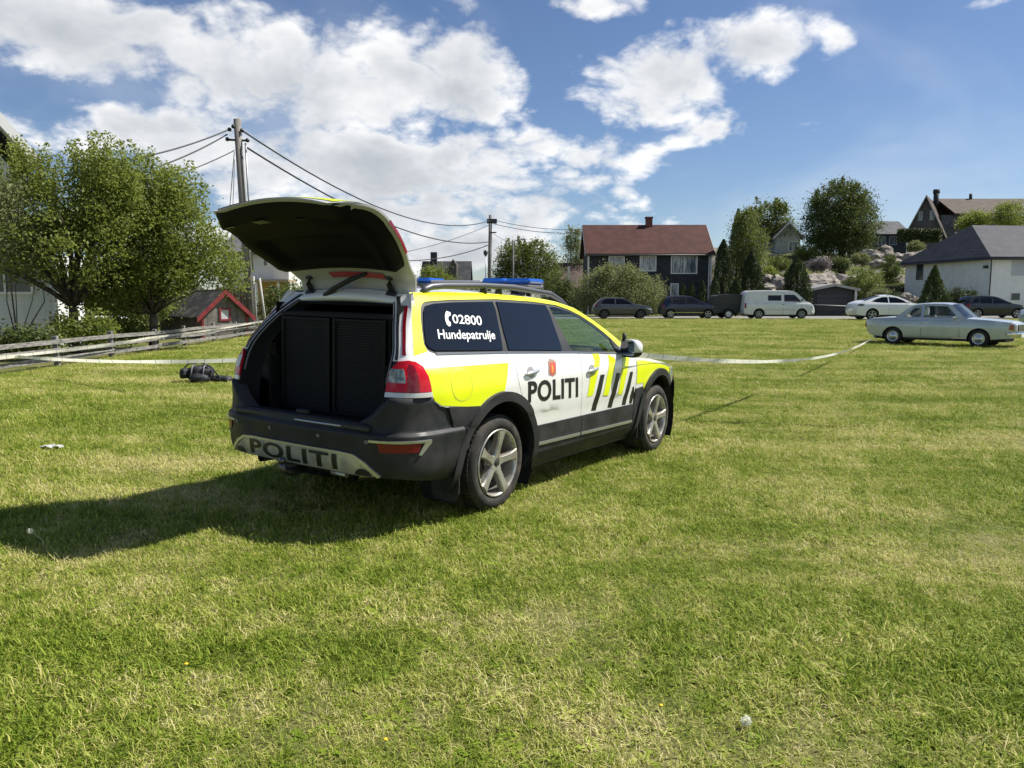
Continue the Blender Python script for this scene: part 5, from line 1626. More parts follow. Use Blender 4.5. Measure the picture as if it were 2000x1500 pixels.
# --- up the hill
b = gpt(1500, 104, 6.0); broadleaf('hill_tree', 'loose deciduous tree on the hill above the conifers', b, rel(b, [(1500, 420, 40, 26, 0), (1480, 440, 34, 28, 0), (1525, 440, 28, 28, 0), (1500, 460, 40, 26, 0)], 104), 300, 22, .34, L_mid, 82, .25, None, .9, spread=.6, limbs=22)
b = gpt(1640, 94, 4.5); broadleaf('hill_tree', 'large round deciduous tree standing on the hill against the sky', b, rel(b, [(1640, 400, 55, 45, 0), (1610, 440, 45, 45, 0), (1672, 435, 42, 48, 0), (1640, 470, 65, 35, 0), (1640, 440, 55, 50, -1)], 94), 720, 34, .32, L_dark, 83, .4, None, .9, spread=.55, limbs=20)
shr = [(1690, 545, 45, 35, 67, L_mid, 'green shrubs above the white fastback car'), (1660, 565, 25, 30, 66, L_dark, 'dark shrub at the right end of the grey garage'), (1740, 525, 20, 40, 72, L_dark, 'dark upright shrub on the rocky slope'), (1720, 580, 30, 18, 64, L_grey, 'pale shrub behind the white fastback car'),
       (1600, 515, 24, 16, 80, L_lilac, 'pale lilac bush on the slope below the round tree'), (1520, 515, 30, 20, 78, L_mid, 'green bush on the slope above the white van'), (1640, 515, 24, 16, 82, L_dark, 'dark bush on the slope below the round tree'), (1575, 490, 30, 14, 92, L_apple, 'bright green bush beside the pale gabled house'),
       (1500, 535, 22, 18, 72, L_apple, 'green bush above the roof of the white van'), (1680, 505, 22, 14, 86, L_grey, 'grey-green bush on the rocky slope'), (1535, 545, 16, 14, 70, L_mid, 'small bush beside the stout conifer'), (1790, 480, 18, 10, 98, L_grey, 'low shrub on the terrace below the hedge')]
for i, (px, py, rx, rz, Y, mt, lab) in enumerate(shr):
    p = at(px, py + rz, Y); b = Vector((p.x, Y, min(p.z, float(hill_z(p.x, Y)) + .6)))
    broadleaf('hill_shrub', lab, b, rel(b, [(px, py, rx * .72, rz * .72, 0), (px + rx * .4, py + rz * .4, rx * .45, rz * .45, 0), (px - rx * .4, py + rz * .4, rx * .45, rz * .45, 0)], Y), 90, 24, .22, mt, 90 + i, .07, 'shrubs on the rocky slope', .2, 'shrub', forks=0, spread=.22, limbs=8)
for i, (px, py, rx, rz, Y, mt, lab) in enumerate([(1905, 430, 26, 14, 92, L_apple, 'green shrub above the slate ridge of the white house'), (1975, 420, 34, 24, 90, L_apple, 'large green shrub at the right edge above the slate roof'), (1868, 578, 14, 14, 60, L_con, 'dark shrub beside the triangular conifer'), (1745, 583, 14, 12, 60, L_con, 'dark shrub behind the bonnet of the white fastback car'), (1893, 578, 9, 8, 60.5, L_con, 'small dark potted shrub by the white wall'),
                                                  (1840, 585, 18, 10, 59.5, L_con, 'low dark plants under the triangular conifer')]):
    p = at(px, py + rz, Y); b = Vector((p.x, Y, 0 if Y < 70 else p.z - .5))
    broadleaf('garden_shrub', lab, b, rel(b, [(px, py, rx, rz, 0), (px - rx * .3, py + rz * .5, rx * .8, rz * .6, 0)], Y), 130 if Y > 70 else 60, 26, .26 if Y > 70 else .16, mt, 110 + i, .06, None, .3 if Y > 70 else 0, 'shrub', forks=0, spread=.4 if Y > 70 else .2, limbs=8)
# clipped hedge in front of the brown hill house
p = at(1795, 470, 100); conf = np.random.default_rng(7)
root = empty('clipped_hedge', (p.x, 100, p.z - .2)); tag(root, 'dark clipped hedge in front of the brown house on the hill', 'hedge')
C = np.stack([conf.uniform(-2.7, 2.7, 5200), conf.uniform(-.6, .6, 5200), conf.uniform(0, 1.7, 5200)], 1)
leaves('foliage', C, .24, L_con, root, conf, up=.3, ratio=.45)
# distant wood closing the horizon
GH = 'trees along the horizon'
hz = [(-420, 70, 540, 85), (-180, 75, 545, 80), (60, 70, 545, 80), (330, 80, 548, 70), (620, 95, 548, 60), (720, 110, 552, 55), (790, 120, 552, 45), (930, 140, 562, 40), (1340, 120, 540, 50), (2090, 90, 470, 80)]
for i, (px, Y, top, rx) in enumerate(hz):
    b = gpt(px, Y); k = FPX / Y
    broadleaf('distant_tree', ['dark tree beyond the white clapboard house', 'dark tree beside the white clapboard house', 'dark tree beyond the right edge behind the hipped house'][i if i < 2 else 2] if px < 0 or px > 2000 else ['dark tree showing under the left-hand fruit trees', 'dark tree on the skyline left of the utility pole', 'dark tree on the skyline behind the raised tailgate', 'dark tree behind the police car roof', 'low dark tree on the skyline near the middle pole', 'dark tree far behind the middle pole', 'dark tree on the skyline behind the red-roofed house'][min(max(i - 2, 0), 6)], b,
              rel(b, [(px, top + 20, rx * .8, 25, 0), (px - rx * .5, top + 35, rx * .6, 25, 1), (px + rx * .5, top + 35, rx * .6, 25, 1)], Y), 150, 22, .40, L_dark, 130 + i, .2, GH, .5, forks=2, spread=.7, limbs=8)

# ================================================================== fence, tapes, poles, houses
wood_grey = vary(mat('weathered_wood', (.16, .15, .14), .85, 0, .2), (.13, .125, .115), (.28, .27, .25), 5, 6, stretch=(1, 1, 6), bump=.3, bscale=40)


def fence():
    root = empty('rail_fence', (-9.35, 14, 0)); tag(root, 'low grey wooden rail fence running along the left side of the lawn', 'fence')
    ys = np.arange(6.5, 41, 2.4)
    fx = lambda y: -9.35 - (y - 14) * .048 + .04 * math.sin(y)
    for i, y in enumerate(ys):
        x = fx(y); z = float(gz_lawn(x, y)); t_ = R((i * 37 % 7) - 3)
        one('post', wood_grey, root, lambda b: b.box((-.05, -.05, -.2), (.05, .05, .60 + .02 * (i % 3)), Matrix.Translation((x + 9.35 - .09, y - 14, z)) @ Matrix.Rotation(t_, 4, 'Y'), bev=.008))
        if i + 1 < len(ys):
            y2 = ys[i + 1]; x2 = fx(y2); z2 = float(gz_lawn(x2, y2))
            for k, hz_ in enumerate((.10, .28, .46)):
                j = .012 * math.sin(i * 2.3 + k * 1.7); j2 = .012 * math.sin(i * 1.9 + k * 2.9 + 1)
                A = Vector((x + 9.35, y - 14 + .01, z + hz_ + j)); B = Vector((x2 + 9.35, y2 - 14 - .01, z2 + hz_ + j2))
                M = frame(A, B - A); Ln = (B - A).length
                one('rail', wood_grey, root, lambda b: b.box((0, -.014, 0), (Ln, .014, .092), M, bev=.004))
    return root


fence()

# --- barrier tape
tape_m = mat('barrier_tape', (.78, .77, .66), .5)
_N = NT(tape_m.node_tree); _a = _N.n('ShaderNodeAttribute'); _a.attribute_name = 'run'
_f = _N.math('FRACT', _N.math('MULTIPLY', _a.outputs['Fac'], 1 / .42))
_d = _N.math('MULTIPLY', _N.math('LESS_THAN', _f, .035), 1.0)
_c = _N.mix(_d, (.88, .87, .74), (.20, .20, .18))
tape_m.node_tree.links.new(_c, bsdf(tape_m).inputs['Base Color'])
_t = _N.n('ShaderNodeBsdfTranslucent'); tape_m.node_tree.links.new(_c, _t.inputs[0]); _m = _N.n('ShaderNodeMixShader'); _m.inputs[0].default_value = .55
tape_m.node_tree.links.new(bsdf(tape_m).outputs[0], _m.inputs[1]); tape_m.node_tree.links.new(_t.outputs[0], _m.inputs[2]); tape_m.node_tree.links.new(_m.outputs[0], tape_m.node_tree.nodes['Material Output'].inputs[0])


def tape(label, pts, sag, twist=0.0, width=.055, n=90):
    """ribbon hanging between fixed points"""
    P = []; run = 0; RUN = []
    for a, b, s in zip(pts[:-1], pts[1:], sag):
        a, b = Vector(a), Vector(b)
        for i in range(n + (b == Vector(pts[-1]))):
            t = i / n; p = a.lerp(b, t); p.z -= 4 * s * t * (1 - t)
            if P: run += (p - P[-1]).length
            P.append(p); RUN.append(run)
    V = []; A = []
    for i, p in enumerate(P):
        t = (P[min(i + 1, len(P) - 1)] - P[max(i - 1, 0)]).normalized(); side = t.cross(Vector((0, 0, 1))).normalized(); up = side.cross(t).normalized()
        an = twist * math.sin(RUN[i] * .9) + .25 * math.sin(RUN[i] * 2.7 + 1)
        w = (up * math.cos(an) + side * math.sin(an)) * width / 2
        nrm = (side * math.cos(an) - up * math.sin(an)) * .0006
        V += [p - w, p + w]; A += [RUN[i]] * 2
    me = bpy.data.meshes.new('barrier_tape')
    F = [(i * 2, i * 2 + 1, i * 2 + 3, i * 2 + 2) for i in range(len(P) - 1)]
    me.from_pydata([tuple(v) for v in V], [], F); me.materials.append(tape_m)
    me.attributes.new('run', 'FLOAT', 'POINT').data.foreach_set('value', np.array(A, np.float32))
    o = link(bpy.data.objects.new('barrier_tape', me)); tag(o, label, 'barrier tape', 'police barrier tapes')
    return o


carw = lambda q: Vector((np.array(q) @ CAR_AX + _car0).tolist())
fz = lambda y, h: (-9.20 - (y - 14) * .048, y, float(gz_lawn(-9.3, y)) + h)
tape('white barrier tape strung from the police car mirror to the old saloon', [carw((1.97, -.99, 1.03)), (13.62, 28.62, .14)], [.40], .6)
tape('white barrier tape tied along the grey rail fence', [fz(8.9, .42), fz(13.7, .34), fz(20, .40), fz(33, .60)], [.02, .04, .05], .3)
tape('white barrier tape stretched from the fence to the police car', [fz(8.9, .40), fz(14.2, .32), carw((1.97, .99, 1.0))], [.02, .13], .5)

# --- utility poles and wires
pole_m = vary(mat('pole_wood', (.17, .16, .145), .85), (.12, .11, .10), (.24, .225, .20), 4, 5, stretch=(1, 1, .15))
metal_g = mat('galvanised', (.30, .31, .32), .45, .7)
ins_m = mat('insulator_dark', (.03, .03, .032), .4)


def utility_pole(label, base, top, r0, r1):
    root = empty('utility_pole', base); tag(root, label, 'utility pole', 'wooden utility poles')
    T = Vector(top) - Vector(base)
    one('pole', pole_m, root, lambda b: b.tube([(0, 0, -.5), tuple(T * .5), tuple(T)], [r0, (r0 + r1) / 2, r1], 14))
    return root, T


pb = at(492, 660, 32); pb.z = 0.0; pt = at(463, 233, 32)
up1, T1 = utility_pole('tall grey wooden utility pole behind the playhouse', pb, pt, .17, .14)
one('cross_arm', mat('steel_dark', (.06, .06, .065), .5, .5), up1, lambda b: b.tube([tuple(T1 + Vector((-.42, 0, -.80))), tuple(T1 + Vector((.46, 0, -.84)))], .045, 8))
for k, (dx, dz) in enumerate(((-.38, -.80), (.42, -.84), (-.28, -.42), (.22, -.46), (-.12, -.30))):
    one('insulator', ins_m, up1, lambda b: b.lathe([(0, -.09), (.07, -.07), (.085, 0), (.06, .06), (0, .08)], 12, 'Z', center=tuple(T1 + Vector((dx, -.12, dz)))))
one('conduit', metal_g, up1, lambda b: b.tube([tuple(T1 + Vector((.32, -.05, -.95))), tuple(T1 * .62 + Vector((.26, -.05, 0))), tuple(T1 * .30 + Vector((.24, -.05, 0)))], .035, 8))
qb = at(955, 640, 70); qb.z = 0; qt = at(958, 420, 70)
up2, T2 = utility_pole('slim wooden utility pole behind the police car roof', qb, qt, .19, .15)
one('bracket', ins_m, up2, lambda b: (b.box((-.15, -.2, T2.z - .75), (.75, .05, T2.z - .35)), b.box((.1, -.2, T2.z - 1.6), (.7, .0, T2.z - 1.5))))
lb = at(1002, 640, 82); lb.z = 0; lt = at(1002, 470, 82)
up3, T3 = utility_pole('thin utility pole with a lamp arm in front of the round tree', lb, lt, .12, .10)
one('lamp_arm', metal_g, up3, lambda b: (b.tube([(0, 0, T3.z - .2), (.5, 0, T3.z + .15), (.95, 0, T3.z + .15)], .04, 6), b.box((.8, -.12, T3.z + .08), (1.3, .12, T3.z + .22))))
sb_ = at(949, 640, 66); sb_.z = 0; st_ = at(949, 494, 66)
lamp = empty('street_lamp', sb_); tag(lamp, 'thin street lamp with a black head left of the middle utility pole', 'street lamp')
one('lamp_post', metal_g, lamp, lambda b: b.tube([(0, 0, -.2), (0, 0, st_.z)], [.06, .04], 8)); one('lamp_head', ins_m, lamp, lambda b: b.lathe([(0, -.25), (.12, -.22), (.2, .05), (.14, .2), (0, .26)], 12, 'Z', center=(0, 0, st_.z)))

GW = 'overhead power lines'


def wire(label, a, b, sag, r=.026, n=28):
    a, b = Vector(a), Vector(b)
    P = []
    for i in range(n + 1):
        t = i / n; p = a.lerp(b, t); p.z -= 4 * sag * t * (1 - t); P.append(p)
    m = MB(); m.tube([tuple(p) for p in P], r, 5)
    return tag(m.build('power_line', mat('cable_black', (.035, .035, .038), .6)), label, 'power line', GW)


A = lambda dx, dz: Vector(pt) + Vector((dx, -.12, dz))
Q = lambda dx, dz: Vector(qt) + Vector((dx, -.1, dz))
wire('uppermost power line from the tall pole to the slim middle pole', A(.22, -.46), Q(-.05, -.5), 1.7, .036)
wire('second power line from the tall pole down to the slim middle pole', A(.42, -1.15), Q(-.05, -2.35), 1.35, .040)
wire('uppermost power line leaving the tall pole to the left', A(-.28, -.42), at(60, 330, 24), .35, .030)
wire('middle power line leaving the tall pole to the left', A(-.38, -.62), at(60, 372, 24), .45, .030)
wire('lowest power line leaving the tall pole to the left', A(-.12, -1.25), at(60, 392, 24), .40, .022)
wire('guy wire left of the tall pole', A(-.12, -1.3), at(430, 640, 33), 0, .016, 4)
wire('second guy wire left of the tall pole', A(-.12, -1.6), at(446, 640, 33), 0, .013, 4)
wire('power line from the slim pole to the ridge of the red-roofed house', Q(.3, -.45), at(1150, 447, 73), .35, .026)
wire('lower power line from the slim pole to the red-roofed house', Q(.3, -.78), at(1146, 454, 73), .35, .026)
wire('power line from the slim pole down to the left behind the tailgate', Q(-.05, -.85), at(700, 505, 60), .5, .024)
wire('thick power line from the slim pole down to the dark roofed house', Q(-.05, -2.6), at(760, 508, 64), .5, .040)
wire('power line sloping off right from the slim pole to the thin lamp pole', Q(.2, -1.6), Vector(lt) + Vector((0, 0, -.1)), .2, .018)
# two leaning posts beside the tall pole
for px0, py0, px1, py1, lab in ((495, 540, 502, 650, 'pale leaning post nearest the tall utility pole'), (507, 543, 521, 650, 'second pale leaning post right of the tall utility pole')):
    a, b_ = at(px1, 651, 31), at(px0, py0, 31)
    m = MB(); m.tube([tuple(a), tuple(b_)], [.05, .045], 8); tag(m.build('leaning_post', mat('pale_post', (.42, .41, .37), .7)), lab, 'post', 'leaning posts')


# --- houses
def window_unit(parent, M, x, z, w, h, frame_m, pane_m, mull=1, name='window', depth=.05, fw=.09):
    """frame proud of the wall with its pane set back; M maps (along wall, outwards, up)"""
    def fr(b):
        b.box((x - fw, 0, z - fw), (x, depth, z + h + fw), M); b.box((x + w, 0, z - fw), (x + w + fw, depth, z + h + fw), M)
        b.box((x, 0, z - fw), (x + w, depth, z), M); b.box((x, 0, z + h), (x + w, depth, z + h + fw), M)
        for k in range(1, mull):
            c = x + w * k / mull; b.box((c - fw * .4, 0, z), (c + fw * .4, depth - .01, z + h), M)
    f = one(name, frame_m, parent, fr)
    for k in range(mull):
        a0 = x + w * k / mull + (fw * .4 if k else 0); a1 = x + w * (k + 1) / mull - (fw * .4 if k < mull - 1 else 0)
        one('pane', pane_m, f, lambda b: b.box((a0, .004, z), (a1, .016, z + h), M))
    return f


pane = mat('window_pane', (.05, .06, .07), .04, 0, .6)
pane_l = vary(mat('window_pane_curtained', (.26, .29, .31), .10, 0, .6), (.10, .12, .14), (.42, .44, .45), 1.0, 3, .42, .58, stretch=(5, 1, .6))
wfr = mat('white_frame', (.74, .74, .72), .5)


def gable_house(name, label, origin, ang, w, d, eave, ridge, wall_m, roof_m, over=.45, trim_m=None, base_z=-.6, ridge_axis='x', roof_t=.16):
    """local x along the front, y back, z up; ridge along x or y"""
    root = empty(name, origin, ang); tag(root, label, 'house')
    if ridge_axis == 'x':
        end = [(0, base_z), (d, base_z), (d, eave), (d / 2, ridge), (0, eave)]
        Mx = Matrix(((0, 0, 1, 0), (1, 0, 0, 0), (0, 1, 0, 0), (0, 0, 0, 1)))
        one('wall', wall_m, root, lambda b: b.prism(end, 0, w, Mx))
        sl = (ridge - eave) / (d / 2)
        for sg in (0, 1):
            def slope(b, sg=sg):
                y0, y1 = -over, d / 2
                pts = [(y0, eave - over * sl + .02), (y1, ridge + .02), (y1, ridge + roof_t + .02), (y0, eave - over * sl + roof_t + .02)]
                if sg: pts = [(d - y, z) for y, z in pts]
                b.prism(pts, -over, w + over, Mx)
            one('roof', roof_m, root, slope)
        if trim_m:
            for xx in (-over - .03, w + over):
                for sg in (0, 1):
                    def barge(b, sg=sg, xx=xx):
                        pts = [(-over, eave - over * sl - .06), (d / 2, ridge - .06), (d / 2, ridge + .15), (-over, eave - over * sl + .15)]
                        if sg: pts = [(d - y, z) for y, z in pts]
                        b.prism(pts, xx, xx + .03, Mx)
                    one('barge_board', trim_m, root, barge)
    else:
        end = [(0, base_z), (w, base_z), (w, eave), (w / 2, ridge), (0, eave)]
        Mx = Matrix(((1, 0, 0, 0), (0, 0, 1, 0), (0, 1, 0, 0), (0, 0, 0, 1)))
        one('wall', wall_m, root, lambda b: b.prism(end, 0, d, Mx))
        sl = (ridge - eave) / (w / 2)
        for sg in (0, 1):
            def slope(b, sg=sg):
                pts = [(-over, eave - over * sl + .02), (w / 2, ridge + .02), (w / 2, ridge + roof_t + .02), (-over, eave - over * sl + roof_t + .02)]
                if sg: pts = [(w - y, z) for y, z in pts]
                b.prism(pts, -over, d + over, Mx)
            one('roof', roof_m, root, slope)
            if trim_m:
                def barge(b, sg=sg):
                    pts = [(-over - .02, eave - over * sl - .08), (w / 2, ridge - .08), (w / 2, ridge + roof_t + .04), (-over - .02, eave - over * sl + roof_t + .02)]
                    if sg: pts = [(w - y, z) for y, z in pts]
                    b.prism(pts, -over - .035, -over - .003, Mx)
                one('barge_board', trim_m, root, barge)
    return root


FM = Matrix(((1, 0, 0, 0), (0, -1, 0, 0), (0, 0, 1, 0), (0, 0, 0, 1)))          # front wall (facing -y)


def roofing(name, c0, c1, row=.33):
    m = vary(mat(name, c0, .8, 0, .3), c0, c1, 1.2, 6)
    N = NT(m.node_tree); tc = N.n('ShaderNodeTexCoord'); sx = N.n('ShaderNodeSeparateXYZ'); m.node_tree.links.new(tc.outputs['Object'], sx.inputs[0])
    bp = N.n('ShaderNodeBump'); bp.inputs['Strength'].default_value = .12; bp.inputs['Distance'].default_value = .03
    m.node_tree.links.new(N.math('ADD', N.math('FRACT', N.math('MULTIPLY', sx.outputs[2], 1 / (row * .55))), N.math('MULTIPLY', N.math('SINE', N.math('MULTIPLY', sx.outputs[0], 24.0)), .4)), bp.inputs['Height']); m.node_tree.links.new(bp.outputs[0], bsdf(m).inputs['Normal'])
    return m


def boarding(name, c0, c1, pitch=.16):
    m = vary(mat(name, c0, .75, 0, .3), c0, c1, 2.0, 5)
    N = NT(m.node_tree); tc = N.n('ShaderNodeTexCoord'); sx = N.n('ShaderNodeSeparateXYZ'); m.node_tree.links.new(tc.outputs['Object'], sx.inputs[0])
    bp = N.n('ShaderNodeBump'); bp.inputs['Strength'].default_value = .5; bp.inputs['Distance'].default_value = .02
    m.node_tree.links.new(N.math('FRACT', N.math('MULTIPLY', sx.outputs[2], 1 / pitch)), bp.inputs['Height']); m.node_tree.links.new(bp.outputs[0], bsdf(m).inputs['Normal'])
    return m


# dark house with the red roof
Yh = 72.0
o = at(1149, 600, Yh); o.z = 0
w_ = at(1384, 600, Yh).x - o.x
ev, rg = at(1260, 494, Yh).z, at(1260, 443, Yh + 3.6).z
dk = boarding('dark_boarding', (.030, .034, .040), (.045, .050, .056), .15)
red_roof = roofing('red_tiles', (.058, .019, .015), (.085, .030, .023))
h1 = gable_house('dark_house', 'dark grey two-storey house with a dull red roof and white-framed windows', o, R(-1.0), w_, 7.2, ev, rg, dk, red_roof, .35, wfr)
k = Yh / FPX
for (p0, p1, y0, y1, mull) in ((1309, 1356, 501, 533, 2), (1249, 1277, 502, 528, 1), (1189, 1216, 503, 528, 1), (1309, 1321, 556, 590, 1)):
    window_unit(h1, FM, (p0 - 1149) * k, at(0, y1, Yh).z, (p1 - p0) * k, (y1 - y0) * k, wfr, pane_l if mull == 2 else pane_l, mull, fw=.10)
for xx in (-.10, w_ - .02):
    one('corner_board', wfr, h1, lambda b: b.box((xx, -.06, -.3), (xx + .14, .10, ev - .05)))
one('drainpipe', wfr, h1, lambda b: b.tube([(w_ - .15, -.12, -.2), (w_ - .15, -.12, ev - .3)], .05, 8))
one('gutter', mat('gutter_grey', (.10, .10, .10), .5), h1, lambda b: b.tube([(-.35, -.42, ev - .22), (w_ + .35, -.42, ev - .22)], .06, 8))
ch = vary(mat('chimney_brick', (.16, .05, .04), .85), (.12, .035, .03), (.22, .075, .055), 9)
cx = (1275 - 1149) * k
one('chimney', ch, h1, lambda b: (b.box((cx - .30, 3.3, rg - 1.2), (cx + .30, 3.9, rg + .78)), b.box((cx - .36, 3.24, rg + .78), (cx + .36, 3.96, rg + .92))))
# brown house left behind it
o = at(1098, 600, 92); o.z = 0
h2 = gable_house('brown_house', 'brown roofed house half hidden left of the dark house', o, R(12), 7.5, 6, 2.9, 5.6, boarding('brown_boarding', (.10, .06, .045), (.14, .085, .06)), roofing('brown_tiles', (.075, .050, .045), (.11, .075, .065)), .4, wfr, ridge_axis='x')
one('white_post', wfr, h2, lambda b: b.box((.6, -.3, -.3), (.85, -.05, 5.2)))
# dark roofed house in the gap left of the middle pole
o = at(826, 600, 96); o.z = 0
h3 = gable_house('slate_house', 'house with a dark slate roof and stubby chimney left of the middle utility pole', o, R(0), at(922, 600, 96).x - o.x - .6, 7.0, 3.0, 6.0, boarding('tan_boarding', (.16, .13, .10), (.20, .16, .12)), roofing('slate_tiles', (.035, .038, .042), (.06, .063, .068)), .4, None)
one('chimney', mat('chimney_dark', (.05, .05, .05), .8), h3, lambda b: b.box((.7, 3.0, 5.4), (1.5, 3.7, 7.3)))
one('dormer', mat('dormer_board', (.10, .09, .08), .8), h3, lambda b: b.prism([(3.3, 3.3), (4.2, 3.3), (4.2, 5.6), (3.75, 6.3), (3.3, 5.6)], .4, 3.4, Matrix(((1, 0, 0, 0), (0, 0, 1, 0), (0, 1, 0, 0), (0, 0, 0, 1)))))
window_unit(h3, FM, 1.2, 1.0, .9, 1.1, wfr, pane, 1)
# white house with yellow ground floor at the left, behind the pole
o = at(446, 600, 48); o.z = 0
h4 = gable_house('porch_house', 'white house with an ochre ground floor and porch roof left of the raised tailgate', o, R(0), at(566, 600, 48).x - o.x, 8, 4.3, 6.2, boarding('white_boarding_far', (.66, .67, .66), (.60, .61, .60)), roofing('grey_tiles', (.10, .10, .10), (.15, .15, .15)), .4, wfr)
wl = at(566, 600, 48).x - o.x
one('ochre_wall', boarding('ochre_boarding', (.50, .33, .12), (.57, .39, .16)), h4, lambda b: b.box((wl * .35, -.06, -.3), (wl - .1, .02, 2.45)))
one('porch_roof', mat('porch_roof', (.38, .30, .20), .7), h4, lambda b: b.box((wl * .3, -1.3, 2.45), (wl + .35, .3, 2.60)))
for i, xx in enumerate((wl * .55, wl - .4)):
    one('porch_post', wfr, h4, lambda b: b.box((xx, -1.15, -.3), (xx + .12, -1.03, 2.45)))
for (p0, p1, y0, y1) in ((518, 525, 500, 519), (541, 549, 505, 522)):
    window_unit(h4, FM, (p0 - 446) * 48 / FPX, at(0, y1, 48).z, (p1 - p0) * 48 / FPX, (y1 - y0) * 48 / FPX, wfr, pane, 1, fw=.06)
# brown board screen behind the playhouse
o = at(424, 600, 38); o.z = 0
scr = empty('board_screen', o); tag(scr, 'brown vertical board screen behind the tall utility pole', 'screen fence')
bw = .16; bm = vary(mat('brown_board', (.10, .07, .05), .85), (.075, .052, .038), (.135, .095, .07), 5)
brd = one('board', bm, scr, lambda b: b.box((0, 0, -.2), (bw - .015, .025, 2.0), bev=.004))
for i in range(1, 11):
    c = brd.copy(); COL.objects.link(c); c.location = (bw * i, .01 * (i % 2), .02 * math.sin(i * 1.7))
# grey garage
Yg = 65.0
o = at(1586, 600, Yg); o.z = 0; gw = at(1664, 600, Yg).x - o.x
gar = gable_house('garage', 'dark grey garage with pale eaves between the van and the white fastback', o, 0, gw, 6, at(0, 565, Yg).z, at(0, 557, Yg).z, boarding('garage_boarding', (.050, .052, .056), (.065, .067, .07), .2), mat('garage_roof', (.22, .22, .22), .8), .45, mat('pale_fascia', (.42, .41, .38), .6), ridge_axis='y', roof_t=.10)
one('garage_door', vary(mat('garage_door', (.045, .045, .05), .5), (.038, .038, .042), (.055, .055, .06), 3), gar, lambda b: [b.box((.35, -.045, .02 + .36 * i), (gw - .45, -.01, .36 * (i + 1) - .01)) for i in range(5)])
one('eave_post', wfr, gar, lambda b: b.box((gw + .08, -.3, -.2), (gw + .24, -.14, at(0, 566, Yg).z - .03)))
one('white_rail', mat('pale_rail', (.55, .55, .52), .6), gar, lambda b: b.tube([(-.2, -.9, .95), (gw - .1, -.9, .78)], .035, 6))

# white house with the hipped roof
Yw = 66.0
cor = at(1931, 600, Yw); cor.z = 0
hip = empty('hipped_house', cor, R(6)); tag(hip, 'white rendered house with a dark hipped roof at the right edge', 'house')
render_m = vary(mat('white_render', (.78, .80, .76), .85), (.74, .76, .72), (.82, .83, .80), 1.5, 6)
eaz = at(0, 504, Yw).z; rdz = at(0, 441, Yw + 4.5).z
one('wall', render_m, hip, lambda b: b.box((0, 0, -.4), (13, 12, eaz)))
sl_m = roofing('slate_hip', (.042, .045, .055), (.062, .066, .078), .4)
ov = .55
def hiproof(b):
    x0, y0, x1, y1 = -ov, -ov, 13 + ov, 12 + ov
    e = eaz - .12; a, c = (2.4, 6, rdz), (9, 6, rdz)
    V = [(x0, y0, e), (x1, y0, e), (x1, y1, e), (x0, y1, e), a, c]
    b.add(V + [(x, y, z + .22) for x, y, z in V], [(6, 7, 11, 10), (7, 8, 11), (8, 9, 10, 11), (9, 6, 10), (0, 1, 7, 6), (1, 2, 8, 7), (2, 3, 9, 8), (3, 0, 6, 9), (0, 3, 2, 1)])
one('roof', sl_m, hip, hiproof)
# lower wing that carries the roof on to the left
one('rear_wing', boarding('wing_boarding', (.045, .032, .028), (.06, .045, .038)), hip, lambda b: b.box((-5.2, 12.3, -.4), (3, 18, eaz - 2.3)))
one('gutter', mat('gutter_dark', (.04, .04, .045), .5), hip, lambda b: (b.tube([(-ov, -ov - .05, eaz - .10), (13 + ov, -ov - .05, eaz - .10)], .07, 8), b.tube([(-ov - .05, -ov, eaz - .10), (-ov - .05, 12 + ov, eaz - .10)], .07, 8)))
one('downpipe', mat('gutter_dark', (.04, .04, .045), .5), hip, lambda b: b.tube([(-.08, -.08, -.3), (-.08, -.08, eaz - .3), (-.4, -.4, eaz - .1)], .045, 8))
kw = Yw / FPX
window_unit(hip, FM, (1975 - 1931) * kw, at(0, 537, Yw).z, 1.5, (537 - 512) * kw, mat('pale_frame', (.55, .57, .58), .5), mat('blind', (.46, .48, .52), .5), 1, fw=.07)
window_unit(hip, FM, (1976 - 1931) * kw, at(0, 586, Yw).z, .80, (586 - 573) * kw, wfr, pane, 1, fw=.06)
LW = Matrix(((0, -1, 0, 0), (1, 0, 0, 0), (0, 0, 1, 0), (0, 0, 0, 1)))
window_unit(hip, LW, 9.2, at(0, 545, 75).z, .9, 1.5, mat('dark_frame', (.12, .12, .12), .5), pane, 1, fw=.07)
one('wall_lamp', ins_m, hip, lambda b: b.box((-.30, .35, eaz - .85), (-.02, .62, eaz - .60)))

# brown house on the hill
Yb = 112.0
o = at(1772, 470, Yb); o.z = at(0, 474, Yb).z
kb = Yb / FPX
bh = gable_house('hill_house', 'brown and grey gabled house with a chimney on top of the hill', o, R(-34), 58 * kb, 8.0, 1.6, (474 - 389) * kb, boarding('greybrown_boarding', (.085, .080, .080), (.12, .11, .11)), roofing('brown_shingle', (.070, .052, .042), (.105, .08, .065)), .5, mat('pale_barge', (.42, .40, .37), .6), base_z=-2.5, ridge_axis='y')
for xx in (1.25, 2.75):
    window_unit(bh, FM, xx, 3.1, .45, 1.2, mat('pale_barge', (.42, .40, .37), .6), pane_l, 1, fw=.07)
w2 = empty('hill_house_wing', at(1836, 470, Yb + 1)); w2.location.z = o.z
tag(w2, 'long low brown-roofed house with a pale garage door at the right on the hill', 'house')
one('wall', boarding('blue_grey_boarding', (.075, .082, .095), (.10, .108, .12)), w2, lambda b: b.box((0, 0, -3), (15, 8, 4.0)))
one('roof', roofing('brown_shingle', (.070, .052, .042), (.105, .08, .065)), w2, lambda b: b.prism([(-.6, 4.0), (4.5, 6.65), (9, 4.0), (9, 4.2), (4.5, 6.9), (-.6, 4.2)], 1.6, 16, Matrix(((0, 0, 1, 0), (1, 0, 0, 0), (0, 1, 0, 0), (0, 0, 0, 1)))))
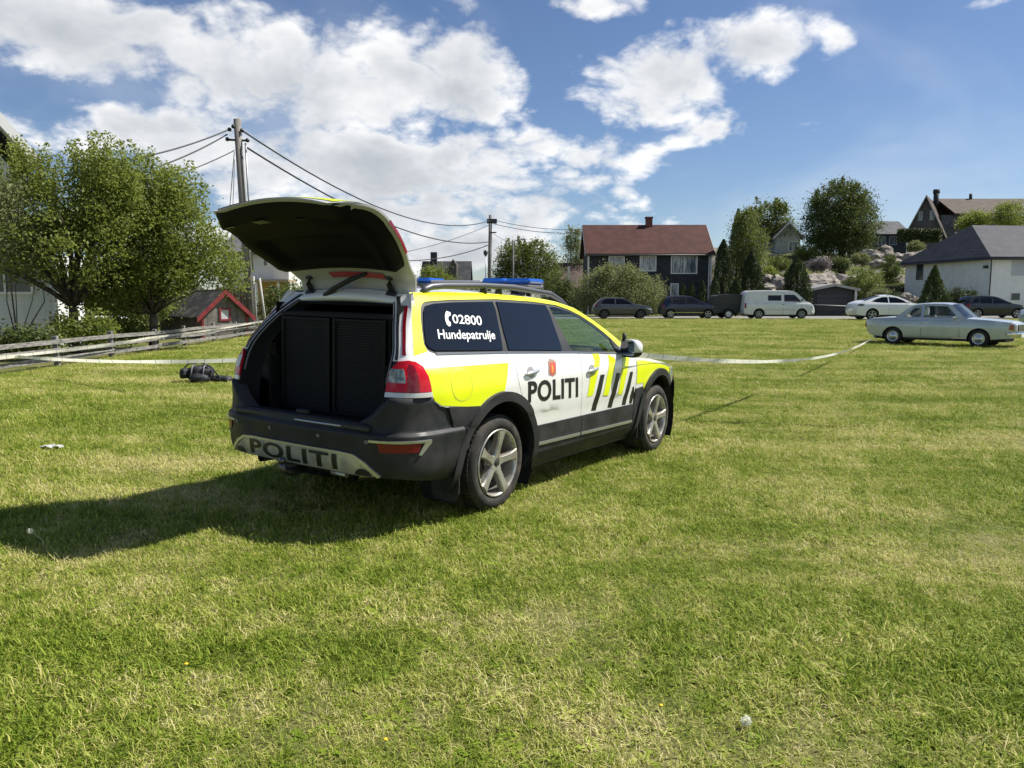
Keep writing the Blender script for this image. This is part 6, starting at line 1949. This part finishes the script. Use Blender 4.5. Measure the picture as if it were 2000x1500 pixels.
one('canopy_roof', mat('pale_roof', (.40, .39, .37), .7), w2, lambda b: b.prism([(1.2, 2.3), (6.0, 3.6), (11, 2.9), (11, 3.1), (6.0, 3.85), (1.2, 2.5)], -1.4, -.05, Matrix(((1, 0, 0, 0), (0, 0, 1, 0), (0, 1, 0, 0), (0, 0, 0, 1)))))
one('garage_door', mat('pale_door', (.45, .50, .52), .6), w2, lambda b: b.box((2.0, -.10, -1.4), (4.3, -.02, 1.6)))
for xx in (3.0, 5.2, 7.4, 9.6):
    window_unit(w2, FM, xx, 2.6 + 1.0, 1.3, .9, wfr, pane_l, 1, fw=.08)
one('chimney', mat('chimney_black', (.02, .022, .03), .7), w2, lambda b: (b.tube([(.95, 3.5, 5.0), (.95, 3.5, 8.0)], .36, 12), b.tube([(.95, 3.5, 7.5), (.95, 3.5, 8.1)], .46, 12)))
one('vent_pipe', mat('chimney_black', (.02, .022, .03), .7), w2, lambda b: b.tube([(6.6, 4.4, 6.6), (6.6, 4.4, 7.6)], .22, 10))
# small pale gabled house on the slope
Yp = 102.0
o = at(1513, 495, Yp); kp = Yp / FPX
ph_ = gable_house('pale_house', 'small pale grey gabled house on the slope left of the big round tree', o, R(4), 50 * kp, 8, (495 - 462) * kp, (495 - 437) * kp, boarding('pale_boarding', (.40, .41, .40), (.46, .47, .46), .3), roofing('grey_roof', (.09, .085, .08), (.13, .12, .115)), .4, wfr, base_z=-2, ridge_axis='y')
window_unit(ph_, FM, 1.9, .4, 1.1, 1.1, wfr, pane_l, 1)
one('side_wing', boarding('pale_boarding', (.40, .41, .40), (.46, .47, .46), .3), ph_, lambda b: b.box((-2.2, 1.0, -2), (-.02, 6, 1.4)))
one('wing_roof', roofing('grey_roof', (.09, .085, .08), (.13, .12, .115)), ph_, lambda b: b.prism([(-2.5, 1.35), (-.02, 2.0), (-.02, 2.2), (-2.5, 1.55)], .7, 6.3, Matrix(((1, 0, 0, 0), (0, 0, 1, 0), (0, 1, 0, 0), (0, 0, 0, 1)))))
# grey roofed house between the round tree and the brown house
Yr = 122.0
o = at(1700, 480, Yr); kr = Yr / FPX
gr = gable_house('grey_roof_house', 'house with a long dark grey roof between the round tree and the brown house', o, R(0), 70 * kr, 8, (480 - 457) * kr, (480 - 431) * kr, boarding('bluegrey_boarding', (.10, .115, .13), (.13, .145, .16)), roofing('grey_slates', (.075, .078, .085), (.11, .113, .12)), .5, mat('pale_barge', (.42, .40, .37), .6), base_z=-3)
for xx in (1.2, 3.0):
    window_unit(gr, FM, xx, .2, 1.0, 1.2, wfr, pane_l, 1)


# boulders and rock ledges on the slope
rock_m = vary(mat('hill_rock', (.26, .235, .205), .95, 0, .2), (.15, .13, .115), (.38, .345, .30), 1.4, 7, .3, .7, bump=.7, bscale=5)
rr = random.Random(4)
spots = [(1498, 545, 70), (1515, 552, 69.5), (1533, 560, 69), (1490, 560, 69), (1590, 548, 71), (1608, 545, 72), (1625, 552, 71), (1580, 560, 70), (1600, 560, 69.5), (1640, 548, 73), (1700, 495, 90), (1730, 490, 93), (1755, 500, 88), (1775, 505, 86), (1795, 500, 88), (1740, 510, 84), (1715, 512, 82), (1815, 492, 90), (1760, 580, 62), (1770, 575, 63), (1785, 582, 62)]
names_r = ['left-hand pale rock behind the roof of the white van', 'pale rock over the middle of the white van', 'pale rock nearest the stout conifer', 'low pale rock beside the slim conifer above the van',
           'uppermost pale rock left over the garage roof', 'pale rock above the peak of the garage', 'pale rock right of the garage peak', 'low pale rock at the left eave of the garage', 'low pale rock just over the garage ridge', 'pale rock furthest right over the garage',
           'grey rock at the foot of the round hill tree', 'grey rock under the grey-roofed house', 'grey ledge below the clipped hedge', 'grey ledge in the middle of the terrace', 'grey ledge nearest the slate roof on the terrace', 'lower grey rock on the slope above the dark shrub', 'lower grey rock left of the dark upright shrub', 'grey rock at the right end of the terrace',
           'left-hand stone of the low wall behind the white fastback', 'middle stone of the low wall behind the white fastback', 'right-hand stone of the low wall beside the triangular conifer']
for i, (px, py, Y) in enumerate(spots):
    p = at(px, py, Y)
    bm_ = bmesh.new(); bmesh.ops.create_icosphere(bm_, subdivisions=3, radius=1.0)
    sx, sy, sz = rr.uniform(.9, 1.9), rr.uniform(.7, 1.2), rr.uniform(.45, .85)
    if i > 17: sx, sy, sz = .5, .4, .35
    for v in bm_.verts:
        n_ = noise.fractal(v.co * 1.3 + Vector((i * 5.1, 0, 0)), .9, 2.2, 4)
        v.co = Vector((v.co.x * sx, v.co.y * sy, v.co.z * sz)) * (1 + .38 * n_)
    me = bpy.data.meshes.new('boulder'); bm_.to_mesh(me); bm_.free(); me.materials.append(rock_m)
    o_ = link(bpy.data.objects.new('boulder', me)); o_.location = (p.x, Y, max(p.z - .2, sz * .5 if i > 17 else -9)); o_.rotation_euler = (0, 0, rr.uniform(0, 6))
    tag(o_, names_r[i], 'rock', ['rocks above the van', 'rocks above the garage', 'rocks below the hill houses', 'stones of the low wall'][0 if i < 4 else 1 if i < 10 else 2 if i < 18 else 3])


# --- white clapboard house at the left edge
def clapboard_house():
    Y = 24.0
    xr = at(113, 600, Y).x                                   # right-hand corner of the low bay
    root = empty('clapboard_house', (xr, Y, .05)); tag(root, 'white clapboard house with a steep gable at the left edge', 'house')
    wm = vary(mat('white_clapboard', (.66, .67, .66), .7), (.60, .61, .61), (.72, .72, .70), 2, 5)
    gl_ = pane
    ev_ = at(42, 312, Y).z
    rx = at(38, 312, Y).x - xr
    apex_x = rx - 4.2; apex_z = ev_ + 4.2 * 1.22
    Mx = Matrix.Translation((rx, 1.0, 0)) @ Matrix.Rotation(R(42), 4, 'Z') @ Matrix.Translation((-rx, -1.0, 0)) @ Matrix(((1, 0, 0, 0), (0, 0, 1, 0), (0, 1, 0, 0), (0, 0, 0, 1)))
    one('gable_wall', wm, root, lambda b: b.prism([(2 * apex_x - rx, -.3), (rx - .4, -.3), (rx - .4, ev_ - .55), (apex_x, apex_z - .3), (2 * apex_x - rx + .4, ev_ - .55)], 1.6, 11, Mx))
    for sg in (0, 1):
        f_ = (lambda P: P) if sg == 0 else (lambda P: [(2 * apex_x - x, z) for x, z in P])
        one('roof', roofing('house_tiles', (.06, .06, .065), (.09, .09, .095)), root, lambda b: b.prism(f_([(apex_x, apex_z + .02), (rx, ev_ - .02), (rx, ev_ + .16), (apex_x, apex_z + .22)]), .9, 11.5, Mx))
        one('barge_board', mat('white_paint', (.76, .76, .75), .5), root, lambda b: b.prism(f_([(apex_x, apex_z - .22), (rx + .02, ev_ - .26), (rx + .02, ev_ + .17), (apex_x, apex_z + .23)]), .84, .895, Mx))
        one('soffit', mat('white_paint', (.76, .76, .75), .5), root, lambda b: b.prism(f_([(apex_x, apex_z - .06), (rx, ev_ - .10), (rx, ev_ - .04), (apex_x, apex_z)]), .90, 1.6, Mx))
    # low bay with real clapboards
    bz = at(0, 520, Y).z
    one('bay_core', wm, root, lambda b: b.box((-6.4, .03, -.3), (-.03, 1.55, bz + .3)))
    pitch = .135
    proto = one('clapboard', wm, root, lambda b: b.prism([(0, 0), (-.042, 0), (-.010, pitch + .02), (0, pitch + .02)], -6.4, -.03, Matrix(((0, 0, 1, 0), (1, 0, 0, .03), (0, 1, 0, 0), (0, 0, 0, 1)))))
    nb = int((bz + .5) / pitch)
    for i in range(1, nb):
        c = proto.copy(); COL.objects.link(c); c.location = (0, 0, pitch * i)
    one('corner_board', mat('white_paint', (.76, .76, .75), .5), root, lambda b: b.box((-.10, -.04, -.3), (.03, .12, bz + .3)))
    kk = Y / FPX
    window_unit(root, FM, (-35 - 113) * kk, at(0, 570, Y).z - .05, (100) * kk, (570 - 505) * kk, mat('white_paint', (.76, .76, .75), .5), gl_, 2, fw=.08, depth=.07)
    one('plinth', mat('concrete', (.30, .30, .29), .9), root, lambda b: b.box((-6.4, -.06, -.4), (.04, 1.6, -.05)))
    one('bay_roof', roofing('house_tiles', (.06, .06, .065), (.09, .09, .095)), root, lambda b: b.prism([(-.25, bz + .28), (1.62, bz + .95), (1.62, bz + 1.05), (-.25, bz + .38)], -6.6, .2, Matrix(((0, 0, 1, 0), (1, 0, 0, 0), (0, 1, 0, 0), (0, 0, 0, 1)))))


clapboard_house()


# --- red-trimmed playhouse
def playhouse():
    Y = 28.8
    p = at(440, 640, Y); p.z = float(gz_lawn(p.x, Y)) - .05
    root = empty('playhouse', p, R(45)); tag(root, 'small grey playhouse with a red-trimmed gable and mossy roof behind the fence', 'playhouse')
    gm = vary(mat('playhouse_board', (.16, .15, .13), .85), (.12, .11, .095), (.21, .195, .17), 4)
    dkw = vary(mat('stained_side', (.030, .024, .020), .85), (.022, .018, .015), (.045, .036, .030), 4)
    red = vary(mat('red_trim', (.22, .018, .022), .6), (.17, .014, .018), (.28, .028, .032), 5)
    roofm = vary(mat('mossy_roof', (.045, .045, .04), .95), (.022, .022, .020), (.12, .115, .10), 2.2, 6, .45, .70)
    w, d, e, r_ = 1.75, 4.0, .98, 1.78
    Mx = Matrix(((1, 0, 0, 0), (0, 0, 1, 0), (0, 1, 0, 0), (0, 0, 0, 1)))
    hwid = w / 2
    one('playhouse_core', gm, root, lambda b: b.prism([(-hwid, 0), (hwid, 0), (hwid, e), (0, r_ - .02), (-hwid, e)], .03, d, Mx))
    # vertical boards on the gable end, each its own
    nb = 9; bw_ = w / nb
    for i in range(nb):
        xa, xb = -hwid + i * bw_ + .004, -hwid + (i + 1) * bw_ - .004
        zt = lambda x: e + (r_ - e) * (1 - abs(x) / hwid)
        one('board', gm, root, lambda b: b.prism([(xa, .0), (xb, .0), (xb, zt(xb) - .03), (xa, zt(xa) - .03)], -.004 - .004 * (i % 2), .024, Mx))
    sl = (r_ - e) / hwid
    for k_ in range(22):
        one('board', dkw, root, lambda b: b.box((-hwid - .020 - .004 * (k_ % 2), .11 + k_ * .174, 0), (-hwid - .001, .11 + k_ * .174 + .168, e - .02)))
    for sg in (1, -1):
        one('roof', roofm, root, lambda b: b.prism([(0, r_), (sg * (hwid + .22), e - .22 * sl), (sg * (hwid + .22), e - .22 * sl + .05), (0, r_ + .06)], -.16, d + .2, Mx))
        one('barge_board', red, root, lambda b: b.prism([(0, r_ - .14), (sg * (hwid + .24), e - .24 * sl - .13), (sg * (hwid + .24), e - .24 * sl + .05), (0, r_ + .07)], -.20, -.165, Mx))
        one('corner_board', red, root, lambda b: b.box((sg * (hwid - .03) - .04, -.03, 0), (sg * (hwid - .03) + .04, -.008, e - .02)))
    window_unit(root, FM, -.15, .74, .30, .34, red, mat('playhouse_pane', (.55, .56, .58), .2), 1, fw=.07, depth=.04)
    one('side_trim', red, root, lambda b: b.box((-hwid - .02, .02, .0), (-hwid - .004, .10, e - .08)))


playhouse()

# white garden table under the trees
p = at(212, 640, 26); p.z = float(gz_lawn(p.x, 26))
tb = empty('garden_table', p); tag(tb, 'white-topped garden table seen between the fruit tree trunks', 'table')
wt = mat('white_plastic', (.78, .79, .80), .4)
hz_ = at(0, 621, 26).z - p.z
one('table_top', wt, tb, lambda b: b.lathe([(0, hz_ + .10), (.35, hz_ + .07), (.66, hz_ + .0), (.66, hz_ - .04), (0, hz_ - .02)], 20, 'Z'))
for sx_, sy_ in ((-1, -1), (1, -1), (-1, 1), (1, 1)):
    one('leg', wt, tb, lambda b: b.tube([(sx_ * .42, sy_ * .3, hz_ - .02), (sx_ * .5, sy_ * .38, -.05)], .025, 8))


# --- black bag dropped on the lawn
def bag():
    p = at(392, 748, 12.9); p.z = float(gz_lawn(p.x, 12.9))
    root = empty('duffel_bag', p, R(8)); tag(root, 'black bag with straps and a loose flap lying on the lawn behind the car', 'bag')
    cl = vary(mat('black_nylon', (.012, .012, .014), .7), (.008, .008, .010), (.028, .028, .034), 14, 5, bump=.5, bscale=40)
    def blob(b, c, rx, ry, rz, seed, rot=0):
        P = []
        for i in range(13):
            ph = -math.pi / 2 + math.pi * i / 12; row = []
            for k in range(21):
                th = 2 * math.pi * k / 20
                v = Vector((math.cos(ph) * math.cos(th), math.cos(ph) * math.sin(th), math.sin(ph)))
                n_ = 1 + .30 * noise.fractal(v * 1.9 + Vector((seed, 0, 0)), .8, 2.2, 4)
                x, y, z = v.x * rx * n_, v.y * ry * n_, max(v.z * rz * n_, -rz * .75)
                row.append((c[0] + x * math.cos(rot) - y * math.sin(rot), c[1] + x * math.sin(rot) + y * math.cos(rot), c[2] + z))
            P.append(row)
        b.grid(P)
    one('bag_body', cl, root, lambda b: blob(b, (-.04, .05, .145), .25, .16, .135, 3))
    one('side_pocket', cl, root, lambda b: blob(b, (.02, -.13, .075), .15, .09, .085, 9))
    one('end_pocket', cl, root, lambda b: blob(b, (-.25, .0, .15), .085, .12, .10, 13))
    one('loose_flap', cl, root, lambda b: blob(b, (.30, .03, .05), .21, .13, .062, 21, -.15))
    gs = mat('grey_strap', (.16, .16, .17), .6)
    for x_, s_ in ((-.12, 0), (.07, 1)):
        one('strap', gs, root, lambda b: b.tube([(x_, -.14, .10), (x_ + .01, -.08, .26), (x_ + .02, .05, .30), (x_, .18, .22)], [.012, .014, .014, .012], 6))
    one('carry_strap', cl, root, lambda b: b.tube([(-.3, 0, .2), (-.2, .05, .31), (0, .04, .33), (.18, .0, .26), (.32, -.06, .09), (.5, -.02, .03)], .014, 6))


bag()


# --- dandelion clocks and flowers standing in the grass
def dandelion(label, px, py, h, lean, head, seedhead=True):
    g0 = None
    for Y in np.arange(2.2, 14, .01):
        q_ = at(px, py, Y)
        if q_.z <= float(gz_lawn(q_.x, Y)): g0 = q_; break
    root = empty('dandelion', g0); tag(root, label, 'flower', 'dandelions in the lawn')
    tip = Vector((lean[0], lean[1], h))
    one('stem', mat('pale_stem', (.30, .34, .16), .6), root, lambda b: b.tube([(0, 0, -.01), (lean[0] * .3, lean[1] * .3, h * .6), tuple(tip)], .0022, 6))
    if seedhead:
        rng = np.random.default_rng(int(px)); n = 80
        d = rng.normal(size=(n, 3)); d /= np.linalg.norm(d, axis=1, keepdims=True)
        leaves('seed_head', np.array(tip) + d * head * rng.uniform(.6, 1, (n, 1)), head * .7, leaf_material('seed_fluff', (.70, .69, .64), (.85, .84, .80), .5), root, rng)
    else:
        one('petals', mat('dandelion_yellow', (.72, .50, .02), .6), root, lambda b: b.lathe([(0, -.002), (head, .002), (head * .8, .006), (0, .005)], 12, 'Z', center=tuple(tip)))


dandelion('dandelion clock on a bent stem at the left edge of the car shadow', 92, 1076, .11, (-.10, .02), .016)
dandelion('white dandelion clock low in the grass at bottom right', 1465, 1432, .035, (-.01, .02), .020)
dandelion('small yellow dandelion in the foreground grass', 1292, 1392, .02, (0, .01), .008, False)
dandelion('small yellow dandelion at the centre foreground', 752, 1460, .02, (0, .01), .008, False)
dandelion('yellow dandelion among the leaves left of centre', 362, 1312, .025, (0, .01), .009, False)
# narrow dark strip laid across the lawn, from behind the car to the right
def dark_strip():
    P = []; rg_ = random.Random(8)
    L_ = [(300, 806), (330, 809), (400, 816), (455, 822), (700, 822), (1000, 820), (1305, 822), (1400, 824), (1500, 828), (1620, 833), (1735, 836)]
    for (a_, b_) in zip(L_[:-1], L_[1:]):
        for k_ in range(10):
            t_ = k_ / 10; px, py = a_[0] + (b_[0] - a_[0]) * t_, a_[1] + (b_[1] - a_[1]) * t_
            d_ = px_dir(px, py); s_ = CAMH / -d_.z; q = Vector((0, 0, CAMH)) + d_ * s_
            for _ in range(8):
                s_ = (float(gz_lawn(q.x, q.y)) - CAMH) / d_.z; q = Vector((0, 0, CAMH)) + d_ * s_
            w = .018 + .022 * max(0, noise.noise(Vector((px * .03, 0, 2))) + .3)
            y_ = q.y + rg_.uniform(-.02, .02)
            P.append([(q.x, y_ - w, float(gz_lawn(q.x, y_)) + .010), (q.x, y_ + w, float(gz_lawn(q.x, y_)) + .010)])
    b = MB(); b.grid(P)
    tag(b.build('dark_strip', mat('dark_strip_brown', (.022, .018, .012), .95, 0, .1), fix=False), 'narrow dark strip crossing the lawn behind the police car', kind='structure')


dark_strip()
# pale scrap of litter on the grass
q_ = at(107, 945, 7.05); sc_ = MB(); rng_ = random.Random(3); P = []
for i in range(6):
    P.append([(i * .035 - .09 + rng_.uniform(-.01, .01), j * .03 - .05 + rng_.uniform(-.01, .01), .012 + rng_.uniform(0, .03)) for j in range(4)])
sc_.grid(P, smooth=False); ob = sc_.build('litter_scrap', mat('pale_scrap', (.42, .42, .40), .7)); ob.location = (q_.x, q_.y, float(gz_lawn(q_.x, q_.y)) + .012)
sd_ = ob.modifiers.new('thickness', 'SOLIDIFY'); sd_.thickness = .002
tag(ob, 'crumpled pale scrap lying on the grass left of the police car', 'litter')

# ================================================================== grass blades
def grass():
    rng = np.random.default_rng(5)
    m = bpy.data.materials.new('grass_blades'); m.use_nodes = True
    t = m.node_tree; b = t.nodes['Principled BSDF']; N = NT(t)
    P, dry = lawn_colour(N, t.links)
    at_ = N.n('ShaderNodeAttribute'); at_.attribute_name = 'rnd'
    rnd = at_.outputs['Fac']
    f = N.math('ADD', N.math('MULTIPLY', dry, .62), N.math('MULTIPLY', rnd, .62))
    col = N.ramp(f, [(0.0, (.062, .112, .009)), (.32, (.178, .262, .021)), (.60, (.318, .385, .052)), (.84, (.53, .50, .160)), (1.0, (.72, .65, .33))])
    t.links.new(col, b.inputs['Base Color']); b.inputs['Roughness'].default_value = .6; b.inputs['Specular IOR Level'].default_value = .18
    tr = N.n('ShaderNodeBsdfTranslucent'); t.links.new(col, tr.inputs[0])
    mx = N.n('ShaderNodeMixShader'); mx.inputs[0].default_value = .30
    t.links.new(b.outputs[0], mx.inputs[1]); t.links.new(tr.outputs[0], mx.inputs[2]); t.links.new(mx.outputs[0], t.nodes['Material Output'].inputs[0])
    clumps = []
    for c in range(9):
        V = []; F = []; A = []
        kind = c % 3
        for k in range(62):
            x, y = rng.normal(0, .052, 2)
            h = rng.uniform(.016, .040) * (1.3 if kind == 2 else 1.0); az = rng.uniform(0, 2 * math.pi); lean = rng.uniform(.3, 1.4) if kind else rng.uniform(.7, 1.6)
            w = rng.uniform(.0011, .0023); bx, by = math.cos(az), math.sin(az); sx, sy = -by, bx
            base = len(V); tone = rng.uniform(0, 1) if kind != 1 else rng.uniform(.4, 1.0)
            for i, (u, ww) in enumerate(((0, 1), (.5, .9), (1, .1))):
                ang = lean * u; rr = h * u
                cx, cy, cz = x + bx * math.sin(ang) * rr, y + by * math.sin(ang) * rr, math.cos(ang * .9) * rr - .004
                V += [(cx - sx * w * ww, cy - sy * w * ww, max(cz, .001 * u)), (cx + sx * w * ww, cy + sy * w * ww, max(cz, .001 * u))]
                A += [tone, tone]
            F += [(base, base + 1, base + 3, base + 2), (base + 2, base + 3, base + 5, base + 4)]
        if c in (4, 7):            # a weed among the blades: rosette of broad leaves
            for k in range(11):
                az = rng.uniform(0, 2 * math.pi); Lf = rng.uniform(.018, .045); wl = Lf * rng.uniform(.28, .5); zt = rng.uniform(.006, .022); bx, by = math.cos(az), math.sin(az)
                ox, oy = rng.normal(0, .012, 2); base = len(V); tone = rng.uniform(0, .35)
                for u, ww in ((.1, .25), (.55, 1), (1, .08)):
                    for sg in (-1, 1): V.append((ox + bx * Lf * u - sg * by * wl * ww * .5, oy + by * Lf * u + sg * bx * wl * ww * .5, .004 + zt * u * (1.6 - u))); A.append(tone)
                F += [(base, base + 1, base + 3, base + 2), (base + 2, base + 3, base + 5, base + 4)]
        if c in (1, 5):            # cut straw lying flat on top
            for k in range(4):
                az = rng.uniform(0, 2 * math.pi); Lf = rng.uniform(.02, .06); ox, oy = rng.normal(0, .04, 2); bx, by = math.cos(az), math.sin(az); z0, z1 = rng.uniform(.012, .03, 2); base = len(V)
                for u in (-.5, .5):
                    for sg in (-1, 1): V.append((ox + bx * Lf * u - sg * by * .0009, oy + by * Lf * u + sg * bx * .0009, z0 if u < 0 else z1)); A.append(1.0)
                F.append((base, base + 1, base + 3, base + 2))
        me = bpy.data.meshes.new('grass_clump'); me.from_pydata(V, [], F); me.materials.append(m)
        a_ = me.attributes.new('rnd', 'FLOAT', 'POINT'); a_.data.foreach_set('value', A)
        clumps.append(bpy.data.objects.new('grass_clump', me))
    pts = []; scl = []
    def scatter(y0, y1, dens, s):
        A = (y1 - y0) * (1.5 * (y0 + y1) / 2 + 6); n = int(A * dens)
        y = rng.uniform(y0, y1, n * 2); x = rng.uniform(-1, 1, n * 2) * (.75 * y1 + 3)
        ok = np.abs(x) < .75 * y + 3; x, y = x[ok][:n], y[ok][:n]
        # not through the parked fence line
        k = x > -9.3 - (y - 14) * .05
        x, y = x[k], y[k]
        pts.append(np.stack([x, y, gz_lawn(x, y) - .012], 1)); scl.append(rng.uniform(.75, 1.3, len(x)) * s)
    scatter(1.6, 4.5, 420, 1.0); scatter(4.5, 8, 320, 1.1); scatter(8, 14, 170, 1.25); scatter(14, 24, 80, 1.5); scatter(24, 54, 38, 2.0)
    Pp = np.concatenate(pts); Sc = np.concatenate(scl)
    patch = np.array([noise.noise(Vector((p[0] * .8, p[1] * .8, 7))) for p in Pp])
    Sc = Sc * (1 + .45 * patch)
    me = bpy.data.meshes.new('grass'); me.from_pydata(Pp.tolist(), [], [])
    me.attributes.new('scl', 'FLOAT', 'POINT').data.foreach_set('value', Sc.astype(np.float32))
    rot = np.stack([rng.normal(0, .12, len(Pp)), rng.normal(0, .12, len(Pp)), rng.uniform(0, 6.283, len(Pp))], 1)
    me.attributes.new('rot', 'FLOAT_VECTOR', 'POINT').data.foreach_set('vector', rot.ravel().astype(np.float32))
    me.attributes.new('pick', 'INT', 'POINT').data.foreach_set('value', rng.integers(0, len(clumps), len(Pp)).astype(np.int32))
    o = link(bpy.data.objects.new('grass', me))
    tag(o, 'short green and straw-coloured grass covering the lawn', 'grass', kind='stuff')
    ng = bpy.data.node_groups.new('grass_scatter', 'GeometryNodeTree')
    ng.interface.new_socket('Geometry', in_out='INPUT', socket_type='NodeSocketGeometry'); ng.interface.new_socket('Geometry', in_out='OUTPUT', socket_type='NodeSocketGeometry')
    gi = ng.nodes.new('NodeGroupInput'); go = ng.nodes.new('NodeGroupOutput')
    jn = ng.nodes.new('GeometryNodeJoinGeometry')
    for c in clumps:
        oi = ng.nodes.new('GeometryNodeObjectInfo'); oi.inputs['Object'].default_value = c; oi.inputs['As Instance'].default_value = True
        ng.links.new(oi.outputs['Geometry'], jn.inputs[0])
    ip = ng.nodes.new('GeometryNodeInstanceOnPoints')
    ng.links.new(gi.outputs[0], ip.inputs['Points']); ng.links.new(jn.outputs[0], ip.inputs['Instance']); ip.inputs['Pick Instance'].default_value = True
    def na(nm, dt):
        n_ = ng.nodes.new('GeometryNodeInputNamedAttribute'); n_.data_type = dt; n_.inputs['Name'].default_value = nm
        return n_.outputs['Attribute']
    ng.links.new(na('pick', 'INT'), ip.inputs['Instance Index'])
    er = ng.nodes.new('FunctionNodeEulerToRotation'); ng.links.new(na('rot', 'FLOAT_VECTOR'), er.inputs[0]); ng.links.new(er.outputs[0], ip.inputs['Rotation'])
    ng.links.new(na('scl', 'FLOAT'), ip.inputs['Scale'])
    ng.links.new(ip.outputs[0], go.inputs[0])
    md = o.modifiers.new('scatter', 'NODES'); md.node_group = ng
    print('GRASS line', len(Pp))


grass()
